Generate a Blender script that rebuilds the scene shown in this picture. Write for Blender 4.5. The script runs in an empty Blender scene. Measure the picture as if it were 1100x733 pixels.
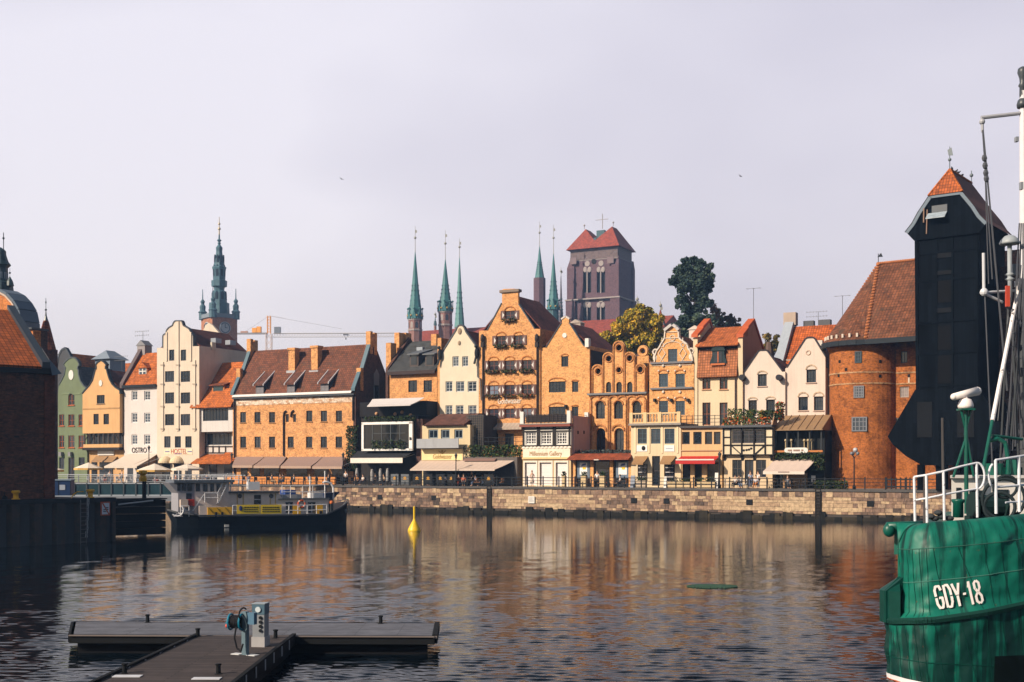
import bpy,bmesh,math,random
import numpy as np
from mathutils import Vector,Matrix
from mathutils.geometry import tessellate_polygon,delaunay_2d_cdt
random.seed(7);rng=np.random.default_rng(7)
R=math.radians
scene=bpy.context.scene
COL=scene.collection

# ------------------------------------------------------------------ camera, sky, sun, exposure
CAMZ,F,PW,PH,HY=5.0,1300.0,1100.0,733.0,503.0
cam=bpy.data.cameras.new('camera');camo=bpy.data.objects.new('camera',cam);COL.objects.link(camo)
cam.sensor_width=36.0;cam.lens=36.0*F/PW
cam.shift_y=(HY-PH/2)/PW
cam.clip_end=9000;cam.clip_start=0.3
camo.location=(0,0,CAMZ);camo.rotation_euler=(R(90),0,0)
scene.camera=camo

SUN_EL=R(31);SUN_AZ=math.atan2(-0.83,-0.56)          # measured from +Y towards +X
SUNV=Vector((math.sin(SUN_AZ)*math.cos(SUN_EL),math.cos(SUN_AZ)*math.cos(SUN_EL),math.sin(SUN_EL)))
world=bpy.data.worlds.new('World');scene.world=world;world.use_nodes=True
wn,wl=world.node_tree.nodes,world.node_tree.links
wn.clear()
wo=wn.new('ShaderNodeOutputWorld');bg=wn.new('ShaderNodeBackground')
sky=wn.new('ShaderNodeTexSky');sky.sky_type='NISHITA';sky.sun_disc=False
sky.sun_elevation=SUN_EL;sky.sun_rotation=SUN_AZ % (2*math.pi)
sky.air_density=1.2;sky.dust_density=2.0;sky.ozone_density=2.0
SKY_STR=0.06
bg.inputs['Strength'].default_value=SKY_STR
# a thin high veil of overcast over the sky, thickest towards the horizon, with faint cloud
tc=wn.new('ShaderNodeTexCoord');sep=wn.new('ShaderNodeSeparateXYZ')
wl.new(tc.outputs['Generated'],sep.inputs[0])
ramp=wn.new('ShaderNodeValToRGB')
ramp.color_ramp.elements[0].position=0.36;ramp.color_ramp.elements[0].color=(.97,.97,.97,1)
ramp.color_ramp.elements[1].position=0.50;ramp.color_ramp.elements[1].color=(.06,.06,.06,1)
wl.new(sep.outputs['Z'],ramp.inputs[0])
mp=wn.new('ShaderNodeMapping');mp.inputs['Scale'].default_value=(1.5,1.5,3.0)
wl.new(tc.outputs['Generated'],mp.inputs[0])
nz=wn.new('ShaderNodeTexNoise');nz.inputs['Scale'].default_value=1.3;nz.inputs['Detail'].default_value=3;nz.inputs['Roughness'].default_value=.5
wl.new(mp.outputs[0],nz.inputs['Vector'])
vr=wn.new('ShaderNodeValToRGB')
VA,VB=(0.51,0.50,0.615),(0.71,0.70,0.80)
vr.color_ramp.elements[0].position=.36;vr.color_ramp.elements[0].color=tuple(c for c in VA)+(1,)
vr.color_ramp.elements[1].position=.74;vr.color_ramp.elements[1].color=tuple(c for c in VB)+(1,)
gx=wn.new('ShaderNodeMath');gx.operation='MULTIPLY_ADD';gx.inputs[1].default_value=-.28;wl.new(sep.outputs['X'],gx.inputs[0]);wl.new(nz.outputs['Fac'],gx.inputs[2])
gz=wn.new('ShaderNodeMath');gz.operation='MULTIPLY_ADD';gz.inputs[1].default_value=.22;wl.new(sep.outputs['Z'],gz.inputs[0]);wl.new(gx.outputs[0],gz.inputs[2])
wl.new(gz.outputs[0],vr.inputs[0])
sc_=wn.new('ShaderNodeVectorMath');sc_.operation='SCALE';sc_.inputs['Scale'].default_value=1.0/SKY_STR
wl.new(vr.outputs[0],sc_.inputs[0])
mr=wn.new('ShaderNodeMapRange');mr.interpolation_type='SMOOTHSTEP'
for i_,v_ in ((1,-.25),(2,.35),(3,.12),(4,1.0)):mr.inputs[i_].default_value=v_
wl.new(sep.outputs['Y'],mr.inputs[0])
mm_=wn.new('ShaderNodeMath');mm_.operation='MULTIPLY';wl.new(ramp.outputs[0],mm_.inputs[0]);wl.new(mr.outputs[0],mm_.inputs[1])
mx=wn.new('ShaderNodeMix');mx.data_type='RGBA'
wl.new(mm_.outputs[0],mx.inputs[0]);wl.new(sky.outputs[0],mx.inputs[6]);wl.new(sc_.outputs[0],mx.inputs[7])
wl.new(mx.outputs[2],bg.inputs['Color']);wl.new(bg.outputs[0],wo.inputs[0])

sun=bpy.data.lights.new('sun','SUN');sun.energy=5.0;sun.angle=R(0.6);sun.color=(1.0,0.87,0.71)
suno=bpy.data.objects.new('sun',sun);COL.objects.link(suno)
suno.rotation_euler=SUNV.to_track_quat('Z','Y').to_euler();suno.location=(-60,-40,60)
vs=scene.view_settings
vs.view_transform='Standard';vs.look='None';vs.gamma=1;vs.use_curve_mapping=False;vs.exposure=0.3
scene.cycles.max_bounces=6;scene.cycles.diffuse_bounces=2;scene.cycles.glossy_bounces=3
scene.cycles.transmission_bounces=3;scene.cycles.volume_bounces=0;scene.cycles.transparent_max_bounces=8
scene.cycles.caustics_reflective=False;scene.cycles.caustics_refractive=False

# ------------------------------------------------------------------ materials
def newmat(name):
    m=bpy.data.materials.new(name);m.use_nodes=True
    nt=m.node_tree;b=nt.nodes['Principled BSDF']
    return m,nt,nt.nodes,nt.links,b
def rgba(c):return (c[0],c[1],c[2],1)
def mul(c,k):return tuple(min(1,x*k) for x in c)
def mixcol(N,L,fac,a,b,mode='MIX'):
    n=N.new('ShaderNodeMix');n.data_type='RGBA';n.blend_type=mode
    for s,v in ((0,fac),(6,a),(7,b)):
        if hasattr(v,'is_linked') or hasattr(v,'links'):L.new(v,n.inputs[s])
        elif s ==0:n.inputs[0].default_value=v
        else:n.inputs[s].default_value=rgba(v)
    return n.outputs[2]
def noise(N,L,vec,scale,detail=3,rough=.55):
    n=N.new('ShaderNodeTexNoise');n.inputs['Scale'].default_value=scale
    n.inputs['Detail'].default_value=detail;n.inputs['Roughness'].default_value=rough
    if vec is not None:L.new(vec,n.inputs['Vector'])
    return n.outputs['Fac']
def cramp(N,L,fac,stops):
    r=N.new('ShaderNodeValToRGB');e=r.color_ramp.elements
    while len(e) <len(stops):e.new(.5)
    for i,(p,c) in enumerate(stops):e[i].position=p;e[i].color=rgba(c) if len(c) ==3 else c
    L.new(fac,r.inputs[0]);return r.outputs[0]
def mapping(N,L,vec,scale):
    m=N.new('ShaderNodeMapping');m.inputs['Scale'].default_value=scale;L.new(vec,m.inputs[0]);return m.outputs[0]
def bump(N,L,h,b,strength=.4,dist=.02):
    n=N.new('ShaderNodeBump');n.inputs['Strength'].default_value=strength;n.inputs['Distance'].default_value=dist
    L.new(h,n.inputs['Height']);L.new(n.outputs[0],b.inputs['Normal'])
_cache={}
def cached(fn):
    def w(*a,**k):
        key=(fn.__name__,a,tuple(sorted(k.items())))
        if key not in _cache:_cache[key]=fn(*a,**k)
        return _cache[key]
    return w
@cached
def plaster(c,var=.16,streak=.4):
    m,nt,N,L,b=newmat('plaster')
    t=N.new('ShaderNodeTexCoord')
    f1=noise(N,L,t.outputs['Object'],.55,6,.65)
    col=mixcol(N,L,f1,mul(c,1-var*2.4),mul(c,1+var*.9))
    st=noise(N,L,mapping(N,L,t.outputs['Object'],(2.6,2.6,.16)),1.5,4,.6)
    stm=cramp(N,L,st,[(.50,(0,0,0)),(.78,(streak,)*3)])
    col=mixcol(N,L,stm,col,mul((c[0]*.55,c[1]*.5,c[2]*.5),1))
    L.new(col,b.inputs['Base Color']);b.inputs['Roughness'].default_value=.92
    b.inputs['Specular IOR Level'].default_value=.25
    bump(N,L,noise(N,L,t.outputs['Object'],7,4),b,.25,.03)
    return m
@cached
def brick(c1,c2,mortar,w=.27,h=.09,var=.5,soot=.0):
    m,nt,N,L,b=newmat('brickwork')
    t=N.new('ShaderNodeTexCoord')
    br=N.new('ShaderNodeTexBrick');L.new(t.outputs['UV'],br.inputs['Vector'])
    br.inputs['Color1'].default_value=rgba(c1);br.inputs['Color2'].default_value=rgba(c2)
    br.inputs['Mortar'].default_value=rgba(mortar);br.inputs['Scale'].default_value=1
    br.inputs['Brick Width'].default_value=w;br.inputs['Row Height'].default_value=h
    br.inputs['Mortar Size'].default_value=.011;br.inputs['Bias'].default_value=0
    f=noise(N,L,t.outputs['Object'],1.3,8,.72)
    g=cramp(N,L,f,[(.3,(1-var,)*3),(.5,(1,1,1)),(.72,(1+var*.45,)*3)])
    col=mixcol(N,L,1.0,br.outputs['Color'],g,'MULTIPLY')
    col=mixcol(N,L,1.0,col,cramp(N,L,noise(N,L,t.outputs['Object'],5.5,3,.6),[(.32,(.62,)*3),(.5,(1,1,1)),(.7,(1.25,)*3)]),'MULTIPLY')
    if soot:
        s=cramp(N,L,noise(N,L,t.outputs['Object'],.35,6,.7),[(.45,(0,0,0)),(.68,(soot,)*3)])
        col=mixcol(N,L,s,col,mul(c1,.25))
    L.new(col,b.inputs['Base Color']);b.inputs['Roughness'].default_value=.9;b.inputs['Specular IOR Level'].default_value=.25
    bump(N,L,br.outputs['Fac'],b,-.35,.02)
    return m
@cached
def tiles(c,w=.30,h=.34,var=.5,moss=.0):
    m,nt,N,L,b=newmat('roof_tiles')
    t=N.new('ShaderNodeTexCoord')
    br=N.new('ShaderNodeTexBrick');L.new(t.outputs['UV'],br.inputs['Vector'])
    br.inputs['Color1'].default_value=rgba(mul(c,.72));br.inputs['Color2'].default_value=rgba(mul(c,1.25))
    br.inputs['Mortar'].default_value=rgba(mul(c,.3));br.inputs['Scale'].default_value=1;br.offset=0
    br.inputs['Brick Width'].default_value=w;br.inputs['Row Height'].default_value=h;br.inputs['Mortar Size'].default_value=.035
    br.inputs['Mortar Smooth'].default_value=.6
    f=noise(N,L,t.outputs['Object'],1.1,7,.7)
    g=cramp(N,L,f,[(.3,(1-var,)*3),(.5,(1,1,1)),(.75,(1+var*.6,)*3)])
    col=mixcol(N,L,1.0,br.outputs['Color'],g,'MULTIPLY')
    if moss:
        s=cramp(N,L,noise(N,L,t.outputs['Object'],.8,6,.75),[(.52,(0,0,0)),(.66,(moss,)*3)])
        col=mixcol(N,L,s,col,(.05,.045,.035))
    L.new(col,b.inputs['Base Color']);b.inputs['Roughness'].default_value=.8;b.inputs['Specular IOR Level'].default_value=.3
    bump(N,L,br.outputs['Fac'],b,-.8,.05)
    return m
@cached
def paint(c,rough=.5,metal=0.0,var=.12,scale=3.0,spec=.4):
    if max(c) <.06:spec=min(spec,.1)
    m,nt,N,L,b=newmat('paint')
    t=N.new('ShaderNodeTexCoord')
    f=noise(N,L,t.outputs['Object'],scale,5,.65)
    L.new(mixcol(N,L,f,mul(c,1-var*1.7),mul(c,1+var)),b.inputs['Base Color'])
    b.inputs['Roughness'].default_value=rough;b.inputs['Metallic'].default_value=metal;b.inputs['Specular IOR Level'].default_value=spec
    return m
@cached
def rusty(c,amount=.5,scale=6.0,rust=(.16,.05,.015)):
    m,nt,N,L,b=newmat('chipped_paint')
    t=N.new('ShaderNodeTexCoord')
    f=cramp(N,L,noise(N,L,t.outputs['Object'],scale,8,.75),[(.66-amount*.2,(0,0,0)),(.70-amount*.2,(1,1,1))])
    L.new(mixcol(N,L,f,c,rust),b.inputs['Base Color']);b.inputs['Roughness'].default_value=.55
    return m
@cached
def glass(c=(.012,.02,.032),rough=.08,var=.6):
    m,nt,N,L,b=newmat('window_glass')
    oi=N.new('ShaderNodeObjectInfo');t=N.new('ShaderNodeTexCoord')
    f=noise(N,L,t.outputs['Object'],1.3,2)
    a=mixcol(N,L,oi.outputs['Random'],mul(c,1-var),mul(c,1+var*1.6))
    w=N.new('ShaderNodeTexWave');w.bands_direction='X';w.inputs['Scale'].default_value=2.2;w.inputs['Distortion'].default_value=2.5;L.new(t.outputs['Object'],w.inputs['Vector'])
    cu=cramp(N,L,oi.outputs['Random'],[(.62,(0,0,0)),(.64,(.55,)*3),(.8,(.16,)*3),(.9,(.75,)*3)])
    k=N.new('ShaderNodeMath');k.operation='MULTIPLY';L.new(cu,k.inputs[0]);L.new(cramp(N,L,w.outputs['Fac'],[(.35,(.1,)*3),(.7,(1,)*3)]),k.inputs[1])
    a=mixcol(N,L,k.outputs[0],a,(.14,.145,.16))
    L.new(mixcol(N,L,f,mul(c,.5),a),b.inputs['Base Color'])
    b.inputs['Roughness'].default_value=rough;b.inputs['Specular IOR Level'].default_value=.6
    bump(N,L,noise(N,L,t.outputs['Object'],.9,1),b,.15,.05)
    return m
@cached
def canvas(c,stripe=.12,per=3.2):
    m,nt,N,L,b=newmat('canvas')
    t=N.new('ShaderNodeTexCoord');w=N.new('ShaderNodeTexWave');w.wave_type='BANDS';w.bands_direction='X'
    w.inputs['Scale'].default_value=per/6.283*2;w.inputs['Distortion'].default_value=.3
    L.new(t.outputs['UV'],w.inputs['Vector'])
    col=mixcol(N,L,w.outputs['Fac'],mul(c,1-stripe),mul(c,1+stripe*.5))
    f=noise(N,L,t.outputs['Object'],1.4,5)
    col=mixcol(N,L,f,mul(c,.8),col)
    L.new(col,b.inputs['Base Color']);b.inputs['Roughness'].default_value=.95;b.inputs['Specular IOR Level'].default_value=.1
    return m
@cached
def planks(c,w=.22,var=.4,axis='X',spec=.3):
    m,nt,N,L,b=newmat('planks')
    t=N.new('ShaderNodeTexCoord')
    br=N.new('ShaderNodeTexBrick');br.offset=.37
    v=t.outputs['UV']
    if axis =='Z':
        mm=N.new('ShaderNodeMapping');mm.inputs['Rotation'].default_value=(0,0,R(90));L.new(v,mm.inputs[0]);v=mm.outputs[0]
    L.new(v,br.inputs['Vector'])
    br.inputs['Color1'].default_value=rgba(mul(c,1-var));br.inputs['Color2'].default_value=rgba(mul(c,1+var))
    br.inputs['Mortar'].default_value=rgba(mul(c,.25));br.inputs['Scale'].default_value=1
    br.inputs['Brick Width'].default_value=3.1;br.inputs['Row Height'].default_value=w;br.inputs['Mortar Size'].default_value=.012
    f=noise(N,L,t.outputs['Object'],2.5,7,.7)
    col=mixcol(N,L,1.0,br.outputs['Color'],cramp(N,L,f,[(.3,(.7,)*3),(.7,(1.25,)*3)]),'MULTIPLY')
    L.new(col,b.inputs['Base Color']);b.inputs['Roughness'].default_value=.8;b.inputs['Specular IOR Level'].default_value=spec
    bump(N,L,br.outputs['Fac'],b,-.5,.02)
    return m
@cached
def rndmat(stops,rough=.9,noise_amt=.35,nscale=6.0,trans=0.0):
    """colour picked from a ramp by the per-face value 'rnd' (blocks of stone, leaves)"""
    m,nt,N,L,b=newmat('varied')
    at=N.new('ShaderNodeAttribute');at.attribute_name='rnd';t=N.new('ShaderNodeTexCoord')
    col=cramp(N,L,at.outputs['Fac'],list(stops))
    f=noise(N,L,t.outputs['Object'],nscale,6,.7)
    col=mixcol(N,L,1.0,col,cramp(N,L,f,[(.3,(1-noise_amt,)*3),(.7,(1+noise_amt,)*3)]),'MULTIPLY')
    L.new(col,b.inputs['Base Color']);b.inputs['Roughness'].default_value=rough;b.inputs['Specular IOR Level'].default_value=.2
    if noise_amt >.25:bump(N,L,f,b,.5,.04)
    return m

# ------------------------------------------------------------------ mesh builder
class MB:
    def __init__(s):s.v=[];s.f=[];s.r=[]
    def face(s,pts,r=0.0):
        i=len(s.v);s.v +=[tuple(p) for p in pts];s.f.append(tuple(range(i,i+len(pts))));s.r.append(r)
    def mesh(s,vs,fs,r=0.0):
        i=len(s.v);s.v +=[tuple(p) for p in vs]
        for f in fs:s.f.append(tuple(i+k for k in f));s.r.append(r)
    def box(s,x0,x1,y0,y1,z0,z1,r=0.0):
        v=[(x0,y0,z0),(x1,y0,z0),(x1,y1,z0),(x0,y1,z0),(x0,y0,z1),(x1,y0,z1),(x1,y1,z1),(x0,y1,z1)]
        s.mesh(v,[(0,3,2,1),(4,5,6,7),(0,1,5,4),(1,2,6,5),(2,3,7,6),(3,0,4,7)],r);return s
    def prism(s,poly,y0,y1,r=0.0):
        """polygon in (x, z), extruded along y"""
        n=len(poly);v=[(x,y0,z) for x,z in poly]+[(x,y1,z) for x,z in poly]
        tri=tessellate_polygon([[Vector((x,z,0)) for x,z in poly]])
        fs=[tuple(t) for t in tri]+[tuple(n+k for k in t) for t in tri]
        fs +=[(i,(i+1) % n,n+(i+1) % n,n+i) for i in range(n)]
        s.mesh(v,fs,r);return s
    def prismx(s,poly,x0,x1,r=0.0):
        """polygon in (y, z), extruded along x"""
        n=len(poly);v=[(x0,y,z) for y,z in poly]+[(x1,y,z) for y,z in poly]
        tri=tessellate_polygon([[Vector((x,z,0)) for x,z in poly]])
        fs=[tuple(t) for t in tri]+[tuple(n+k for k in t) for t in tri]
        fs +=[(i,(i+1) % n,n+(i+1) % n,n+i) for i in range(n)]
        s.mesh(v,fs,r);return s
    def slab(s,poly,z0,z1,r=0.0):
        n=len(poly);v=[(x,y,z0) for x,y in poly]+[(x,y,z1) for x,y in poly]
        tri=tessellate_polygon([[Vector((x,z,0)) for x,z in poly]])
        fs=[tuple(t) for t in tri]+[tuple(n+k for k in t) for t in tri]
        fs +=[(i,(i+1) % n,n+(i+1) % n,n+i) for i in range(n)]
        s.mesh(v,fs,r);return s
    def tube(s,p0,p1,r0,r1=None,n=8,r=0.0):
        r1=r0 if r1 is None else r1
        p0,p1=Vector(p0),Vector(p1);d=p1-p0
        if d.length <1e-6:return s
        d.normalize();a=d.orthogonal().normalized();b=d.cross(a)
        v=[]
        for p,rr in ((p0,r0),(p1,r1)):
            for k in range(n):
                t=2*math.pi*k/n;v.append(p+a*rr*math.cos(t)+b*rr*math.sin(t))
        fs=[(k,(k+1) % n,n+(k+1) % n,n+k) for k in range(n)]+[tuple(range(n-1,-1,-1)),tuple(range(n,2*n))]
        s.mesh(v,fs,r);return s
    def path(s,pts,rad,n=6):
        for a,b in zip(pts,pts[1:]):s.tube(a,b,rad,rad,n)
        return s
    def bar(s,p0,p1,w,h=None):
        """square bar between two points"""
        h=h or w
        p0,p1=Vector(p0),Vector(p1);d=(p1-p0)
        if d.length <1e-6:return s
        d.normalize();up=Vector((0,0,1)) if abs(d.z) <.9 else Vector((0,1,0))
        a=d.cross(up).normalized()*w/2;b=a.cross(d).normalized()*h/2
        v=[p+sa*a+sb*b for p in (p0,p1) for sa,sb in ((-1,-1),(1,-1),(1,1),(-1,1))]
        s.mesh(v,[(0,1,2,3),(7,6,5,4),(0,4,5,1),(1,5,6,2),(2,6,7,3),(3,7,4,0)]);return s
    def lathe(s,prof,c=(0,0,0),n=12,a0=0.0,r=0.0):
        v=[];m=len(prof)
        for rr,z in prof:
            for k in range(n):
                t=a0+2*math.pi*k/n;v.append((c[0]+rr*math.cos(t),c[1]+rr*math.sin(t),c[2]+z))
        fs=[(i*n+k,i*n+(k+1) % n,(i+1)*n+(k+1) % n,(i+1)*n+k) for i in range(m-1) for k in range(n)]
        fs +=[tuple(range(n-1,-1,-1)),tuple(range((m-1)*n,m*n))]
        s.mesh(v,fs,r);return s
    def ball(s,c,rx,ry=None,rz=None,n=10,m=6):
        ry=ry or rx;rz=rz or rx
        v=[];
        for i in range(1,m):
            t=math.pi*i/m
            for k in range(n):
                a=2*math.pi*k/n
                v.append((c[0]+rx*math.sin(t)*math.cos(a),c[1]+ry*math.sin(t)*math.sin(a),c[2]-rz*math.cos(t)))
        v +=[(c[0],c[1],c[2]-rz),(c[0],c[1],c[2]+rz)];L_=len(v)
        fs=[(i*n+k,i*n+(k+1) % n,(i+1)*n+(k+1) % n,(i+1)*n+k) for i in range(m-2) for k in range(n)]
        fs +=[(L_-2,(k+1) % n,k) for k in range(n)]+[(L_-1,(m-2)*n+k,(m-2)*n+(k+1) % n) for k in range(n)]
        s.mesh(v,fs);return s
    def torus(s,c,axis,Rr,rr,n=18,m=6,a0=0,a1=2*math.pi):
        ax=Vector(axis).normalized();u=ax.orthogonal().normalized();w=ax.cross(u);c=Vector(c);v=[]
        closed=abs(a1-a0-2*math.pi) <1e-6;cnt=n if closed else n+1
        for i in range(cnt):
            t=a0+(a1-a0)*i/n;e=u*math.cos(t)+w*math.sin(t)
            for k in range(m):
                p=2*math.pi*k/m;v.append(c+e*(Rr+rr*math.cos(p))+ax*rr*math.sin(p))
        fs=[]
        for i in range(n):
            j=(i+1) % cnt
            for k in range(m):fs.append((i*m+k,i*m+(k+1) % m,j*m+(k+1) % m,j*m+k))
        s.mesh(v,fs);return s
    def build(s,name,mat,parent=None,smooth=False,recalc=True):
        me=bpy.data.meshes.new(name);me.from_pydata(s.v,[],s.f);me.update()
        if recalc:
            bm=bmesh.new();bm.from_mesh(me);bmesh.ops.recalc_face_normals(bm,faces=bm.faces);bm.to_mesh(me);bm.free()
        uv=me.uv_layers.new(name='UVMap').data
        for p in me.polygons:
            n=p.normal
            if abs(n.z) >.98:U,V=Vector((1,0,0)),Vector((0,1,0))
            else:
                U=Vector((-n.y,n.x,0)).normalized();V=n.cross(U)
            for li in p.loop_indices:
                co=me.vertices[me.loops[li].vertex_index].co;uv[li].uv=(co.dot(U),co.dot(V))
        if any(s.r):
            at=me.attributes.new('rnd','FLOAT','FACE')
            at.data.foreach_set('value',s.r)
        if smooth:me.polygons.foreach_set('use_smooth',[True]*len(me.polygons))
        if mat:me.materials.append(mat)
        o=bpy.data.objects.new(name,me);COL.objects.link(o)
        if parent:o.parent=parent
        return o
def tag(o,label=None,cat=None,group=None,kind=None):
    if label:o['label']=label
    if cat:o['category']=cat
    if group:o['group']=group
    if kind:o['kind']=kind
    return o
def thing(name,label,cat,loc=(0,0,0),rz=0.0,group=None):
    o=bpy.data.objects.new(name,None);COL.objects.link(o);o.empty_display_size=.3
    o.location=loc;o.rotation_euler=(0,0,rz);return tag(o,label,cat,group)
def copy_tree(o,parent=None):
    c=o.copy();COL.objects.link(c)
    if parent:c.parent=parent
    for ch in [x for x in o.children]:copy_tree(ch,c)
    return c
def lettering(txt,size,mat,parent,loc,rot=(R(90),0,0),ext=.012,width=None,name='lettering',shear=0):
    cu=bpy.data.curves.new(name,'FONT');cu.body=txt;cu.size=size;cu.extrude=ext;cu.align_x='CENTER';cu.align_y='CENTER';cu.shear=shear
    tmp=bpy.data.objects.new('tmp',cu);COL.objects.link(tmp)
    bpy.context.view_layer.update()
    me=bpy.data.meshes.new_from_object(tmp.evaluated_get(bpy.context.evaluated_depsgraph_get()))
    bpy.data.objects.remove(tmp);bpy.data.curves.remove(cu)
    xs=[v.co.x for v in me.vertices]
    if width and xs:
        k=width/(max(xs)-min(xs))
        for v in me.vertices:v.co.x *= k
    me.materials.clear();me.materials.append(mat);me.name=name
    o=bpy.data.objects.new(name,me);COL.objects.link(o);o.parent=parent;o.location=loc;o.rotation_euler=rot
    return o

# ------------------------------------------------------------------ where a pixel of the photograph lies in the place
TH=math.atan2(-0.468,0.884)                              # the far quay runs away to the left
ZQ=2.95                                                   # level of the far promenade above the water
D2,B2=(math.cos(TH),math.sin(TH)),(-math.sin(TH),math.cos(TH))
def at(px,py,Y):
    return Vector(((px-550)/F*Y,Y,CAMZ-(py-HY)*Y/F))
def quay_point(px,q):
    u=(px-550)/F
    s=(u*(132.5+q*B2[1])-q*B2[0])/(D2[0]-u*D2[1])
    return (s*D2[0]+q*B2[0],132.5+s*D2[1]+q*B2[1])
class Frame:
    """local axes of one facade: x along it to the right, y into the building, z up"""
    def __init__(s,O,th,z0):s.O=O;s.th=th;s.z0=z0;s.d=(math.cos(th),math.sin(th));s.b=(-math.sin(th),math.cos(th))
    def X(s,px,y=0.0):
        u=(px-550)/F
        return (u*(s.O[1]+y*s.b[1])-s.O[0]-y*s.b[0])/(s.d[0]-u*s.d[1])
    def P(s,px,py,y=0.0):
        x=s.X(px,y)
        if py is None:return (x,0.0)
        Y=s.O[1]+x*s.d[1]+y*s.b[1]
        return (x,CAMZ-(py-HY)*Y/F-s.z0)
    def Z(s,px,py,y=0.0):return s.P(px,py,y)[1]
DARKLEAD=(.035,.045,.06)
class House(Frame):
    def __init__(s,name,label,cat,px,q=None,Y=None,th=TH,z0=ZQ,group=None):
        if q is not None:O=quay_point(px,q)
        else:p=at(px,HY,Y);O=(p.x,p.y)
        Frame.__init__(s,O,th,z0)
        s.root=thing(name,label,cat,(O[0],O[1],z0),th,group);s.holes=[]
    def win(s,px0,py0,px1,py1,frame=(.03,.045,.06),pane=None,nx=2,nz=3,arch=0.0,y=0.0,rev=.16,sill=None,bar=.05,fw=.09,hole=True,name='window',hood=None):
        pc=(px0+px1)/2
        x0,x1=s.X(px0,y),s.X(px1,y);zt,zb=s.Z(pc,py0,y),s.Z(pc,py1,y)
        cx=(x0+x1)/2;hw=(x1-x0)/2
        pts=[(x0,zb),(x1,zb)]
        if arch:
            za=zt-arch*hw
            pts +=[(cx+hw*math.cos(t),za+arch*hw*math.sin(t)) for t in [math.pi*k/10 for k in range(11)]]
        else:pts +=[(x1,zt),(x0,zt)];za=zt
        if hole:s.holes.append(pts)
        yf=y+(rev if hole else-.05)
        m=MB();fy0,fy1=yf-.05,yf+.04
        m.box(x0,x0+fw,fy0,fy1,zb,za);m.box(x1-fw,x1,fy0,fy1,zb,za);m.box(x0+fw,x1-fw,fy0,fy1,zb,zb+fw)
        if arch:
            ring=[(cx+hw*math.cos(t),za+arch*hw*math.sin(t)) for t in [math.pi*k/10 for k in range(11)]]
            ri=[(cx+(hw-fw)*math.cos(t),za+arch*(hw-fw)*math.sin(t)) for t in [math.pi*k/10 for k in range(11)]]
            for k in range(10):m.prism([ring[k],ring[k+1],ri[k+1],ri[k]],fy0,fy1)
        else:m.box(x0+fw,x1-fw,fy0,fy1,zt-fw,zt)
        for i in range(1,nx):
            xx=x0+(x1-x0)*i/nx;ww=bar*(1.3 if nx % 2 ==0 and i ==nx // 2 else .8)
            m.box(xx-ww/2,xx+ww/2,fy0+.01,fy1-.01,zb+fw,(zt if not arch else za+arch*hw*.8)-fw)
        for j in range(1,nz):
            zz=zb+(za-zb)*j/nz
            m.box(x0+fw,x1-fw,fy0+.016,fy1-.016,zz-bar*.4,zz+bar*.4)
        w=m.build(name,paint(frame,.5),s.root)
        g=MB();g.prism(pts if hole else pts,yf,yf+.02)
        g.build('pane',pane or glass(),w)
        if sill:
            MB().box(x0-.08,x1+.08,y-.12,y+.0,zb-.1,zb-.004).build('sill',paint(sill,.7),w)
        if hood:                                             # brick arch raised over the opening
            hb=MB();n=12;rise=hood[0]*(x1-x0)/2;e=.10
            for k in range(n):
                t0,t1=math.pi*k/n,math.pi*(k+1)/n
                q=[(cx+(hw+e)*math.cos(t),zt+(rise)*math.sin(t)) for t in (t0,t1)]+[(cx+(hw-.02)*math.cos(t),zt+(rise-.14)*math.sin(t)) for t in (t1,t0)]
                hb.prism(q,y-.07,y+.05)
            hb.build('arch',brick(hood[1],mul(hood[1],.7),mul(hood[1],.6)),w)
        return w
    def wall(s,outline,mat,thick=.35,depth=8.0,eave=None,y=0.0,name='wall',back=True):
        pts=[s.P(px,py,y) if py is None or py >-1e5 else None for px,py in outline]
        return s.wall_xz(pts,mat,thick,depth,eave,y,name)
    def wall_xz(s,pts,mat,thick=.35,depth=8.0,eave=None,y=0.0,name='wall'):
        m=MB();loops=[pts]+s.holes;s.holes=[]
        flat=[p for l in loops for p in l]
        edges=[];base=len(pts)
        for l in loops[1:]:
            edges +=[(base+i,base+(i+1) % len(l)) for i in range(len(l))];base +=len(l)
        vv,_,ff,_,_,_=delaunay_2d_cdt([Vector(p) for p in flat],edges,[list(range(len(pts)))],1,1e-5)
        def inside(p,l):
            c=False;j=len(l)-1
            for i in range(len(l)):
                (xi,zi),(xj,zj)=l[i],l[j]
                if (zi >p[1]) != (zj >p[1]) and p[0] <(xj-xi)*(p[1]-zi)/(zj-zi)+xi:c=not c
                j=i
            return c
        keep=[]
        for f in ff:
            c=sum((vv[i] for i in f),Vector((0,0)))/len(f)
            if not any(inside(c,l) for l in loops[1:]):keep.append(tuple(f))
        m.mesh([(p[0],y,p[1]) for p in vv],keep)
        if depth is None or eave is not None or True:
            tb=tessellate_polygon([[Vector((a,b,0)) for a,b in pts]])
            m.mesh([(a,y+thick,b) for a,b in pts],[tuple(t) for t in tb])
        for l in loops:
            n=len(l)
            for i in range(n):
                a,b=l[i],l[(i+1) % n]
                m.face([(a[0],y,a[1]),(b[0],y,b[1]),(b[0],y+thick,b[1]),(a[0],y+thick,a[1])])
        if eave is not None:
            xs=[p[0] for p in pts if p[1] <eave+.3];x0,x1=min(xs),max(xs);zb=min(p[1] for p in pts)
            yb=y+thick
            m.face([(x0,yb,zb),(x0,depth,zb),(x0,depth,eave),(x0,yb,eave)])
            m.face([(x1,yb,zb),(x1,depth,zb),(x1,depth,eave),(x1,yb,eave)])
            m.face([(x0,depth,zb),(x1,depth,zb),(x1,depth,eave),(x0,depth,eave)])
            m.face([(x0,yb,eave),(x1,yb,eave),(x1,depth,eave),(x0,depth,eave)])
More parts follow.
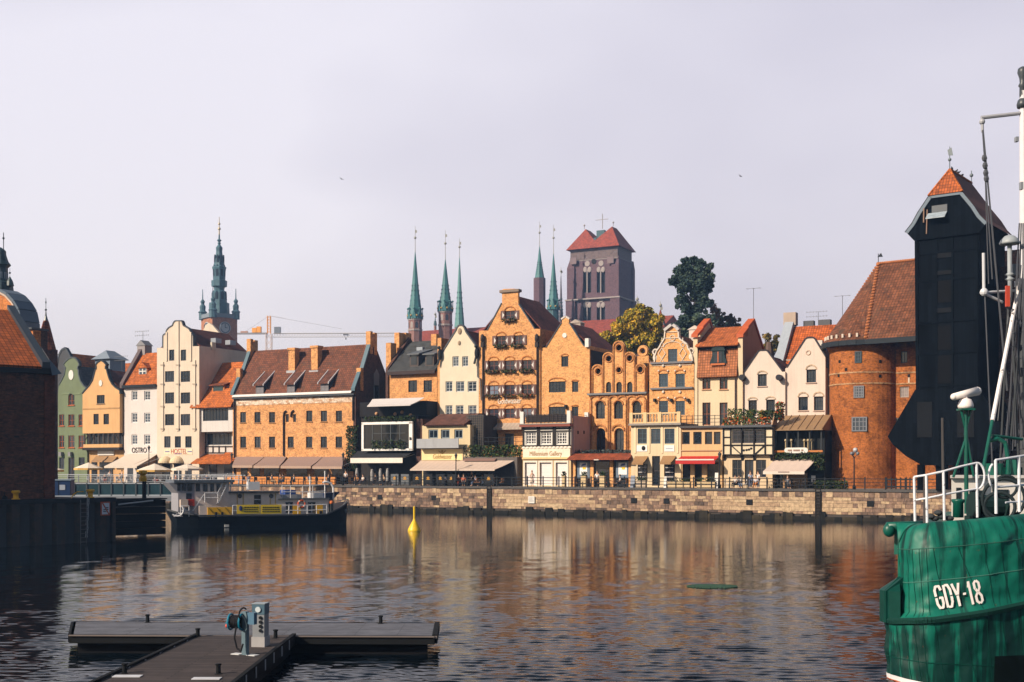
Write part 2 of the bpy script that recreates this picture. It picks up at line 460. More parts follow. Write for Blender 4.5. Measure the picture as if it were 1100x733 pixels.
        return m.build(name,mat,s.root,recalc=False)
    def coping(s,outline,y0=-.08,y1=.45,t=.16,c=DARKLEAD,y=0.0,name='coping',pts=None):
        pts=pts or [s.P(px,py,y) for px,py in outline];m=MB()
        for a,b in zip(pts,pts[1:]):
            d=Vector((b[0]-a[0],b[1]-a[1]));
            if d.length <1e-4:continue
            d.normalize();n=Vector((-d.y,d.x))
            if n.y <0 or (abs(n.y) <.05 and False):n=-n
            m.prism([(a[0],a[1]),(b[0],b[1]),(b[0]+n.x*t,b[1]+n.y*t),(a[0]+n.x*t,a[1]+n.y*t)],y+y0,y+y1)
        return m.build(name,paint(c,.5),s.root)
    def roof_gable(s,xl,xr,ze,xm,zr,y0,y1,mat,t=.16,name='roof',hipback=True):
        """ridge running back from the street"""
        m=MB()
        for (xa,sgn) in ((xl,1),(xr,-1)):
            v=[(xa,y0,ze),(xa,y1,ze),(xm,y1-(1.5 if hipback else 0),zr),(xm,y0,zr)]
            w=[(p[0],p[1],p[2]-t) for p in v]
            m.mesh(v+w,[(0,1,2,3),(4,5,6,7),(0,1,5,4),(1,2,6,5),(2,3,7,6),(3,0,4,7)])
        m.face([(xl,y1,ze),(xr,y1,ze),(xm,y1-(1.5 if hipback else 0),zr)])
        return m.build(name,mat,s.root)
    def roof_street(s,xl,xr,ze,yr,zr,y0,y1,mat,t=.16,name='roof'):
        """ridge running along the street: front slope from (y0, ze) up to (yr, zr), back slope down to y1"""
        m=MB()
        m.prismx([(y0,ze),(yr,zr),(yr,zr-t),(y0,ze-t)],xl,xr)
        m.prismx([(yr,zr),(y1,ze),(y1,ze-t),(yr,zr-t)],xl,xr)
        m.prismx([(y0+.3,ze-t-.02),(yr,zr-t-.02),(y1-.3,ze-t-.02)],xl+.02,xr-.02)
        return m.build(name,mat,s.root)
    def boxp(s,name,mat,px0,py0,px1,py1,y0=-.06,y1=.1,y=0.0,parent=None):
        """box whose front (at depth y) spans a pixel rectangle"""
        pc=(px0+px1)/2
        x0,x1=s.X(px0,y),s.X(px1,y);zt=s.Z(pc,py0,y);zb=0.0 if py1 is None else s.Z(pc,py1,y)
        return MB().box(x0,x1,y+y0,y+y1,zb,zt).build(name,mat,parent or s.root)
    def awning(s,name,mat,tx0,tx1,ty,bx0,bx1,by,proj,y=0.0,val=.28,label=None,valmat=None,sides=False):
        """sloping sheet from the wall line out to its front bar; front bar at depth y-proj"""
        a0,a1=s.P(tx0,ty,y),s.P(tx1,ty,y)
        b0,b1=s.P(bx0,by,y-proj),s.P(bx1,by,y-proj)
        zt=(a0[1]+a1[1])/2;zb=(b0[1]+b1[1])/2
        m=MB();n=8;t=.04
        top=[]
        for k in range(n+1):
            f=k/n;sag=-.06*math.sin(math.pi*f)
            top.append([(a0[0]+(b0[0]-a0[0])*f,y-proj*f,zt+(zb-zt)*f+sag),(a1[0]+(b1[0]-a1[0])*f,y-proj*f,zt+(zb-zt)*f+sag)])
        for k in range(n):
            p,q=top[k],top[k+1]
            m.mesh([p[0],p[1],q[1],q[0]]+[(c[0],c[1],c[2]-t) for c in (p[0],p[1],q[1],q[0])],[(0,1,2,3),(4,5,6,7),(0,3,7,4),(1,2,6,5),(0,1,5,4),(2,3,7,6)])
        if sides:
            for e in (0,1):
                p=top[0][e];q=top[n][e];m.mesh([p,q,(p[0],p[1],q[2])],[(0,1,2)])
        o=m.build(name,mat,s.root,recalc=False)
        v=MB();v.box(b0[0],b1[0],y-proj-.03,y-proj,zb-val,zb-.01);v.build('valance',valmat or mat,o)
        r=MB();r.tube((b0[0]+.1,y-proj+.05,zb-.08),(b1[0]-.1,y-proj+.05,zb-.08),.035)
        for e in (b0[0]+.25,b1[0]-.25):r.tube((e,y-proj+.05,zb-.08),(e,y,zt-.45),.03)
        r.build('arm',paint((.5,.5,.52),.4),o)
        if label:o['label']=label
        return o
# ------------------------------------------------------------------ palette
ORB=brick((.66,.30,.105),(.47,.185,.06),(.60,.38,.19),var=.45)
ORB2=brick((.68,.325,.115),(.53,.23,.075),(.60,.38,.19),var=.38)
PALEB=brick((.63,.30,.115),(.46,.19,.07),(.60,.39,.20),w=.3,h=.12,var=.5)
TOWB=brick((.42,.125,.026),(.26,.075,.02),(.30,.13,.05),w=.3,h=.1,var=.62,soot=.55)
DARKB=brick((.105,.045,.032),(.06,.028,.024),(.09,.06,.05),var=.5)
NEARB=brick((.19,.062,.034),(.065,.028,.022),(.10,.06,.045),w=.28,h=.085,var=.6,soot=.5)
TILE_O=tiles((.44,.115,.022));TILE_R=tiles((.15,.05,.026),moss=.45);TILE_D=tiles((.12,.035,.026));TILE_B=tiles((.17,.06,.03))
TILE_S=tiles((.055,.058,.062),moss=.2)
TOWT=tiles((.155,.056,.027),w=.32,h=.42,var=.65,moss=.55)
CREAM=(.63,.535,.44);LCREAM=(.65,.52,.36);WHITE=(.78,.70,.62);PEACH=(.64,.38,.18);GREENW=(.165,.205,.125)
DARKM=paint((.018,.022,.028),.55);LEAD=paint(DARKLEAD,.45);STEEL=paint((.30,.32,.35),.4)
WHITEP=paint((.64,.62,.60),.55);DKWOOD=planks((.03,.026,.024));GREYM=paint((.16,.17,.19),.5)
BLACKM=paint((.012,.013,.016),.6);SHADOWROOM=paint((.022,.022,.026),.8)
NAVYF=(.022,.035,.055)

# ------------------------------------------------------------------ ground, water, quay
g=MB();A=quay_point(-2200,0);
q0=(-150*D2[0],132.5-150*D2[1]);q1=(190*D2[0],132.5+190*D2[1])
far=[(q0[0]+.25*B2[0],q0[1]+.25*B2[1]),(q1[0]+.25*B2[0],q1[1]+.25*B2[1]),(1500,132),(1500,1700),(-1500,1700),(-1500,320)]
g.face([(x,y,ZQ) for x,y in far])
tag(g.build('ground',plaster((.20,.18,.165),streak=.0)),kind='structure')

def quay_local(name,label=None,cat=None):
    return Frame((0,132.5),TH,0)
QF=Frame((0,132.5),TH,0)
# far embankment built of squared stones
qw=thing('stone_embankment','long embankment wall of tan and brown stone blocks across the river','embankment',(0,132.5,0),TH)
STONE=rndmat(((0,(.06,.048,.044)),(.2,(.17,.115,.09)),(.4,(.24,.155,.115)),(.6,(.36,.25,.165)),(.8,(.46,.34,.22)),(1,(.20,.135,.11))),.95,.5,2.8)
m=MB();random.seed(3)
z=.55;hs=[]
while z <2.72:
    h=random.choice((.26,.32,.4));h=min(h,2.74-z)
    if 2.74-z-h <.2:h=2.74-z
    hs.append((z,h));z +=h
XA,XB=-95,75
for zi,(z,h) in enumerate(hs):
    x=XA-random.random()
    while x <XB:
        # broad rendered stretches alternate with coursed small blocks
        smooth=math.sin(x*.21+1.3)+math.sin(x*.083) >.75 and zi >0 and zi <len(hs)-1
        w=random.uniform(1.6,3.2) if smooth else random.uniform(.32,.95)
        j=random.uniform(0,.03 if smooth else .07)
        t=random.uniform(.5,.85) if smooth else random.choice((random.uniform(.02,.35),random.uniform(.15,1),random.uniform(.3,.8)))
        m.box(x,x+w-.025,-j,.3,z+.012,z+h-.012,max(t,.01));x +=w
m.build('stonework',STONE,qw)
MB().box(XA,XB,.06,.6,-2,2.72).build('core',paint((.06,.05,.045),.9),qw)
b_=MB();x=XA
while x <XB:
    w=random.uniform(1.5,2.3);b_.box(x,x+w-.015,-.14+random.uniform(-.015,.015),.7,2.742,2.955+random.uniform(-.01,.004));x +=w
b_.build('coping',paint((.075,.07,.07),.85),qw)
b_=MB();x=XA
while x <XB:
    w=random.uniform(.25,.9);b_.box(x,x+w,-.10-random.random()*.14,.3,-1,.30+random.random() **2*.5,random.uniform(.05,1));x +=w
b_.build('weed_band',rndmat(((0,(.006,.007,.007)),(.7,(.014,.013,.011)),(1,(.045,.035,.02))),.8,.4,3),qw)
for px in (408,466,681,716,805,935):
    p=QF.P(px,537,-.05)
    o=MB();o.box(p[0]-.32,p[0]+.32,-.085,-.03,1.35,1.9);o.build('drain_opening',BLACKM,qw)
for px in (526,879):
    x=QF.X(px);lad=MB()
    lad.box(x-.3,x+.3,-.10,-.075,.2,2.7)
    for zz in np.arange(.3,3.0,.3):lad.tube((x-.24,-.2,zz),(x+.24,-.2,zz),.025)
    for e in (-.24,.24):lad.tube((x+e,-.2,.1),(x+e,-.2,3.3),.03)
    lad.build('ladder',paint((.03,.025,.022),.7),qw)
p=QF.P(571,537,-.1)
s_=MB().box(p[0]-.38,p[0]+.38,-.16,-.1,p[1]-.38,p[1]+.38).build('sign_plate',WHITEP,qw)
k_=MB()
for i,zz in enumerate((.2,.08,-.04,-.16)):k_.box(p[0]-.28,p[0]+(.28 if i != 1 else .1),-.172,-.162,p[1]+zz-.02,p[1]+zz+.02)
k_.build('mark',paint((.25,.25,.27),.6),s_)
# railing along the top of the embankment
rl=thing('quay_railing','dark iron railing along the top edge of the stone embankment','railing',(0,132.5,ZQ),TH)
rr=MB();x0,x1=QF.X(258),QF.X(1010)
for zz in (.35,.68,1.02):rr.bar((x0,.45,zz),(x1,.45,zz),.05 if zz <1 else .07)
rr.build('rail',DARKM,rl)
xx=x0;pm=None
while xx <x1:
    if pm is None:
        k=MB();k.box(-.05,.05,-.05,.05,0,1.08);k.ball((0,0,1.12),.07);pm=k.build('post',DARKM,rl);pm.location=(xx,.45,0)
    else:
        c=pm.copy();COL.objects.link(c);c.parent=rl;c.location=(xx,.45,0)
    xx +=1.9

# ================================================================== the row of houses, from the left
Q=9.5
def sill_of(c):return mul(c,.8)

# --- dark gabled house squeezed behind the green one
h=House('narrow_house','dark narrow house with clipped gable behind the green house','house',56,q=15)
h.wall([(56,None),(76.5,None),(76.5,389),(73.5,381),(70,375),(66.5,377),(63.5,383),(62,395),(56,398)],paint((.05,.052,.06),.8),depth=9,eave=h.Z(66,400))
h.coping([(62,395),(63.5,383),(66.5,377),(70,375),(73.5,381),(76.5,389)],t=.3,c=(.04,.05,.065))
h.roof_gable(h.X(56),h.X(77),h.Z(66,398),h.X(69),h.Z(69,379),.4,9,TILE_O)

# --- green house
h=House('green_house','sage green gabled house with orange window frames and white oval medallion','house',62,q=Q)
gf=(.36,.09,.02)
h.win(73.3,423,80,435.5,gf,arch=.6,nx=2,nz=2,sill=gf)
for r_ in ((445.4,457.7),(468,481)):
    for a,b in ((63.6,69),(73.4,80),(84.4,90.6)):h.win(a,r_[0],b,r_[1],gf,nx=2,nz=2,sill=gf)
for a,b in ((63.6,69),(84.6,91)):h.win(a,491.5,b,504,(.05,.05,.06),nx=2,nz=2)
h.win(73.5,491.5,80,519,(.08,.04,.03),nx=2,nz=3,name='door')
gab=[(62.3,423),(63.2,414.5),(66.5,409),(69.6,402.5),(70.4,396.5),(67.9,392.8),(70.4,389.4),(74,386),(77.9,384.6),(81.2,386.2),(84.2,390.2),(84.6,393.2),(83.7,397),(84,402.5),(86.2,410),(89.5,415),(93.6,418.5),(93.6,423)]
h.wall([(62.3,None),(93.6,None)]+gab[::-1],plaster(GREENW),depth=9,eave=h.Z(78,423))
h.coping(gab[1:-1],t=.2,c=(.05,.065,.075))
h.roof_gable(h.X(62.3),h.X(93.6),h.Z(78,422),h.X(78),h.Z(78,393),.4,9,TILE_S)
p=h.P(76.6,403);o=MB().lathe([(.01,-.05),(.5,-.05),(.5,.05),(.01,.05)],n=18).build('medallion',WHITEP,h.root)
o.location=(p[0],-.03,p[1]);o.rotation_euler=(R(90),0,0);o.scale=(1,1.45,1)
for px in (70.5,82.5):h.boxp('string_course',plaster(mul(GREENW,1.15)),px-4.5,422.6,px+4.5,424)
for px in (67,77):MB().box(*(lambda p:(p[0]-.25,p[0]+.25,-.5,-.02,p[1]-.3,p[1]+.3))(h.P(px,488))).build('wall_lamp',paint((.2,.2,.22),.4),h.root)

# --- peach house
h=House('peach_house','peach plastered house with sweeping bell gable over a timber gallery','house',88.6,q=Q-.6)
pk=(.025,.03,.04)
h.win(104,424.5,112.4,433.7,pk,nx=4,nz=1,sill=(.3,.2,.12))
h.win(100.4,444.8,106,456,pk,nx=3,nz=2);h.win(111.2,444.8,117,456,pk,nx=3,nz=2)
gab=[(88.7,423.3),(92.4,419),(96.5,414.5),(99.8,409),(101.6,402.5),(102.9,397),(102.8,393),(105.2,390),(108.3,387.8),(111.3,389.6),(114,392.8),(113.9,396.5),(115,401),(117,407.5),(120,413),(123.8,417),(128.4,419.8),(128.6,423.3)]
zb=h.Z(108,465.5)
h.wall_xz([(h.X(88.7),zb),(h.X(128.6),zb)]+[h.P(*p) for p in gab[::-1]],plaster(PEACH,.12),depth=9,eave=h.Z(108,423.3))
h.coping(gab,t=.2,c=(.035,.04,.05))
h.roof_gable(h.X(88.7),h.X(128.6),h.Z(108,421),h.X(108.3),h.Z(108,397),.4,9,TILE_D)
h.boxp('string_course',plaster(mul(PEACH,.75)),88.7,438.2,128.6,439.6)
p=h.P(108.3,411.8);o=MB().lathe([(.01,-.05),(.32,-.05),(.32,.05),(.01,.05)],n=14).build('medallion',WHITEP,h.root)
o.location=(p[0],-.03,p[1]);o.rotation_euler=(R(90),0,0);o.scale=(1,1.4,1)
x0,x1=h.X(89.5),h.X(128.2)
MB().box(x0,x1,.9,9,0,zb-.01).build('ground_storey',plaster(mul(PEACH,.9)),h.root)
MB().box(x0,x1,.72,.88,h.Z(108,480),zb-.02).build('gallery_glazing',glass((.01,.014,.02)),h.root)
gm=MB();ga,gb=h.Z(108,481),zb
for k in range(8):
    xx=x0+.2+(x1-x0-.4)*k/7;gm.box(xx-.07,xx+.07,.02,.16,ga,gb)
    if k in (0,7):gm.bar((xx,.1,gb-1.1),(xx+(.8 if k ==0 else-.8),.1,gb-.05),.1)
gm.build('gallery_posts',paint((.05,.035,.028),.7),h.root)
MB().box(x0-.1,x1+.1,-.1,.7,ga-.35,ga).build('gallery_ledge',paint((.035,.03,.03),.7),h.root)
MB().box(x0,x1,.0,.6,ga+.01,ga+.5).build('gallery_parapet',plaster(mul(PEACH,1.0)),h.root)
h.boxp('sign_board',WHITEP,105.4,484,122.6,489.2,-.1,.05,y=.85)
AWB=canvas((.36,.22,.12))
h.awning('awning',AWB,103,116,490,98,110,495.5,1.5,y=.85,val=.15);h.awning('awning',AWB,117,126,490.5,112,121,495.5,1.5,y=.85,val=.15)
for a,b in ((98.5,104),(107,121)):h.boxp('shop_window',glass(),a,496,b,None,-.05,.02,y=.84)

# --- roof tower, pale chimney wall and orange roofs seen between the gables
h=House('grey_roof_lantern','grey metal roof lantern with pointed top behind the peach gable','roof lantern',101.5,q=19)
x0,x1=h.X(102),h.X(118);z1=h.Z(110,386)
MB().box(x0,x1,0,x1-x0,z1-6,z1).build('body',paint((.15,.19,.25),.5),h.root)
m=MB();e=.45;xm=(x0+x1)/2;zp=h.Z(110,376)
m.mesh([(x0-e,-e,z1),(x1+e,-e,z1),(x1+e,x1-x0+e,z1),(x0-e,x1-x0+e,z1),(xm,.7,zp),(xm,x1-x0-.7,zp)],[(0,1,4),(1,2,5,4),(2,3,5),(3,0,4,5),(0,3,2,1)])
m.build('roof',paint((.17,.21,.27),.5),h.root)
MB().box(x0-4,x1+4,.2,7,-.0,z1-5.5).build('wall',plaster((.3,.27,.25)),h.root)
h=House('courtyard_house','pale house with low orange roof peeping out behind green and peach gables','house',86,q=27)
h.wall([(86,None),(138,None),(138,402),(86,403)],plaster((.62,.55,.5)),depth=9,eave=h.Z(110,402))
h.roof_street(h.X(84),h.X(139),h.Z(110,401),3.6,h.Z(110,389),-.3,8,TILE_O)
h.boxp('chimney',plaster((.7,.62,.52)),94,391,99,404,-8,-7.2)
MB().box(h.X(137),h.X(140),-6,-5,h.Z(138,420),h.Z(138,384)).build('chimney',paint((.06,.06,.07),.8),h.root)

# --- white house with the black lettering
h=House('white_house','white plastered house with small dormered orange roof and long white awning','house',133.3,q=Q)
wf=(.62,.62,.64)
for r_ in ((420,430.2),(443.6,454.2),(467,477.8)):
    for a,b in ((141.3,147.6),(154.8,161.4)):h.win(a,r_[0],b,r_[1],wf,nx=2,nz=3,fw=.13,pane=glass((.05,.07,.1)))
h.wall([(133.3,None),(169,None),(169,414.5),(133.3,416)],plaster((.62,.57,.56),.09,.2),depth=8.4,eave=h.Z(150,415))
ze,zr=h.Z(151,415),h.Z(151,376.5)
h.roof_street(h.X(134.4),h.X(170),ze,3.4,zr,-.35,8.2,TILE_O)
h.boxp('gutter',DARKM,133.5,413.6,170,416.6,-.5,-.36)
pp=MB();x0=h.X(133.6)
pp.prismx([(-.4,ze-.2),(-.4,ze+.5),(3.3,zr+.75),(3.9,zr+.75),(3.9,ze-.2)],x0-.5,x0+.15);pp.build('parapet',paint((.10,.07,.075),.7),h.root)
ch=MB().box(x0-.75,x0+.75,3.2,4.6,zr-.5,zr+1.1).build('chimney',plaster((.34,.31,.32)),h.root)
MB().prism([(x0-.95,zr+1.1),(x0+.95,zr+1.1),(x0,zr+1.9)],3.1,4.7).build('cap',paint((.2,.2,.22),.6),ch)
# dormer
yd=1.0;dx0,dx1=h.X(149.3,yd),h.X(157.2,yd);dzb,dzt=h.Z(153,407,yd),h.Z(153,395,yd)
d=MB();d.box(dx0-.12,dx1+.12,yd+.06,yd+2.6,dzb-.3,dzt);db=d.build('dormer',paint((.42,.15,.05),.7),h.root)
d=MB();cx=(dx0+dx1)/2;d.prism([(dx0-.35,dzt-.1),(dx1+.35,dzt-.1),(cx,dzt+.75)],yd-.15,yd+3.2);d.build('dormer_roof',TILE_O,db)
d=MB();d.box(dx0,dx1,yd-.02,yd+.05,dzb,dzt)
d.build('dormer_frame',WHITEP,db)
d=MB()
for i in range(2):
    for j in range(3):
        w_=(dx1-dx0)/2;q_=(dzt-dzb)/3
        d.box(dx0+i*w_+.1,dx0+(i+1)*w_-.1,yd-.035,yd-.022,dzb+j*q_+.07,dzb+(j+1)*q_-.07)
d.build('dormer_pane',glass((.05,.07,.1)),db)
lettering('OSTRO',1.05,BLACKM,h.root,(h.X(149.8),-.06,h.Z(149.8,484)),width=h.X(157.8)-h.X(142))
aw=h.awning('awning',canvas((.62,.54,.47),.08),137,169.5,487.6,112,147,501,5.2,val=.25)
MB().prismx([(-5.1,h.Z(140,501)),(0,h.Z(152,488)),(0,h.Z(152,501.5))],h.X(168.6),h.X(169)).build('side_panel',paint((.30,.17,.10),.8),aw)
for a,b in ((137,143),(147,153),(157,165)):h.boxp('shop_window',glass(),a,500,b,None,-.05,.02)

# --- cream hostel house
h=House('cream_house','tall cream gabled house with dark grid windows, pilaster strips and two domed awnings','house',168.6,q=Q-.3)
for a,b in ((181.7,187.2),(194.2,199.9)):h.win(a,375.8,b,387.6,NAVYF,nx=2,nz=3)
for r_ in ((398.8,410.4),(421.8,433.6),(445,457)):
    for a,b in ((177.3,187),(194.2,204.2)):h.win(a,r_[0],b,r_[1],NAVYF,nx=3,nz=3)
for a,b in ((176.4,183.2),(187.8,194.3),(199,205.8)):h.win(a,468.8,b,481,NAVYF,nx=3,nz=3)
gab=[(168.6,373.8),(175.3,373.8),(175.4,360.5),(178.8,358.4),(179.2,355.2),(181.6,352.4),(185.6,350.2),(186.8,346.8),(188.4,345.3),(194.8,345.2),(195.7,347.4),(196.6,350.2),(202.8,353.8),(205.3,358.4),(207.2,361),(207.4,372),(214,372)]
cpl=plaster(CREAM,.1)
h.wall([(168.6,None),(214,None)]+gab[::-1],cpl,depth=10.5,eave=h.Z(191,373))
h.coping(gab[1:-1],t=.14,c=(.05,.055,.07))
for a,b,y0,y1 in ((173.6,176,389,463),(190.2,192.6,345.6,463),(208.2,210.4,387,463),(178.6,180,357,388),(204.4,206,357,388)):
    h.boxp('pilaster',plaster(mul(CREAM,1.06),.1),a,y0,b,y1,-.14,.02)
for px in (174.8,191.4,209.3):
    for py in (391.5,412,436,460):h.boxp('bracket',plaster(mul(CREAM,.7),.1),px-1.7,py,px+1.7,py+1.6,-.2,.02)
h.roof_gable(h.X(169.5),h.X(213),h.Z(191,373),h.X(191),h.Z(191,351),.4,10.3,TILE_D,hipback=False)
rg=[h.P(px,py,10.5) for px,py in ((192+22,372),(192+24,362),(199+22,350),(205+20,347),(209+20,350),(236,358),(242,370))]
m=MB();m.prism(rg,10.4,10.8);m.build('rear_gable',cpl,h.root)
RTXT=paint((.45,.10,.06),.7);BTXT=paint((.10,.12,.3),.7)
h.boxp('sign_board',plaster((.74,.62,.46),.06),176.8,482.6,206.8,488.4,-.04,.02)
lettering('HOSTEL',.95,RTXT,h.root,(h.X(192.4),-.07,h.Z(192.4,485.2)),width=h.X(200.8)-h.X(183.8))
for px in (180.2,204.2):h.boxp('sign_mark',BTXT,px-2.6,484.8,px+2.2,485.8,-.055,-.045)
h.boxp('sign_mark',BTXT,187.5,487.2,195.5,488,-.055,-.045)
for a,b in ((173,184.4),(184.8,197.3)):
    x0,x1=h.X(a),h.X(b);zt,zb2=h.Z((a+b)/2,490),h.Z((a+b)/2,497.5);m=MB();n=10;rr=(x1-x0)/2;cx=(x0+x1)/2
    for i in range(6):
        t0,t1=math.pi/2*i/6,math.pi/2*(i+1)/6
        for k in range(n):
            a0,a1=math.pi*k/n,math.pi*(k+1)/n
            P_=lambda t,aa:(cx-rr*math.cos(aa)*math.cos(t) ,-.02-1.2*math.sin(aa)*math.cos(t),zb2+(zt-zb2)*math.sin(t))
            m.face([P_(t0,a0),P_(t0,a1),P_(t1,a1),P_(t1,a0)])
    m.build('domed_awning',canvas((.72,.58,.40),.3,6),h.root,recalc=False)
for a,b in ((174.5,183),(187,195),(199,206)):h.boxp('shop_window',glass(),a,498.5,b,None,-.05,.02)
for yy,px in ((3.5,214),(6.5,214)):
    MB().box(h.X(207.5),h.X(207.5)+.9,yy,yy+1.2,h.Z(207,366),h.Z(207,361)).build('skylight',paint((.3,.33,.38),.3),h.root)
MB().box(h.X(213),h.X(213)+.3,2.4,3.2,h.Z(213,373)-.2,h.Z(213,366)).build('chimney',plaster((.6,.52,.42)),h.root)

# --- white jettied house with the orange roof
h=House('timbered_house','white jettied house with long orange tiled roof and dark window strip','house',209,q=Q)
h.win(218,439.2,245.2,452.2,NAVYF,nx=8,nz=1,bar=.06)
zj=h.Z(230,464);zt=h.Z(230,437.5)
h.wall_xz([(h.X(209.5),zj),(h.X(250),zj),(h.X(250),zt),(h.X(209.5),zt)],plaster((.60,.57,.56),.08),depth=8.3,eave=zt)
h.win(222,465.6,249,478,NAVYF,nx=6,nz=1,y=.9)
h.wall_xz([(h.X(213),0),(h.X(250.5),0),(h.X(250.5),zj-.02),(h.X(213),zj-.02)],plaster((.57,.54,.52),.08),depth=8.2,eave=zj-.05,y=.9,name='lower_wall')
tb=MB();TB=lambda px,py:(h.X(px,.9),h.Z(px,py,.9))
for a,b in (((214.2,465),(214.2,488)),((214.2,475.5),(221.5,475.5)),((221.5,465),(221.5,488)),((214.2,486.5),(250,486.5)),((229,479),(229,487)),((235.5,479),(235.5,487)),((242.5,479),(242.5,487)),((217,466),(221.4,487)),((214.5,479.8),(250,479.8))):
    pa,pb=TB(*a),TB(*b);tb.bar((pa[0],.86,pa[1]),(pb[0],.86,pb[1]),.14)
tb.build('timber_frame',paint((.05,.04,.038),.7),h.root)
b_=MB();pa,pb=TB(210.5,465),TB(214.5,470)
for k in range(3):b_.bar((h.X(211+k*1.0),-.0,zj-.1),(h.X(213.5+k*.5),.85,zj-1.0),.18)
b_.build('jetty_bracket',paint((.05,.04,.038),.7),h.root)
ze,zr=h.Z(228,437),h.Z(228,386.5)
h.roof_street(h.X(206.8),h.X(250.8),ze,4.4,zr,-.55,8.4,TILE_O)
yd=1.2;dx0,dx1=h.X(229.3,yd),h.X(239.5,yd);dzb,dzt=h.Z(234,425,yd),h.Z(234,414.6,yd)
d=MB();d.box(dx0-.25,dx1+.25,yd,yd+2.5,dzb-.3,dzt);db=d.build('dormer',paint((.46,.17,.05),.7),h.root)
d=MB();d.box(dx0,dx1,yd-.05,yd-.01,dzb,dzt-.05);d.build('dormer_pane',glass((.02,.05,.06)),db)
d=MB();d.prismx([(yd-.4,dzt),(yd-.4,dzt+.12),(yd+3.6,dzt+1.25),(yd+3.6,dzt+.9)],dx0-.55,dx1+.55);d.build('dormer_roof',tiles((.2,.06,.03)),db)
# little tiled canopy above the ground floor
m=MB();c0,c1=h.X(208,-1),h.X(250.5,-1)
m.prismx([(-1.6,h.Z(228,497.5,-1.6)),(.85,h.Z(228,488,.85)),(.85,h.Z(228,489.5,.85)),(-1.6,h.Z(228,498.6,-1.6))],c0,c1)
cp=m.build('canopy',TILE_O,h.root)
m=MB();m.prismx([(-.9,h.Z(240,496,-.9)),(.8,h.Z(240,486,.8)),(.8,h.Z(240,489,.8)),(-.9,h.Z(240,498,-.9))],h.X(238),h.X(250.5));m.build('raised_canopy',TILE_O,cp)
for a,b in ((213,219),(225,233),(241,249)):h.boxp('shop_window',glass(),a,499,b,None,-.06,.02,y=.88)

# --- the long brick granary
h=House('brick_granary','long orange brick granary with brown tile roof, three sloping dormers and two tall chimneys','granary',251.5,q=Q)
gw=(.03,.035,.045)
for a,b in ((258,264.2),(273.3,279.8),(289,295.4)):h.win(a,442.8,b,454.2,gw,nx=2,nz=4,sill=(.4,.2,.08))
for a,b in ((307,310.2),(314.8,318)):h.win(a,445,b,453.5,gw,nx=1,nz=3)
for a,b in ((329,335.5),(344.6,351.3),(360.8,367.4)):h.win(a,441.3,b,453,gw,nx=2,nz=4,sill=(.4,.2,.08))
for a,b in ((258,264.4),(273.5,280),(289,295.5),(309,315.5),(328.7,335.5),(344.4,351.2),(360.5,367.5)):h.win(a,469.2,b,481.2,gw,nx=2,nz=4,sill=(.4,.2,.08))
X0,X1=h.X(251.5),h.X(382);ze=h.Z(316,425)
h.wall_xz([(X0,0),(X1,0),(X1,ze),(X0,ze)],PALEB,depth=8.6,eave=ze-.02)
zf0,zf1=h.Z(316,434),h.Z(316,427)
MB().box(X0+.05,X1-.05,-.05,.05,zf0,zf1).build('frieze',brick((.72,.62,.52),(.42,.24,.14),(.5,.4,.33),w=.5,h=.28,var=.4),h.root)
MB().box(X0,X1,-.45,-.06,zf1+.02,ze-.02).build('cornice',paint((.035,.045,.06),.6),h.root)
yr=3.8;zr=h.Z(330,373.8,yr)
rt=h.roof_street(X0+.15,X1-.3,ze+.12,yr,zr,-.4,8.9,TILE_R)
MB().prismx([(-.55,ze+.02),(-.42,ze+.13),(-.27,ze+.3),(-.31,ze+.34),(-.56,ze+.14)],X0+.1,X1-.35).build('eaves_flashing',paint((.72,.70,.70),.5),h.root)
# end gables with stepped pinnacles
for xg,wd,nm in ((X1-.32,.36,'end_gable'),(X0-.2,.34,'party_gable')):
    m=MB();m.prismx([(-.05,0.0),(8.65,0.0),(8.65,ze+.3),(3.8,zr+.7),(-.05,ze+.6)],xg,xg+wd);gb_=m.build(nm,DARKB if nm =='end_gable' else ORB,h.root)  # end gable takes darker brick: its shade is put into the colour
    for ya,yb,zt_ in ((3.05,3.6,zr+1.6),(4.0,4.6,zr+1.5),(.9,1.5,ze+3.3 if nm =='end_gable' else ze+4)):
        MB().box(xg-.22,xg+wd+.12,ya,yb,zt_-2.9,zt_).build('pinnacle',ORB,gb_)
    MB().box(xg-.15,xg+wd+.08,3.6,4.0,zr-.4,zr+1.0).build('pinnacle_link',ORB,gb_)
    m=MB();m.prismx([(-.4,ze+.3),(1.0,ze+.3+1.4*(zr-ze)/3.8),(1.0,ze+.55+1.4*(zr-ze)/3.8),(-.4,ze+.65)],xg-.12,xg+wd+.1)
    m.prismx([(1.5,ze+.3+1.5*(zr-ze)/3.8),(3.1,zr-.5),(3.1,zr),(1.5,ze+.75+1.5*(zr-ze)/3.8)],xg-.12,xg+wd+.1)
    m.build('flashing',paint((.06,.12,.16),.5),gb_)
m=MB();wv=[(3.0+1.0,h.Z(400,430,4)),(5.2,h.Z(400,430,4)),(5.2,h.Z(400,402,4)),(4.6,h.Z(400,396,4)),(4.0,h.Z(400,402,4))]
m.prismx(wv,X1+.03,X1+.08);gwn=m.build('arched_window',paint((.25,.27,.3),.4),h.root)
MB().box(X1+.081,X1+.1,4.1,5.1,h.Z(400,429,4),h.Z(400,414,4)).build('pane',glass(),gwn)
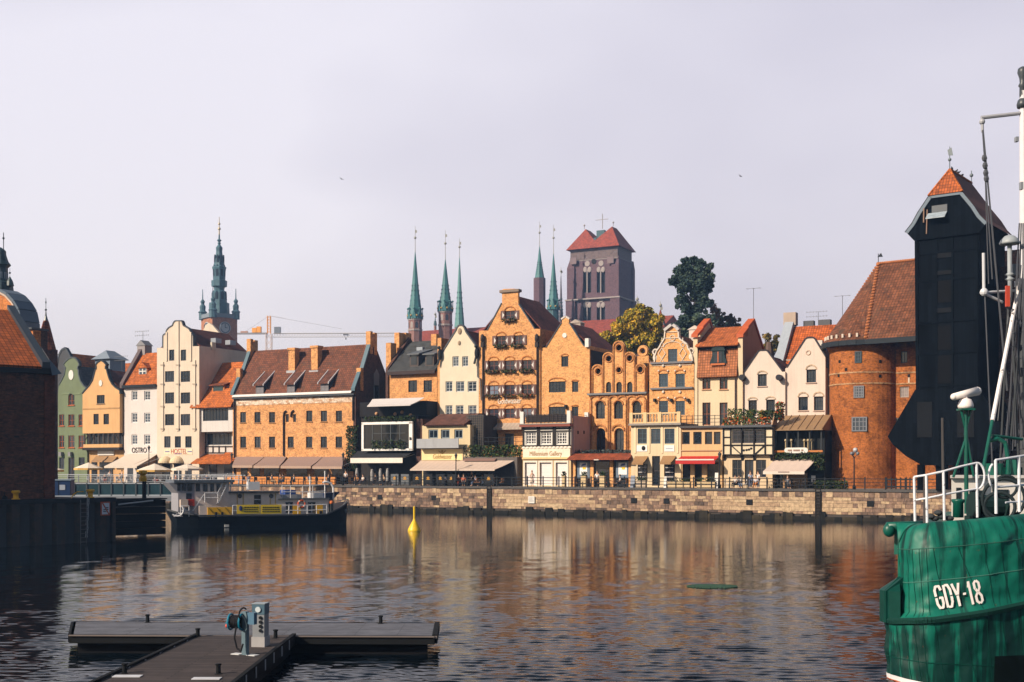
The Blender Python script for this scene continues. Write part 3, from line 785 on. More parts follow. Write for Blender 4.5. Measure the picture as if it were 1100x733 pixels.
for a,b,t,bt,yy in ((309.8,318,374,399,1.75),(334.2,343,371.6,399,1.75)):
    c_=MB();x0,x1=h.X(a,yy),h.X(a,yy)+1.05;zt_,zb_=h.Z(a,t,yy),h.Z(a,bt+3,yy)
    c_.box(x0,x1,yy,yy+1.0,zb_,zt_-.3);c_.box(x0-.12,x1+.12,yy-.12,yy+1.12,zt_-.3,zt_);ck=c_.build('chimney',ORB,h.root)
    MB().box(x0-.2,x1+.2,yy-.2,yy+.1,zb_-.1,zb_+.45).build('flashing',paint((.35,.36,.4),.5),ck)
for a,b in ((274.8,283.8),(308.2,317.2),(344.2,353.6)):
    yd=-.2;dx0,dx1=h.X(a,yd),h.X(b,yd);dzb,dzt=h.Z(a,425.5-(a-270)*.03,yd),h.Z(a,413.5-(a-270)*.03,yd)
    slope=(zr-ze-.3)/(yr+.4);yk=3.0;zk=h.Z(a,396,yk+0) 
    d=MB();d.prismx([(yd,dzb-.4),(yd,dzt),(yk,dzt+(yk-yd)*.75),(yk,dzt-.6)],dx0+.02,dx1-.02);db=d.build('dormer',paint((.045,.045,.055),.7),h.root)
    d=MB();d.prismx([(yd-.35,dzt-.05),(yk+.5,dzt+(yk+.5-yd)*.86),(yk+.5,dzt+(yk+.5-yd)*.86-.14),(yd-.35,dzt-.2)],dx0-.12,dx1+.12);d.build('dormer_roof',tiles((.12,.045,.03)),db)
    d=MB()
    for e in (dx0-.2,dx1+.08):d.prismx([(yd-.4,dzt-.0),(yk+.5,dzt+(yk+.5-yd)*.86+.1),(yk+.5,dzt+(yk+.5-yd)*.86-.12),(yd-.4,dzt-.22)],e,e+.12)
    d.build('dormer_edge',paint((.42,.42,.46),.5),db)
    d=MB();d.box(dx0+.1,dx1-.1,yd-.04,yd-.01,dzb,dzt-.15)
    for i in range(3):d.box(dx0+.1+(dx1-dx0-.2)*i/2-.04,dx0+.1+(dx1-dx0-.2)*i/2+.04,yd-.07,yd-.04,dzb,dzt-.15)
    for j in range(4):d.box(dx0+.1,dx1-.1,yd-.065,yd-.04,dzb+(dzt-dzb-.2)*j/3-.03,dzb+(dzt-dzb-.2)*j/3+.03)
    d.build('dormer_window',paint((.16,.15,.17),.5),db)
pp=MB()
pp.path([(h.X(308),-.14,h.Z(308,441.5)),(h.X(306),-.14,h.Z(306,443)),(h.X(305.3),-.14,h.Z(305,447)),(h.X(305.3),-.14,h.Z(305,490))],.11)
pp.path([(h.X(316),-.14,h.Z(316,441)),(h.X(313.8),-.14,h.Z(314,443)),(h.X(313),-.14,h.Z(313,448))],.11)
pp.path([(h.X(252.8),-.2,h.Z(253,427)),(h.X(252.8),-.2,0)],.11)
pp.path([(h.X(380),-.2,h.Z(380,424)),(h.X(380),-.2,h.Z(380,452))],.1)
pp.build('drainpipe',paint((.03,.025,.03),.5),h.root)
AWM=canvas((.30,.21,.185),.25,3.5);AWV=canvas((.42,.30,.24),.1)
for a in ((252.8,284,249.4,271.2),(284.5,308,272.4,300.2),(311,346.6,301.5,334),(347,370.5,335.4,367.4)):
    h.awning('awning',AWM,a[0],a[1],490.8,a[2],a[3],500+(a[0]-252)*.012,3.2,val=.32,valmat=AWV)
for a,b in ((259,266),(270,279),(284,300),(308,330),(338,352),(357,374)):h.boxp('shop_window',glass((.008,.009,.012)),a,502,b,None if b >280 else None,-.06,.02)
MB().box(X0+1,X1-1,-3.0,-2.75,0,1.0).build('terrace_screen',paint((.55,.21,.05),.8),h.root)

# --- dark restaurant with glazed box window
h=House('dark_restaurant','dark restaurant front with white framed bay window and retracted awnings beside the granary','restaurant',383.5,q=Q-3.0)
zt=h.Z(415,436)
m=MB();m.box(h.X(384),h.X(445),.8,7.2,0,zt);m.build('wall',paint((.03,.027,.027),.85),h.root)
b0,b1=h.X(393),h.X(446);za,zb_=h.Z(420,484),h.Z(420,454)
m=MB();m.box(b0,b1,-.7,.8,za,zb_);bx=m.build('bay',paint((.02,.02,.024),.7),h.root)
m=MB()
m.box(b0-.1,b1+.1,-.8,-.55,zb_-.25,zb_+.05);m.box(b0-.1,b1+.1,-.8,-.55,za-.05,za+.2);m.box(b0-.1,b0+.22,-.8,-.55,za,zb_);m.box(b1-.38,b1+.1,-.8,-.55,za,zb_)
m.build('bay_frame',paint((.78,.76,.75),.5),bx)
m=MB();m.box(b0+.3,b1-.4,-.74,-.71,za+.2,zb_-.25);m.build('bay_pane',glass((.012,.016,.02)),bx)
m=MB()
for k in range(1,5):
    xx=b0+(b1-b0)*(k/5)*.92+.2;m.box(xx-.05,xx+.05,-.79,-.75,za+.2,zb_-.25)
for zz in (.35,.6):m.box(b0+1.6,b1-.9,-.775,-.75,za+(zb_-za)*zz,za+(zb_-za)*zz+.05)
m.build('glazing_bar',paint((.05,.06,.07),.5),bx)
MB().prism([(b1-.3,za+1.2),(b1+.02,za+1.2),(b1+.02,za+1.5),(b1-.3,za+1.6)],-.83,-.8).build('menu_mark',DARKM,bx)
LEAFD=rndmat(((0,(.012,.022,.012)),(.6,(.03,.055,.02)),(.9,(.06,.085,.025)),(1,(.12,.06,.02))),.8,.2)
def leafbox(name,parent,x0,x1,y0,y1,z0,z1,n,size,mat,seed=0):
    r_=np.random.default_rng(seed+11);m=MB()
    for _ in range(n):
        c=np.array([r_.uniform(x0,x1),r_.uniform(y0,y1),r_.uniform(z0,z1)]);a=r_.normal(size=3);a/=np.linalg.norm(a);b=np.cross(a,r_.normal(size=3));b/=np.linalg.norm(b)
        s_=size*r_.uniform(.6,1.3)
        m.face([c-a*s_,c+b*s_*.5,c+a*s_,c-b*s_*.5],r_.uniform(.02,1))
    return m.build(name,mat,parent,recalc=False)
leafbox('plants',bx,b0+1.5,b1-.8,-1.1,-.82,za+.15,za+1.25,260,.16,LEAFD,1)
leafbox('hanging_plants',h.root,b0+.3,b1+.3,-.9,-.3,zb_+.1,zb_+.75,420,.17,LEAFD,2)
# terrace on top: white awning over a dark gallery
h.awning('roof_awning',canvas((.62,.58,.58),.05),400,456,428,394.5,441,435.5,2.4,y=.4,val=.12)
m=MB();m.box(h.X(384),h.X(456),.5,3.0,zb_+.8,zt+.5);m.build('gallery',paint((.018,.017,.02),.8),h.root)
for px,py in ((404.5,444.6),(424.5,445),(441,446),(432,443)):p=h.P(px,py,.4);MB().ball((p[0],.4,p[1]),.22,n=8).build('lantern',paint((.5,.28,.15),.6),h.root)
h.awning('lower_awning',canvas((.035,.036,.042),.5,2),384,446,484.5,376.5,432.5,492,3.0,y=.6,val=.62,valmat=paint((.76,.66,.60),.8))
m=MB();m.box(h.X(446),h.X(453),.2,7,0,h.Z(450,450));m.build('side_wall',brick((.10,.04,.03),(.07,.03,.025),(.08,.06,.05)),h.root)
# ivy on the corner
tag(leafbox('ivy',None,-.2,1.4,-.45,.1,.5,6.2,900,.17,LEAFD,3),'ragged green ivy climbing the corner between granary and dark restaurant','ivy')
iv=[o for o in COL.objects if o.name =='ivy'][0];p=quay_point(374.5,Q-.1);iv.location=(p[0],p[1],ZQ+1.2);iv.rotation_euler=(0,0,TH)

# --- orange brick house with slate roof behind it
h=House('slate_roofed_house','orange brick house with dark slate roof, two dormers and stepped parapet','house',418,q=Q+3)
for a,b in ((438.6,448),(455,464)):h.win(a,408.7,b,421.3,NAVYF,nx=2,nz=3)
ze,yr=h.Z(445,399.5),5.0;zr=h.Z(445,367,yr)
h.wall([(418,None),(469.4,None),(469.4,399),(418,400)],ORB,depth=10,eave=ze)
h.roof_street(h.X(418),h.X(469.5),ze+.1,yr,zr,-.5,10.3,TILE_S)
m=MB();m.box(h.X(418),h.X(469.5),-.6,-.35,ze-.35,ze+.1);m.build('gutter',paint((.05,.035,.035),.6),h.root)
for px,yy,t,bt in ((414.6,1.2,368.5,392),(423.6,3.2,357.6,380),(431,4.6,357.8,372)):
    x=h.X(px,yy);m=MB();m.box(x,x+.75,yy,yy+1.3,h.Z(px,bt+6,yy),h.Z(px,t,yy));m.build('parapet_step',ORB,h.root)
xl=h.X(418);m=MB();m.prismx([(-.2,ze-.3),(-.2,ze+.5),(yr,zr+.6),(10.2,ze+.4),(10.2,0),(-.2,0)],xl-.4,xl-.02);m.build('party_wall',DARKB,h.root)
x=h.X(463,4.0);m=MB();m.box(x,x+.8,4.0,4.8,zr-1.2,zr+.7);m.build('chimney',ORB,h.root)
for a,b in ((441,448.6),(457.6,465.2)):
    yd=.2;dx0,dx1=h.X(a,yd),h.X(b,yd);dzb,dzt=h.Z(a,392,yd),h.Z(a,380.5,yd)
    d=MB();d.box(dx0-.12,dx1+.12,yd,yd+2.6,dzb-.3,dzt);db=d.build('dormer',paint((.06,.045,.042),.7),h.root)
    d=MB();d.prismx([(yd-.35,dzt),(yd+3.6,dzt+.95),(yd+3.6,dzt+.75),(yd-.35,dzt-.14)],dx0-.35,dx1+.4);d.build('dormer_roof',paint((.10,.11,.125),.5),db)
    d=MB();d.box(dx0+.1,dx1-.1,yd-.05,yd-.01,dzb,dzt-.08);d.build('dormer_pane',glass((.03,.04,.055)),db)
p=h.P(452,372.5,3.6);m=MB();m.box(p[0]-.4,p[0]+.5,3.2,4.0,p[1]-.7,p[1]-.1);m.build('skylight',paint((.3,.34,.4),.3),h.root)

# --- cream house with round-topped gable
h=House('cream_gabled_house','pale yellow house with steep rounded gable and small white windows','house',472.5,q=Q-.2)
cf=(.42,.44,.46);cp_=glass((.035,.055,.08))
for a,b in ((486,492.8),(496.4,503)):h.win(a,383,b,393.8,cf,nx=2,nz=3,fw=.11,pane=cp_)
for a,b in ((478.6,486),(489.8,498.8),(502.4,512)):h.win(a,409.8,b,421,cf,nx=2,nz=3,fw=.11,pane=cp_)
for a,b in ((478.6,486),(489.6,498),(503,512)):h.win(a,435.6,b,446.5,cf,nx=2,nz=3,fw=.11,pane=cp_)
gab=[(472.5,389),(475.5,380),(476.8,377),(490.6,354.6),(491.5,352),(493.2,350.3),(495.5,350),(497.6,351.4),(498.8,354),(500,357),(512.6,374.6),(514.3,377)]
h.wall([(472.5,None),(514.3,None)]+gab[::-1],plaster((.66,.575,.45),.09,.2),depth=9,eave=h.Z(493,381))
h.coping(gab[1:],t=.16,c=(.045,.05,.065))
h.roof_gable(h.X(472.6),h.X(514),h.Z(493,381),h.X(495),h.Z(495,354),.4,9,TILE_D)
m=MB();x=h.X(470.6,0);m.box(x-.2,x+.32,.2,2,0,h.Z(471,363));m.build('corner_pier',ORB,h.root)
for px,py in ((473.8,382),(513.3,380.5)):
    p=h.P(px,py);d=MB();d.ball((p[0],-.25,p[1]+.1),.3,.3,.7,8,6);d.ball((p[0],-.45,p[1]+.9),.22);d.bar((p[0],-.25,p[1]),(p[0]-.3,-.35,p[1]-1.2),.2);d.build('drain_spout',DARKM,h.root)
pp=MB();pp.path([(h.X(513.6),-.16,h.Z(513,384)),(h.X(513.6),-.16,h.Z(513,405)),(h.X(516.5),-.16,h.Z(516,407)),(h.X(517.5),-.16,h.Z(517,430))],.07);pp.build('drainpipe',paint((.12,.12,.13),.5),h.root)
for px,py,r_ in ((494,356,.28),(493.5,368.6,.2)):
    p=h.P(px,py);d=MB();d.ball((p[0],-.05,p[1]),r_,.12,r_*1.4,8,6);d.build('ornament',paint((.30,.22,.15),.8),h.root)

# --- low annex in front of it
h=House('yellow_annex','low pale yellow restaurant annex with brown tiled roof and long beige awning','restaurant',453.5,q=4.6)
af=(.16,.2,.24)
for a,b in ((460.2,470.4),(473.6,483),(488,497)):h.win(a,461.5,b,471.2,af,nx=2,nz=1,fw=.14)
yb=1.2
h.wall([(453.5,None),(505,None),(505,456.5),(453.5,457.5)],plaster((.60,.49,.31),.09),depth=4.6,eave=h.Z(478,457))
ze=h.Z(478,456.6);m=MB();m.prismx([(-.5,ze),(3.2,h.Z(478,445,3.2)),(4.6,h.Z(478,445,3.2)),(4.6,ze-.1),(-.4,ze-.12)],h.X(457.5),h.X(500.6));m.build('roof',tiles((.12,.05,.038)),h.root)
m=MB();m.box(h.X(452.8),h.X(497.6),-1.1,-1.0,h.Z(475,481.5,-1),h.Z(475,471.4,-1));m.box(h.X(452.8),h.X(497.6),-1.0,0,h.Z(475,481.5,-1),h.Z(475,481,-1));m.build('balcony',plaster((.36,.37,.40),.1),h.root)
sg=h.boxp('sign_board',plaster((.75,.60,.32),.05),453.4,482.6,497.6,494.6,-.12,-.01)
GOLD=paint((.32,.19,.04),.5)
lettering('Goldwasser',.78,GOLD,sg,(h.X(475.5),-.14,h.Z(475.5,490.8)),width=h.X(485.5)-h.X(465.2),shear=.2)
d=MB();p=h.P(475.5,485.8);d.tube((p[0]-.5,-.135,p[1]+.15),(p[0],-.135,p[1]-.2),.05);d.tube((p[0]+.5,-.135,p[1]+.15),(p[0],-.135,p[1]-.2),.05);d.ball((p[0],-.13,p[1]+.1),.12,.02,.16);d.build('emblem',GOLD,sg)
h.awning('awning',canvas((.56,.44,.37),.08,1.5),452,553,494.6,440.5,531.5,504.3,3.0,val=.16,valmat=canvas((.60,.50,.44),.05))
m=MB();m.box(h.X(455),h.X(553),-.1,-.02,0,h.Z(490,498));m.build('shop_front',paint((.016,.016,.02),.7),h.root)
# planter hedge on the annex roof and the trellis beside
m=MB();m.box(h.X(498),h.X(556),-.1,4.5,0,h.Z(520,491));m.build('terrace_base',paint((.10,.085,.08),.8),h.root)
leafbox('hedge',h.root,h.X(498.5),h.X(559),-.2,.5,h.Z(528,491),h.Z(528,478.5),1500,.17,rndmat(((0,(.016,.035,.016)),(.6,(.05,.085,.025)),(.9,(.09,.12,.03)),(1,(.3,.10,.03))),.8,.2),5)
m=MB();tx0,tx1=h.X(501,1),h.X(518.5,1);tz0,tz1=h.Z(510,480,1),h.Z(510,446,1)
for k in range(9):xx=tx0+(tx1-tx0)*k/8;m.box(xx-.025,xx+.025,.98,1.02,tz0,tz1)
for k in range(14):zz=tz0+(tz1-tz0)*k/13;m.box(tx0,tx1,.96,.98,zz-.025,zz+.025)
m.build('trellis',paint((.09,.075,.065),.7),h.root)
m=MB();m.box(tx0,tx1,1.3,4.5,tz0-.5,tz1);m.build('stair_house',paint((.045,.043,.048),.8),h.root)
m=MB()
for zz in (.5,.95):m.bar((h.X(500),.6,h.Z(528,479)+zz),(h.X(559),.6,h.Z(528,479)+zz),.05)
for k in range(9):xx=h.X(500)+(h.X(559)-h.X(500))*k/8;m.bar((xx,.6,h.Z(528,482)),(xx,.6,h.Z(528,479)+1),.05)
m.build('terrace_railing',DARKM,h.root)
m=MB();m.prismx([(-.6,h.Z(530,494.5,-.6)),(.4,h.Z(530,490.5,.4)),(.4,h.Z(530,492,.4)),(-.6,h.Z(530,495.2,-.6))],h.X(500),h.X(534));m.build('folded_roof',paint((.22,.13,.11),.7),h.root)

# --- tall orange hotel with shutters
h=House('shuttered_house','tall orange brick gabled house with shuttered windows and flower boxes','house',514.6,q=Q-.2)
hf=(.14,.035,.03);hp=glass((.014,.016,.03))
rows=[((542.5,553.2),334,343.4),((533.5,543.4),361,371.2),((552.4,561.4),360.4,370.6)]
rows +=[((a,b),387.3+d_,398+d_) for (a,b),d_ in (((525,535.6),.4),((542.4,552.8),0),((561,571.2),-.5))]
rows +=[((a,b),413.6+d_,424.4+d_) for (a,b),d_ in (((525,535.6),.4),((542.4,552.8),0),((561,571.2),-.5))]
rows +=[((a,b),439+d_,449.6+d_) for (a,b),d_ in (((525,535.6),.4),((542.4,552.8),0),((561,571.2),-.5))]
SHB=paint((.60,.57,.55),.6);SHW=paint((.11,.045,.035),.6)
FLOW=rndmat(((0,(.02,.04,.015)),(.6,(.06,.07,.02)),(.85,(.14,.07,.02)),(1,(.34,.06,.02))),.8,.2)
random.seed(5)
for i,((a,b),t,bt) in enumerate(rows):
    lit=random.random() <.35
    w=h.win(a,t,b,bt,hf,nx=2,nz=2,pane=glass((.16,.2,.28),.1) if lit else hp,hood=(.8,(.44,.16,.045)))
    for px,sgn in ((a,-1),(b,1)):
        x=h.X(px);wd=.52;za,zb_=h.Z(px,bt),h.Z(px,t);mid=x+sgn*(wd/2+.03)
        sh=MB().box(mid-wd/2,mid+wd/2,-.10,-.03,za,zb_).build('shutter',SHW,w)
        n=8;pts=[(mid-sgn*wd*.5+sgn*wd*.5*abs(math.cos(math.pi*k/n)),za+.08+(zb_-za-.16)*k/n) for k in range(n+1)]
        MB().prism(pts,-.115,-.1).build('pale_panel',SHB,sh)
    if i <9:
        bx_=MB().box(h.X(a)-.1,h.X(b)+.1,-.38,-.04,h.Z(a,bt+2.4),h.Z(a,bt+.4)).build('flower_box',paint((.16,.07,.04),.8),w)
        leafbox('flowers',bx_,h.X(a)-.25,h.X(b)+.25,-.55,-.1,h.Z(a,bt+2.8),h.Z(a,bt-.5),110,.15,FLOW if i >=6 else LEAFD,20+i)
gab=[(514.6,355.4),(523.8,355.2),(539.3,326),(539.3,315.5),(537.6,314.6),(537.6,312.4),(541,310.6),(553,310.2),(557.6,311.6),(557.6,313.8),(556.6,315),(556.8,327),(574,353.4),(580.2,353.4)]
h.wall([(514.6,None),(580.2,None)]+gab[::-1],ORB,depth=9.3,eave=h.Z(547,355))
h.coping([(523.8,355.2),(539.3,326)],t=.12);h.coping([(556.8,327),(574,353.4)],t=.12)
h.boxp('gable_cap',paint((.20,.15,.12),.8),537.3,311.4,558,314.2,-.22,.6)
h.roof_gable(h.X(514.8),h.X(580),h.Z(547,355),h.X(548),h.Z(548,316),.4,9.2,tiles((.16,.045,.035)))
p=h.P(572,339,2.2);
m=MB()
for px in (519.6,577.8):
    x=h.X(px);m.tube((x,-.2,h.Z(px,372)),(x,-.2,h.Z(px,452)),.1);m.box(x-.2,x+.2,-.42,-.05,h.Z(px,373.5),h.Z(px,368));m.ball((x,-.3,h.Z(px,364)),.26,.26,.55)
m.build('drainpipe',paint((.035,.028,.028),.5),h.root)
lettering('Goldwasser',.95,paint((.75,.68,.6),.6),h.root,(h.X(547.5),-.08,h.Z(547.5,431)),width=h.X(560)-h.X(535))
h.awning('canopy',canvas((.42,.34,.28),.25,2),518.5,560,454.6,518.5,560,459.5,1.1,val=.25)
for a,b in ((527,535),(543,552)):h.boxp('terrace_door',glass(),a,466,b,482,-.05,.02)

# --- plain orange brick house
h=House('plain_brick_house','plain orange brick gabled house with a round stone boss and few wide windows','house',579.6,q=Q)
hd=(.46,.17,.05)
h.win(603,382.8,610.4,394,NAVYF,nx=2,nz=4,hood=(.7,hd))
h.win(589.6,410,607.6,421.6,NAVYF,nx=5,nz=3,hood=(.45,hd));h.win(614.5,410,621.2,421.2,NAVYF,nx=2,nz=4,hood=(.6,hd))
h.win(589.6,437,607.6,449,NAVYF,nx=5,nz=3,hood=(.45,hd));h.win(614.3,437,621.2,449,NAVYF,nx=2,nz=4,hood=(.6,hd))
gab=[(579.8,373.8),(586.8,373.6),(603.6,347),(603.8,343.5),(607.4,341),(611,343.4),(611.4,347.6),(627,372),(633.4,371.8)]
h.wall([(579.8,None),(633.4,None)]+gab[::-1],ORB2,depth=9,eave=h.Z(606,373))
h.coping([(586.8,373.6),(603.6,347)],t=.1);h.coping([(611.4,347.6),(627,372)],t=.1);h.coping([(603.4,343.8),(607.4,341),(611.4,343.6)],t=.2,c=(.5,.45,.42))
h.roof_gable(h.X(580),h.X(633),h.Z(606,373),h.X(607.4),h.Z(607,346),.4,9,tiles((.17,.045,.035)))
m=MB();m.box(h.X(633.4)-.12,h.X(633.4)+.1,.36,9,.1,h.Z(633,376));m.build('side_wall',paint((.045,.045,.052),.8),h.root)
p=h.P(606.6,360.4);o=MB().lathe([(.01,-.06),(.28,-.06),(.28,.04),(.01,.04)],n=14).build('boss',WHITEP,h.root);o.location=(p[0],-.04,p[1]);o.rotation_euler=(R(90),0,0)
m=MB();p=h.P(632,368.5);m.box(p[0]-.3,p[0]+.15,-.3,.3,p[1]-.5,p[1]+.5);m.build('corner_block',WHITEP,h.root)
x=h.X(613,7);m=MB();m.box(x,x+1.3,7,8.2,h.Z(620,360,7),h.Z(620,347,7));m.prism([(x-.15,h.Z(620,347,7)),(x+1.45,h.Z(620,347,7)),(x+.65,h.Z(620,343,7))],6.9,8.3);m.build('chimney',plaster((.42,.36,.33)),h.root)
d=MB();p=h.P(608.6,437.5);d.box(p[0]-.12,p[0]+.12,-.4,-.02,p[1]-.2,p[1]+.25);d.build('wall_lamp',DARKM,h.root)

# --- the brick house with five rounded piers
h=House('round_pier_house','orange brick house with stepped gable of five rounded piers and dark portholes','house',632.5,q=Q-.1)
def circ(px,py,rpx,n=14):
    c=h.P(px,py);r_=rpx/9.3;return [(c[0]+r_*math.cos(2*math.pi*k/n),c[1]+r_*math.sin(2*math.pi*k/n)) for k in range(n)]
port=[(642.6,399,3.2),(654,385.4,3.3),(665,373.7,3.4),(664.8,397.6,2.9),(676.4,385,3.3),(687.7,397.2,3.3)]
PD=paint((.01,.012,.016),.4)
for c in port:h.holes.append(circ(*c))
for a,b in ((651,656.5),(662,668),(673.6,679.4)):h.win(a,410.4,b,421.6,NAVYF,arch=1,nx=1,nz=1,rev=.2)
piers=[(635.5,648.2,391.4),(647.2,659.4,378.3),(658.2,671,366),(670.2,682.8,377.9),(681.8,694,390.2)]
out=[]
def round_top(a,b,t,k0,k1,n=10):
    cx=(a+b)/2;r_=(b-a)/2
    return [(cx-r_*math.cos(math.pi*k/n),t+r_*.95-r_*.95*math.sin(math.pi*k/n)) for k in range(k0,k1+1)]
top=[(632.5,423)]+[(635.5,423)]+round_top(*piers[0],0,8)+[(647.2,391)]+round_top(*piers[1],0,8)+[(658.2,378)]+round_top(*piers[2],0,10)+[(671,377)]+round_top(*piers[3],2,10)+[(682.8,390)]+round_top(*piers[4],2,10)+[(694,423),(695,423)]
zc=h.Z(664,422.6)
def clampz(pts):return [(x,max(z,zc)) for x,z in pts]
gpts=clampz([h.P(*p) for p in top])
h.wall_xz([(gpts[0][0],zc)]+gpts[1:-1]+[(gpts[-1][0],zc)] ,ORB2,thick=.5,name='gable')
back=MB();back.box(h.X(636),h.X(693.5),.32,.45,zc+.1,h.Z(664,392));back.box(h.X(649),h.X(682),.32,.45,h.Z(664,392),h.Z(664,380));back.box(h.X(660),h.X(670),.32,.45,h.Z(664,380),h.Z(664,369));back.build('niche_back',PD,h.root)
BR=brick((.50,.20,.065),(.36,.135,.045),(.38,.21,.10))
mm=MB()
for a,b,t in piers:                                         # raised brick roll round every pier
    pts=[h.P(a,422.6)]+[h.P(*q_) for q_ in round_top(a,b,t,0,10)]+[h.P(b,422.6)]
    cx=(pts[0][0]+pts[-1][0])/2
    for (p0,p1) in zip(pts,pts[1:]):mm.tube((p0[0]+(.12 if p0[0] <cx else-.12),-.06,p0[1]-.1),(p1[0]+(.12 if p1[0] <cx else-.12),-.06,p1[1]-.1),.09,n=6)
mm.build('pier_roll',BR,h.root)
for c in port:
    p=h.P(c[0],c[1]);d=MB();d.torus((p[0],-.03,p[1]),(0,1,0),c[2]/9.3+.06,.09,16,5);d.build('porthole_ring',BR,h.root)
h.boxp('cornice',paint((.14,.15,.17),.6),632,422,695.5,424,-.35,.3)
for a,b in ((640,649.8),(659.5,669.2),(679.3,689)):h.win(a,431,b,450,NAVYF,arch=.9,nx=2,nz=3,rev=.3)
for a,b in ((640,650.2),(659.8,670.2),(680,690)):h.win(a,460,b,487,NAVYF,arch=.9,nx=2,nz=3,rev=.4,name='door')
h.wall_xz([(h.X(632.5),0),(h.X(695),0),(h.X(695),zc),(h.X(632.5),zc)],ORB2,depth=9,eave=zc-.05,thick=.5)
mm=MB()
for a,b in ((634.6,654.2),(654.8,673.6),(674.2,693.4)):
    c_=(a+b)/2
    for (l,r_,t) in ((a,c_,425.5),(c_,b,425.5)):
        pts=[h.P(*q_) for q_ in round_top(l,r_,t,0,10)]
        for p0,p1 in zip(pts,pts[1:]):mm.tube((p0[0],-.06,p0[1]),(p1[0],-.06,p1[1]),.11,n=6)
    for px in (a,b):mm.box(h.X(px)-.14,h.X(px)+.14,-.16,.02,0,h.Z(px,430))
    pts=[h.P(*q_) for q_ in round_top(a+3,b-3,456.5,0,10)]
    for p0,p1 in zip(pts,pts[1:]):mm.tube((p0[0],-.06,p0[1]),(p1[0],-.06,p1[1]),.13,n=6)
    pts=[h.P(*q_) for q_ in round_top(a+4.6,b-4.2,430,0,10)]
    for p0,p1 in zip(pts,pts[1:]):mm.tube((p0[0],-.04,p0[1]),(p1[0],-.04,p1[1]),.10,n=6)
mm.build('blind_arch',BR,h.root)
h.roof_gable(h.X(634),h.X(694),zc,h.X(664),h.Z(664,385),.55,9,TILE_D)
m=MB();c=h.P(690.8,377.5,4);m.torus((c[0],4,c[1]),(0,1,0),.5,.22,18,6);m.box(c[0]-.7,c[0]+.75,3.85,4.15,c[1]-4,c[1]-.55);m.build('ring_finial',ORB2,h.root)

# --- ornate gabled house
h=House('scrolled_gable_house','orange brick house with ornate scrolled gable trimmed in white','house',697.6,q=Q-.1)
tf=(.035,.07,.10);tp=glass((.03,.055,.09))
h.win(717.6,375,727.6,389,tf,nx=3,nz=3,pane=tp,fw=.12)
for a,b in ((707.8,717.6),(725.6,735.7)):
    h.win(a,401.6,b,416,tf,nx=3,nz=3,pane=tp,fw=.12,hood=(.9,(.45,.17,.05)))
    h.win(a,430.8,b,446,tf,nx=3,nz=3,pane=tp,fw=.12,hood=(.9,(.45,.17,.05)))
gab=[(697.6,389.6),(704,389),(704.2,383),(706,377.5),(709,373.5),(711,369.3),(713.3,366.2),(714.6,363.4),(715.2,356.3),(718.6,353.4),(722.6,350.4),(726,353),(728.2,355.6),(728.6,363),(731,365.8),(734,367.6),(737.6,370.6),(738.6,374.6),(740.6,377.4),(743,383.5),(743.4,388.6),(745.4,388.5)]
h.wall([(697.6,None),(745.4,None)]+gab[::-1],ORB2,depth=9,eave=h.Z(721,392))
WT=plaster((.66,.58,.50),.08)
h.coping(gab[1:-1],t=.14,c=(.60,.52,.45),y0=-.14,y1=.4)
for y0,y1 in ((388.8,390.8),(416.4,418.2)):h.boxp('cornice',paint((.13,.13,.15),.6),699.5,y0,744.5,y1,-.26,.02)
mm=MB()
for px in (711.2,733.6):
    c=h.P(px,380);k=8;dm=[(0,.62),(.42,0),(0,-.62),(-.42,0)]
    for i in range(4):
        a,b=dm[i],dm[(i+1) % 4];mm.bar((c[0]+a[0],-.04,c[1]+a[1]),(c[0]+b[0],-.04,c[1]+b[1]),.09,.06)
    mm.torus((c[0],-.03,c[1]+.95),(0,1,0),.22,.05,12,4);mm.torus((c[0],-.03,c[1]-.9),(0,1,0),.17,.05,12,4);mm.bar((c[0],-.03,c[1]+1.2),(c[0],-.03,c[1]+1.75),.07)
c=h.P(722.6,363.4);mm.torus((c[0],-.04,c[1]),(0,1,0),.3,.06,14,4)
for k in range(9):t0,t1=math.pi*k/9,math.pi*(k+1)/9;c=h.P(722.6,372.5);mm.bar((c[0]+1.05*math.cos(t0),-.04,c[1]+.55*math.sin(t0)),(c[0]+1.05*math.cos(t1),-.04,c[1]+.55*math.sin(t1)),.08,.06)
mm.bar((h.X(714.5),-.04,h.Z(714,363.6)),(h.X(729),-.04,h.Z(729,363)),.1,.08);mm.bar((h.X(715),-.04,h.Z(715,357)),(h.X(728.6),-.04,h.Z(729,356.4)),.1,.08)
for px in (712.7,730.6):
    for py in (393,421.2):c=h.P(px,py);mm.ball((c[0],-.1,c[1]),.16,.1,.16)
    for s_ in (-5,5):
        for py in (398.5,427.5):c=h.P(px+s_,py);mm.ball((c[0],-.1,c[1]),.11,.08,.11)
mm.bar((h.X(701),-.04,h.Z(701,393)),(h.X(743),-.04,h.Z(743,392)),.06,.05)
mm.build('trim',WT,h.root)
h.coping([(715,356.4),(718.6,353.4),(722.6,350.4),(726,353),(728.4,355.8)],t=.3,c=(.45,.42,.42),y0=-.3,name='pediment')
for px,py in ((703.6,383),(742.2,382)):
    c=h.P(px,py);d=MB();d.torus((c[0],.1,c[1]+.5),(0,1,0),.28,.1,14,5);d.ball((c[0],.1,c[1]-.15),.3,.2,.42);d.build('scroll',WT,h.root)
h.roof_gable(h.X(698),h.X(745),h.Z(721,392),h.X(722),h.Z(722,358),.4,9,tiles((.15,.045,.03)))
for px in (704,721.5,739.5):
    c=h.P(px,430.4);d=MB();d.box(c[0]-.12,c[0]+.12,-.4,-.02,c[1]-.15,c[1]+.2);d.build('wall_lamp',DARKM,h.root)
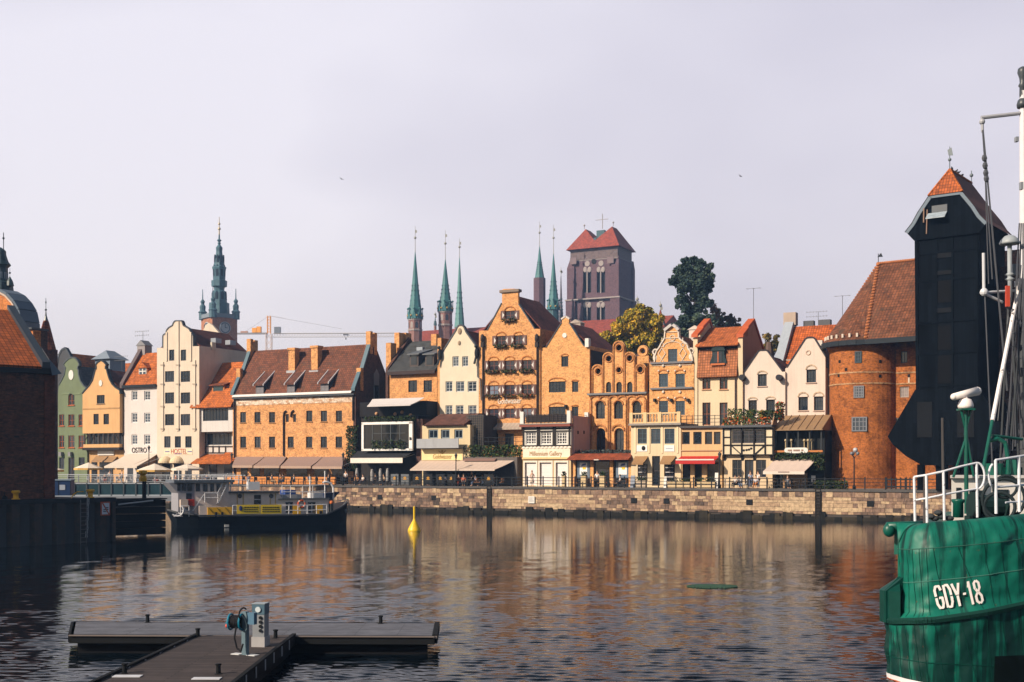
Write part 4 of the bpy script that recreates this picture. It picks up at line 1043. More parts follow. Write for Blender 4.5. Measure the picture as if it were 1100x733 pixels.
x=h.X(741,6);m=MB();m.box(x-.1,x+1.25,6,7.2,h.Z(748,366,6),h.Z(748,354,6));m.prism([(x-.3,h.Z(748,354,6)),(x+1.45,h.Z(748,354,6)),(x+.6,h.Z(748,349.6,6))],5.9,7.3);m.build('chimney',plaster((.6,.52,.48)),h.root)

# --- cream house with tiled mansard
h=House('mansard_house','cream house with orange tiled mansard, dark dormer and red capped side parapets','house',745,q=Q+.1)
rf=(.26,.075,.03)
for a,b in ((754.5,763.2),(773,781.6)):h.win(a,405,b,418.4,rf,nx=2,nz=1,rev=.22,sill=(.5,.28,.15));h.win(a,432.6,b,457,rf,nx=2,nz=2,rev=.22)
zt=h.Z(771,404)
h.wall_xz([(h.X(745),0),(h.X(796.4),0),(h.X(796.4),zt),(h.X(745),zt)],plaster(LCREAM,.07),depth=7.4,eave=zt-.05)
z370,z375,z352=h.Z(771,371),h.Z(771,376,.8),h.Z(771,352.4,4.2)
m=MB();a0,a1=h.X(749.6),h.X(793.4)
m.prismx([(-.55,zt-.12),(.1,z375),(7,z375),(7,zt-.2),(-.3,zt-.2)],a0+.05,a1-.05);m.build('lower_roof',tiles((.36,.125,.05),w=.28,h=.3,var=.35),h.root)
MB().box(a0+.1,a1-.1,.3,7,z375-.1,z370).build('attic_band',paint((.022,.03,.04),.6),h.root)
h.roof_street(a0-.1,a1+.1,z370,4.0,z352,-.6,7.9,tiles((.40,.11,.032)))
for px0,px1,nm in ((745,749.6,0),(793.4,798.4,1)):
    x0,x1=h.X(px0),h.X(px1);zc_=h.Z(px0,363)
    m=MB();m.prismx([(-.12,0),(-.12,zc_),(1.7,zc_+.3),(1.7,h.Z(px0,354,2)),(3.8,h.Z(px0,346.5,3.8)),(7.9,z370-.4),(7.9,0)],x0,x1)
    pw=m.build('side_parapet',plaster(LCREAM if nm ==0 else (.5,.25,.16),.07),h.root)
    m=MB();m.prismx([(-.4,zc_),(1.7,zc_+1.0),(1.7,zc_+1.32),(-.4,zc_+.32)],x0-.12,x1+.12);m.prismx([(1.5,h.Z(px0,355,2)),(3.9,h.Z(px0,346.5,3.8)),(3.9,h.Z(px0,346.5,3.8)+.35),(1.5,h.Z(px0,355,2)+.35)],x0-.12,x1+.12);m.prismx([(3.9,h.Z(px0,346.5,3.8)+.35),(8.0,z370-.1),(8.0,z370-.4),(3.9,h.Z(px0,346.5,3.8))],x0-.12,x1+.12);m.build('parapet_cap',paint((.45,.09,.025),.7),pw)
    if nm:MB().box(x0,x1,-.2,-.125,0,zc_).build('corner_strip',plaster(LCREAM,.07),pw)
yd=-.35;dx0,dx1=h.X(765,yd),h.X(778,yd);dzb,dzt=h.Z(771,390.6,yd),h.Z(771,377,yd)
m=MB();m.box(dx0,dx1,yd,2,dzb,dzt);cx=(dx0+dx1)/2;m.prism([(dx0-.15,dzt),(dx1+.15,dzt),(dx1-.05,dzt+.35),(cx,dzt+.55),(dx0+.05,dzt+.35)],yd-.1,2.2);m.prism([(dx0-.3,dzb),(dx0,dzb),(dx0,dzb+.9)],yd,yd+.3);m.prism([(dx1,dzb),(dx1+.3,dzb),(dx1,dzb+.9)],yd,yd+.3);db=m.build('dormer',paint((.02,.035,.04),.5),h.root)
m=MB();m.box(dx0+.22,dx1-.22,yd-.04,yd-.01,dzb+.1,dzt-.1);m.build('dormer_pane',glass((.03,.045,.07)),db)
m=MB();m.box(cx-.07,cx+.07,yd-.08,yd-.042,dzb+.1,dzt-.1);m.build('dormer_bar',paint((.35,.09,.03),.6),db)
m=MB();m.box(dx0-.1,dx1+.1,yd-.2,yd-.03,dzb-.2,dzb);m.build('dormer_sill',paint((.45,.12,.03),.7),db)
pp=MB();pp.tube((h.X(790.4),-.16,zt-.3),(h.X(790.4),-.16,5),.08);pp.build('drainpipe',paint((.06,.04,.04),.5),h.root)

# --- two white gables
for nm,lab,px,gab,wins,wallr in (
    ('white_gable_house','white house with blunt steep gable and two barrel spouts beside the mansard',796.6,[(798,401.5),(800,400),(814.6,378.5),(816,377),(822.6,376.8),(824.2,378),(840.2,399.4),(843.4,399.4)],[(814,402,823.6,415,0),(804,430,813,445,0),(823,429.4,832.4,445,0)],843.4),
    ('tall_white_gable_house','white house with tall pointed gable and arched windows beside the brick tower',843.6,[(843.6,396),(845.8,395),(865.4,364.6),(867.5,363.4),(873,363.2),(874.6,364.2),(886,383),(886.6,384)],[(866.3,397,876.6,411,1),(857.7,426.5,867.8,441,1),(874.3,426,884.4,441,1)],886.6)):
    h=House(nm,lab,'house',px,q=Q+(.2 if px <800 else .5))
    for a,t,b,bt,kind in wins:h.win(a,t,b,bt,NAVYF,nx=3,nz=3,rev=.26,sill=(.5,.35,.28),hood=(1.05 if kind else .8,(.56,.42,.30)))
    h.wall([(px,None),(wallr,None)]+gab[::-1],plaster((.64,.54,.47) if px <800 else (.64,.535,.47),.07),depth=8.5,eave=h.Z(px+20,401 if px <800 else 396))
    h.coping(gab[1:-1],t=.13,c=(.04,.035,.045))
    h.roof_gable(h.X(px+.5),h.X(wallr-.3),h.Z(px+20,401 if px <800 else 396),h.X(819 if px <800 else 870),h.Z(819 if px <800 else 870,380 if px <800 else 367),.4,8.5,tiles((.13,.045,.04)))
    if px <800:
        for sx in (798.6,838.2):
            c=h.P(sx,406);d=MB();d.tube((c[0],-.7,c[1]),(c[0],.05,c[1]),.32,n=12);d.build('barrel_spout',paint((.03,.03,.038),.5),h.root)
        c=h.P(819,376.6);d=MB();d.tube((c[0]+.3,1.5,c[1]-1),(c[0]+.3,1.5,c[1]+1.0),.6,.3,8);d.build('roof_vent',paint((.10,.06,.05),.7),h.root)
    else:
        c=h.P(868.3,379);d=MB();d.torus((c[0],-.02,c[1]),(0,1,0),.22,.07,14,5);d.build('roundel',plaster((.6,.45,.36)),h.root)

# ================================================================== low annexes along the promenade
# --- white gallery with timber upper storey
h=House('gallery_pavilion','white two storey pavilion with half-timbered upper floor and shuttered shopfront','pavilion',561.4,q=4.3)
gwf=(.72,.70,.68)
for a,b in ((564.8,575.8),(581,592.2),(598,608.9)):h.win(a,464.6,b,477.4,gwf,nx=4,nz=4,fw=.1,bar=.07,pane=glass((.02,.03,.045)))
zt,zm=h.Z(587,458.6),h.Z(587,479.5);x0,x1=h.X(561.4),h.X(613.4)
h.wall_xz([(x0,zm),(x1,zm),(x1,zt),(x0,zt)],plaster((.62,.59,.55),.09),depth=4.9,eave=zt-.02)
tb=MB()
for px in (562.4,577.6,579.4,594.6,596.4,611.8):tb.box(h.X(px)-.1,h.X(px)+.1,-.07,.02,zm,zt)
for py in (460.6,463.2,478.8):tb.box(x0,x1,-.075,.015,h.Z(587,py)-.09,h.Z(587,py)+.05)
tb.build('timber_frame',paint((.028,.025,.024),.7),h.root)
h.boxp('roof_edge',paint((.22,.055,.035),.7),560,456,614.4,458.6,-.5,4.95)
h.boxp('deck',paint((.3,.27,.25),.8),560,455,614.4,456,-.55,4.95)
for a,b in ((564,576.2),(580,592.6),(597.2,609.4)):h.holes.append([(h.X(a),.12),(h.X(b),.12),(h.X(b),h.Z(b,497)),(h.X(a),h.Z(a,497))])
h.wall_xz([(x0+.02,0),(x1-.02,0),(x1-.02,zm-.01),(x0+.02,zm-.01)],plaster((.63,.48,.29),.09),depth=4.85,eave=zm-.05,name='lower_wall')
for a,b in ((564,576.2),(580,592.6),(597.2,609.4)):
    s_=MB();n=16;za,zb_=.12,h.Z(a,497)
    s_.box(h.X(a),h.X(b),.2,.26,za,zb_)
    for k in range(n):s_.box(h.X(a),h.X(b),.175,.2,za+(zb_-za)*k/n,za+(zb_-za)*(k+.86)/n)
    sh=s_.build('roller_shutter',paint((.74,.68,.67),.6,var=.05),h.root)
    fr=MB();fr.box(h.X(a)-.16,h.X(a),-.08,.1,0,zb_+.2);fr.box(h.X(b),h.X(b)+.16,-.08,.1,0,zb_+.2);fr.box(h.X(a),h.X(b),-.08,.1,zb_,zb_+.2);fr.build('surround',plaster((.74,.66,.58),.05),sh)
sg=h.boxp('sign_board',plaster((.76,.67,.55),.05),562.2,480.6,612.8,491.6,-.1,-.005)
lettering('Millennium Gallery',.72,paint((.36,.19,.05),.6),sg,(h.X(586.5),-.12,h.Z(586.5,487.6)),width=h.X(603.4)-h.X(568.8))
h.boxp('cornice',plaster((.72,.50,.24),.06),561.6,491.4,613.2,493.4,-.22,.02)
m=MB()
for k in range(13):m.ball((h.X(563)+(h.X(612)-h.X(563))*k/12,-.1,h.Z(587,481)),.24,.08,.14)
m.build('festoon',plaster((.72,.66,.58),.05),sg)
m=MB();m.box(x1-.02,x1+.12,.4,4.85,0,zt+1.2);m.build('side_wall',plaster((.52,.36,.36),.08),h.root)
for yy,py in ((1.4,466),(3.0,465.5)):MB().box(x1+.12,x1+.14,yy,yy+.35,h.Z(616,py),h.Z(616,py-3.5)).build('vent_window',BLACKM,h.root)
zt2=h.Z(587,455)
m=MB()
for zz in np.linspace(.15,1.0,5):m.bar((x0+.3,-.2,zt2+zz),(x1-.1,-.2,zt2+zz),.045);m.bar((x1-.1,-.2,zt2+zz),(x1-.1,4.5,zt2+zz),.045)
for k in range(12):xx=x0+.3+(x1-x0-.4)*k/11;m.bar((xx,-.2,zt2),(xx,-.2,zt2+1.05),.05)
m.build('roof_railing',paint((.05,.04,.038),.6),h.root)
m=MB();m.box(x0+.5,x1-.4,-.12,-.08,zt2+.1,zt2+.95);m.build('railing_screen',paint((.045,.038,.04),.8),h.root)
for xx,yy in ((x0+.1,-.2),(x1-.1,-.2),(x1-.1,4.5)):MB().box(xx-.22,xx+.22,yy-.22,yy+.22,zt2,zt2+1.35).build('corner_post',WHITEP,h.root)

# --- café with red roof edge
h=House('cafe_pavilion','low dark cafe pavilion with red brown roof edge and lit poster panels','cafe',612.5,q=4.6)
x0,x1=h.X(614.5),h.X(678.5);zt=h.Z(645,493.5)
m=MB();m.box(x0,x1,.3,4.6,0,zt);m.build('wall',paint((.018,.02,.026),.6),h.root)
m=MB();m.prismx([(-1.2,h.Z(645,493.4,-1.2)),(.2,h.Z(645,487.4,.2)),(4.6,h.Z(645,486,.2)),(4.6,zt),(-1.2,h.Z(645,494.2,-1.2))],h.X(613.5),h.X(679.5));m.build('roof',tiles((.26,.06,.025)),h.root)
leafbox('roof_planting',h.root,x0,x1,.4,1.4,h.Z(645,487),h.Z(645,483.5),500,.16,rndmat(((0,(.02,.03,.03)),(1,(.09,.11,.11))),.8,.2),9)
for px in (616.5,635.8,656.8,677):
    MB().box(h.X(px)-.2,h.X(px)+.2,-.02,.3,0,zt).build('pillar',ORB2,h.root)
for a,b in ((622.6,630.6),(664.2,673.2)):
    f_=MB().box(h.X(a)-.3,h.X(b)+.3,.05,.25,h.Z(a,514),h.Z(a,496)).build('poster_frame',paint((.12,.16,.22),.4),h.root)
    MB().box(h.X(a),h.X(b),.03,.048,h.Z(a,510),h.Z(a,497.2)).build('poster',paint((.75,.74,.74),.4,var=.03),f_)
    cx=(h.X(a)+h.X(b))/2;zz=h.Z(a,501)
    MB().prism([(cx-.28,zz),(cx+.3,zz+.1),(cx+.3,zz+.34),(cx-.1,zz+.26)],.01,.028).build('poster_mark',paint((.06,.09,.25),.5),f_)
    MB().prism([(cx-.15,zz-.1),(cx+.3,zz-.06),(cx+.28,zz-.34),(cx-.05,zz-.36)],.01,.028).build('poster_mark',paint((.8,.5,.03),.5),f_)
h.boxp('doorway',glass((.006,.007,.01)),639.5,496,654.5,None,-.02,.02,y=.29)
MB().box(h.X(643),h.X(648),-1.28,-1.22,h.Z(645,494.6,-1.2),h.Z(645,493.6,-1.2)).build('name_strip',paint((.6,.55,.5),.6),h.root)

# --- cream annex with balustrade
h=House('balustraded_annex','cream two storey shop annex with roof balustrade and two small brown awnings','shop',677.6,q=4.4)
for a,b in ((685,694.9),(699.3,709.5),(714,724.6)):h.win(a,460.6,b,476.8,tf,nx=2,nz=3,pane=glass((.02,.035,.055)),fw=.12)
for a,b in ((685,695.6),(713.4,725)):h.win(a,499,b,517,(.05,.035,.03),nx=2,nz=3)
h.win(700.4,490,709,522,(.06,.04,.035),nx=1,nz=2,rev=.2,name='door')
zt=h.Z(704,456.6);x0,x1=h.X(677.8),h.X(731.4)
h.wall_xz([(x0,0),(x1,0),(x1,zt),(x0,zt)],plaster((.66,.53,.36),.09),depth=5,eave=zt-.02)
h.boxp('roof_slab',plaster((.3,.27,.25),.1),676.6,454.8,732.6,457,-.4,5)
zs=h.Z(704,454.8)
m=MB();BAL=plaster((.70,.50,.28),.06)
m.box(x0,x1,-.3,-.08,zs+.98,zs+1.12);m.box(x0,x1,-.3,-.08,zs,zs+.12)
m.build('handrail',BAL,h.root)
for px in (679,694,709.6,730):MB().box(h.X(px)-.19,h.X(px)+.19,-.34,-.04,zs+.002,zs+1.18).build('pedestal',BAL,h.root)
m=MB();k=0;xx=x0+.3
while xx <x1-.2:m.lathe([(.06,0),(.1,.25),(.05,.5),(.09,.75),(.05,.88)],(xx,-.19,zs+.11),6);xx +=.34
m.build('balusters',paint((.34,.27,.2),.8),h.root)
for a,b in ((684,695.4),(713.8,724.4)):h.boxp('plaque',paint((.72,.70,.70),.5),a,478.4,b,485.2,-.05,.02)
MB().ball((h.X(691.5),-.08,h.Z(691,481.6)),.22,.04,.25).build('emblem',BLACKM,h.root)
h.boxp('plaque_line',paint((.3,.33,.42),.6),715.4,481.4,722.8,482.2,-.065,-.052)
AWD=canvas((.34,.20,.10),.3,5)
h.awning('awning',AWD,682,696.4,490.2,678.6,690.6,497.4,1.3,val=.2);h.awning('awning',AWD,712,726.4,489.8,708.6,720.4,497,1.3,val=.2)
for px in (682.4,697.4,711.4,728):h.boxp('wall_strip',plaster((.76,.60,.40),.06),px-.9,458,px+.9,487,-.07,.02)
for a in (686,715):                                       # goods shown behind the glass
    m=MB()
    for py in (503,508,513):m.box(h.X(a),h.X(a+8.4),-.06,-.03,h.Z(a,py),h.Z(a,py-1.1))
    m.build('shop_display',paint((.35,.33,.33),.6),h.root)

# --- peach annex with red awning
h=House('peach_annex','peach coloured low annex with dark roof railing and bright red awning','shop',731.4,q=4.5)
for a,b in ((732.6,741),(744.7,753.8),(757.2,765),(766.8,774)):h.win(a,464,b,477.4,(.05,.04,.04),nx=1,nz=1,fw=.12)
for a,b in ((733,741.6),(746,754),(759.5,772)):h.holes.append([(h.X(a),.1),(h.X(b),.1),(h.X(b),h.Z(b,497)),(h.X(a),h.Z(a,497))])
zt=h.Z(752,459.4);x0,x1=h.X(731.4),h.X(775.6)
h.wall_xz([(x0,0),(x1,0),(x1,zt),(x0,zt)],plaster((.62,.40,.21),.09),depth=5,eave=zt-.02)
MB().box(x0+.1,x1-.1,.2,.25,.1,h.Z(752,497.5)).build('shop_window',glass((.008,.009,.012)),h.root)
h.boxp('roof_slab',paint((.06,.055,.06),.7),731.4,457.6,775.8,459.8,-.35,5)
h.boxp('string_course',plaster((.5,.33,.2)),731.6,483.4,775.4,484.6,-.12,.02)
zs=h.Z(752,457.6);m=MB()
for zz in (.35,.7,1.05):m.bar((x0,-.2,zs+zz),(x1,-.2,zs+zz),.05)
for k in range(8):xx=x0+.1+(x1-x0-.2)*k/7;m.bar((xx,-.2,zs),(xx,-.2,zs+1.1),.055)
m.build('roof_railing',DARKM,h.root)
h.awning('awning',paint((.45,.014,.012),.7),731.6,772.4,490.2,725.6,768,494.4,1.7,val=.4,valmat=paint((.42,.012,.01),.7))
m=MB();a,b=h.P(726,494.2,-1.74),h.P(767,494.2,-1.74);m.box(a[0],b[0],-1.765,-1.735,a[1]-.05,a[1]+.08);m.build('awning_stripe',paint((.7,.62,.58),.7),h.root)

# --- half-timbered annex with flower terrace
h=House('timber_annex','half-timbered cream annex topped by a terrace full of red and green flowers','house',776.6,q=4.4)
h.win(786.4,462.4,822.4,476.4,(.06,.05,.06),nx=6,nz=3,fw=.12,y=-.35)
zt,zm=h.Z(803,459.6),h.Z(803,489);x0,x1=h.X(776.8),h.X(830.8)
h.wall_xz([(x0,zm),(x1,zm),(x1,zt),(x0,zt)],plaster((.66,.56,.41),.09),depth=5,eave=zt-.02,y=-.35)
tb=MB();TBC=paint((.02,.018,.02),.7)
def bar_px(a,b,w=.15):
    pa,pb=h.P(a[0],a[1],-.35),h.P(b[0],b[1],-.35);tb.bar((pa[0],-.38,pa[1]),(pb[0],-.38,pb[1]),w,.1)
for px in (777.2,785,796.8,810,822,830.4):bar_px((px,461),(px,489))
for py in (460.6,478.2,488.6):bar_px((777,py),(830.6,py),.2)
for a,b in (((777,469.8),(785,469.8)),((822,469.4),(830.5,469.4)),((786,479),(796,488)),((821,479),(811,488))):bar_px(a,b)
tb.build('timber_frame',TBC,h.root)
bl=MB()
for p in ((799,484),(802,483.6),(804.6,483.2),(807,482)):c=h.P(*p,-.35);bl.ball((c[0],-.36,c[1]),.14,.04,.12)
bl.build('emblem',TBC,h.root)
for a,b in ((786.6,797),(812,823)):h.win(a,494,b,513,(.06,.05,.05),nx=2,nz=2)
h.win(800,494,809.4,521,(.05,.04,.04),nx=2,nz=2,rev=.2,name='door')
h.wall_xz([(x0+.1,0),(x1-.1,0),(x1-.1,zm-.01),(x0+.1,zm-.01)],plaster((.64,.49,.33),.09),depth=4.9,eave=zm-.05,name='lower_wall')
for px in (778.5,797.5,810.5,829):c=h.X(px);MB().prismx([(-.34,zm),(0,zm),(0,zm-.6)],c-.12,c+.12).build('bracket',TBC,h.root)
h.boxp('terrace_edge',paint((.06,.065,.08),.6),775.4,457,831.4,459.4,-.8,5)
FL2=rndmat(((0,(.02,.05,.02)),(.45,(.06,.10,.03)),(.62,(.10,.12,.03)),(.7,(.42,.07,.02)),(.9,(.5,.13,.02)),(1,(.45,.03,.02))),.8,.2)
FL3=rndmat(((0,(.02,.05,.02)),(.5,(.07,.11,.03)),(.8,(.16,.14,.03)),(1,(.34,.12,.03))),.8,.2)
zs=h.Z(803,457)
leafbox('flower_bed',h.root,h.X(778),h.X(829),-.75,-.2,zs,zs+.75,900,.14,FL2,31)
for a,b,zz,mt in ((780.5,797,1.75,FL3),(799.5,809,1.6,FL3),(813.5,822,1.5,FL3),(822,838,1.5,LEAFD),(833,840,2.3,FL2)):leafbox('shrubs',h.root,h.X(a),h.X(b),-.1,1.2,zs+.5,zs+zz,330,.16,mt,int(a))
m=MB();m.prismx([(-.6,zs),(1.2,zs),(1.2,zs+1.6),(.4,zs+1.3)],h.X(830.4),h.X(831.6));m.build('terrace_side',plaster((.42,.26,.16)),h.root)

# --- dark annex with tan roof
h=House('tan_roofed_annex','dark open-fronted restaurant under a tan metal roof beside the brick tower','restaurant',831.8,q=4.8)
x0,x1=h.X(832.4),h.X(884.5);zt=h.Z(858,461.5)
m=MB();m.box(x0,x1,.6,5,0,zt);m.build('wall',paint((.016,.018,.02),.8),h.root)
m=MB();m.prismx([(-.6,h.Z(858,461.6,-.6)),(3.4,h.Z(858,446.4,3.4)),(5,h.Z(858,446.4,3.4)),(5,zt-.05),(-.6,h.Z(858,462.4,-.6))],x0-.1,x1+.05);rf_=m.build('roof',paint((.27,.165,.085),.55,var=.2,scale=1.2),h.root)
m=MB()
for k in range(7):
    xx=x0+(x1-x0)*k/6;m.bar((xx,-.58,h.Z(858,461.6,-.6)+.03),(xx,3.4,h.Z(858,446.4,3.4)+.03),.06,.08)
m.build('roof_seam',paint((.22,.13,.07),.6),rf_)
for k in range(5):xx=x0+.15+(x1-x0-.3)*k/4;MB().box(xx-.07,xx+.07,-.3,-.16,h.Z(858,484),zt).build('post',paint((.035,.04,.045),.6),h.root)
m=MB();m.box(x0,x1,-.35,-.1,h.Z(858,486),h.Z(858,484));m.build('parapet',paint((.45,.16,.04),.7),h.root)
m=MB();
a,b=h.X(842.6,-.4),h.X(868,-.4);zc_=h.Z(855,484,-.4);n=10;hh=.28
pts=[(b-hh+hh*math.cos(t),zc_+hh*math.sin(t)) for t in np.linspace(-math.pi/2,math.pi/2,n)]+[(a+hh+hh*math.cos(t),zc_+hh*math.sin(t)) for t in np.linspace(math.pi/2,1.5*math.pi,n)]
m.prism(pts,-.42,-.36);sg=m.build('sign_board',WHITEP,h.root)
m=MB()
for k in range(14):
    if k % 7 != 4:m.box(a+.35+k*(b-a-.8)/14,a+.35+k*(b-a-.8)/14+.1,-.435,-.425,zc_-.09,zc_+.09)
m.build('sign_mark',paint((.25,.16,.12),.7),sg)
for px in (844,850,864,868,872):
    c=h.P(px,478,.2);d=MB();d.tube((c[0],.2,c[1]-.5),(c[0],.2,c[1]+.5),.06);d.ball((c[0],.2,c[1]+.45),.15);d.build('bottle',paint((.42,.33,.2),.4),h.root)
leafbox('creeper',h.root,h.X(834),h.X(884),-.6,0,h.Z(858,493),h.Z(858,486),650,.15,LEAFD,41)
leafbox('creeper',h.root,h.X(872),h.X(886),-.7,.2,h.Z(878,505),h.Z(878,488),260,.15,LEAFD,42)
h.awning('awning',canvas((.60,.48,.42),.06,1.2),832.4,877,493,819.6,864.2,506.4,3.0,y=.2,val=.3,valmat=canvas((.68,.60,.54),.04))
m=MB();a,b=h.P(836,507.2,-2.8),h.P(848,507.2,-2.8);m.box(a[0],b[0],-2.86,-2.835,a[1]-.06,a[1]+.06);m.build('awning_mark',paint((.3,.22,.2),.8),h.root)
m=MB();m.box(h.X(840),h.X(866),.4,.58,0,h.Z(858,508));m.build('bar_counter',paint((.34,.2,.1),.8),h.root)
MB().box(h.X(871.6,-1),h.X(876,-1),-1.05,-1,h.Z(873,518,-1),h.Z(873,511,-1)).build('menu_board',WHITEP,h.root)
# ================================================================== the old port crane and its brick tower
TC=R(-37)
hx=at(985,HY,112.0)
h=House('port_crane_tower','huge black timber medieval port crane with orange roof on the quay','crane tower',985,Y=112.2,th=TC)
CW=planks((.0024,.0038,.006),.34,.55,'Z',spec=.03)
WX1=h.X(1051);DEP=8.2
zs=h.Z(1000,418);zt=h.Z(1000,250)
# upper hoist house
gabp=[h.P(*p) for p in ((983.8,418),(982.8,340),(981,256),(972.6,246.5),(979,239),(985,229),(994.8,211),(1026.4,210),(1037,231),(1041,238),(1046.5,243.5))]
xr_=WX1
pts=[(gabp[0][0],zs),(xr_,zs),(xr_-.05,gabp[2][1])]+[(xr_+.45,gabp[3][1]),(xr_-.3,gabp[4][1]+.2)]
def prof(sx):                                                # left profile mirrored for the right side
    return [(gabp[0][0]+.05,zs),(gabp[1][0]+.1,gabp[1][1]),(gabp[2][0],gabp[2][1])]
m=MB()
cxc=(gabp[0][0]+xr_)/2;half=(xr_-gabp[0][0])/2
zE,zK=h.Z(1010,247),h.Z(1010,211)
body=[(cxc-half,zs),(cxc+half,zs),(cxc+half+.12,zE-.6),(cxc-half-.12,zE-.6)]
m.prism(body,0,DEP);m.build('hoist_house',CW,h.root)
gable=[(cxc-half-.75,zE),(cxc-half-.1,zE-.75),(cxc+half+.1,zE-.75),(cxc+half+.75,zE),(cxc+half+.1,zE+.75),(cxc+half-.45,zE+1.7),(cxc+1.36,zK),(cxc-1.36,zK),(cxc-half+.45,zE+1.7),(cxc-half-.1,zE+.75)]
m=MB();m.prism(gable,-.25,DEP+.1);m.build('attic',CW,h.root)
m=MB()
gl=[gable[0],gable[9],gable[8],gable[7]];gr_=[gable[3],gable[4],gable[5],gable[6]]
for chain in (gl,gr_,[gable[7],gable[6]]):
    for a,b in zip(chain,chain[1:]):m.bar((a[0],-.33,a[1]),(b[0],-.33,b[1]),.12,.3)
m.build('barge_board',paint((.09,.13,.18),.5),h.root)
zA=h.Z(1016,182.5,.8);RT=tiles((.34,.085,.022),w=.26,h=.36);RTD=tiles((.16,.05,.03),w=.26,h=.36)
off=.16
m=MB()
for chain in (gl,gr_):
    sgn=-1 if chain is gl else 1
    for a,b in zip(chain,chain[1:]):
        A0,A1,B0,B1=(a[0]+sgn*off,-.45,a[1]+off*.6),(a[0]+sgn*off,DEP+.3,a[1]+off*.6),(b[0]+sgn*off,-.45,b[1]+off*.6),(b[0]+sgn*off,DEP+.3,b[1]+off*.6)
        m.face([A0,A1,B1,B0])
k0=[(gable[7][0]-off,-.45,zK+.1),(gable[6][0]+off,-.45,zK+.1),(gable[6][0]+off,DEP+.3,zK+.1),(gable[7][0]-off,DEP+.3,zK+.1)]
ap0,ap1=(cxc,.9,zA),(cxc,DEP-.6,zA)
m.face([k0[1],k0[2],ap1,ap0]);m.face([k0[0],k0[3],ap1,ap0]);m.face([k0[2],k0[3],ap1])
m.build('roof',RTD,h.root)
m=MB();m.face([(k0[0][0],k0[0][1]-.02,k0[0][2]),(k0[1][0],k0[1][1]-.02,k0[1][2]),(ap0[0],ap0[1]-.02,ap0[2])]);m.build('front_hip',RT,h.root)
m=MB();m.tube(ap0,k0[0],.11,n=6);m.tube(ap0,k0[1],.11,n=6);m.tube(ap0,ap1,.13,n=6);m.build('ridge_tiles',TILE_O,h.root)
m=MB()
m.tube((cxc,.9,zA),(cxc,.9,zA+2.1),.05,.03);m.ball((cxc,.9,zA+.9),.16);m.prism([(cxc-.1,zA+1.3),(cxc+.3,zA+1.25),(cxc+.15,zA+2.0),(cxc-.2,zA+1.8)],.87,.93)
m.tube((cxc,DEP-.6,zA),(cxc,DEP-.6,zA+1.2),.04);m.ball((cxc,DEP-.6,zA+.75),.18);m.build('weather_vane',paint((.12,.15,.17),.5),h.root)
for i in range(4):
    y_=1.6+i*.95+(i % 2)*.3;b_=MB();b_.ball((0,0,.14),.1,.16,.09,8,5);b_.ball((0,-.16,.22),.06,n=6,m=4);b_.bar((0,.1,.13),(0,.3,.08),.06,.02);b_.tube((0,0,0),(0,0,.1),.015)
    bo=b_.build('bird',paint((.05,.05,.055),.8),None);bo.location=(h.O[0]+cxc*h.d[0]+y_*h.b[0],h.O[1]+cxc*h.d[1]+y_*h.b[1],ZQ+zA+.1);bo.rotation_euler=(0,0,TC+i)
    tag(bo,('dark bird perched nearest the front finial of the black crane roof','dark bird second from the front finial on the crane ridge','dark bird third from the front finial on the crane ridge','dark bird perched farthest back on the crane ridge')[i],'bird','birds on the crane ridge')
# opening with tilted shutter, hanging ropes, middle doors
x0,x1=h.X(1002),h.X(1018.5)
m=MB();m.box(x0,x1,-.3,-.26,h.Z(1010,229),h.Z(1010,221));hb=m.build('hoist_opening',paint((.05,.06,.075),.4),h.root)
m=MB();m.prismx([(-.3,h.Z(1010,228.5)),(-1.0,h.Z(1010,235)),(-1.0,h.Z(1010,236)),(-.3,h.Z(1010,229.3))],x0-.35,x1);m.build('shutter',paint((.30,.36,.42),.5,var=.4),hb)
m=MB();m.tube((h.X(997.6),-.4,h.Z(998,226)),(h.X(996.8),-.4,h.Z(998,252)),.06);m.tube((h.X(994),-.4,h.Z(994,225)),(h.X(993.8),-.4,h.Z(994,240)),.07);m.build('hoist_rope',paint((.25,.16,.12),.8),h.root)
for t,bt,sh in ((272,277,0),(291,295,0),(300,325,1),(331,336,0),(350,376,1),(382,412,1)):
    m=MB();m.box(h.X(1007.5),h.X(1022),-.05 if sh else-.1,.02,h.Z(1014,bt),h.Z(1014,t));m.build('hatch' if sh else 'crossbeam',paint((.0025,.0025,.003),.8,spec=.1) if sh else paint((.008,.009,.011),.8,spec=.1),h.root)
m=MB()
for py in (270,300,345,379,414):m.box(h.X(985) ,xr_ ,-.09,.02,h.Z(1014,py)-.12,h.Z(1014,py)+.12)
for px in (985.6,1006.4,1023,1050):m.box(h.X(px)-.1,h.X(px)+.1,-.1,.015,zs,zE-.8)
m.build('beam',CW,h.root)
# flared lower house
lo=[(cxc-half,zs),(cxc-half-2.6,h.Z(960,469)),(cxc-half-2.1,h.Z(960,478)),(cxc-half-.9,h.Z(975,490)),(cxc-half+.6,h.Z(985,500)),(cxc+half-.6,h.Z(985,500)),(cxc+half+.9,h.Z(975,490)),(cxc+half+2.1,h.Z(960,478)),(cxc+half+2.6,h.Z(960,469)),(cxc+half,zs)]
m=MB();m.prism(lo,-.15,DEP);m.build('lower_house',CW,h.root)
for a,b in ((986,1002),(1029,1047)):MB().box(h.X(a),h.X(b),-.22,-.14,h.Z(a+8,470),h.Z(a+8,432)).build('door_panel',paint((.007,.008,.010),.8,spec=.1),h.root)
m=MB()
for xx in (cxc-half+.3,cxc+half-.3,cxc-.8,cxc+.8):
    for ya in (.3,DEP-1.1):MB().box(xx-.28,xx+.28,ya,ya+.6,0,h.Z(985,499)).build('post',CW,h.root)
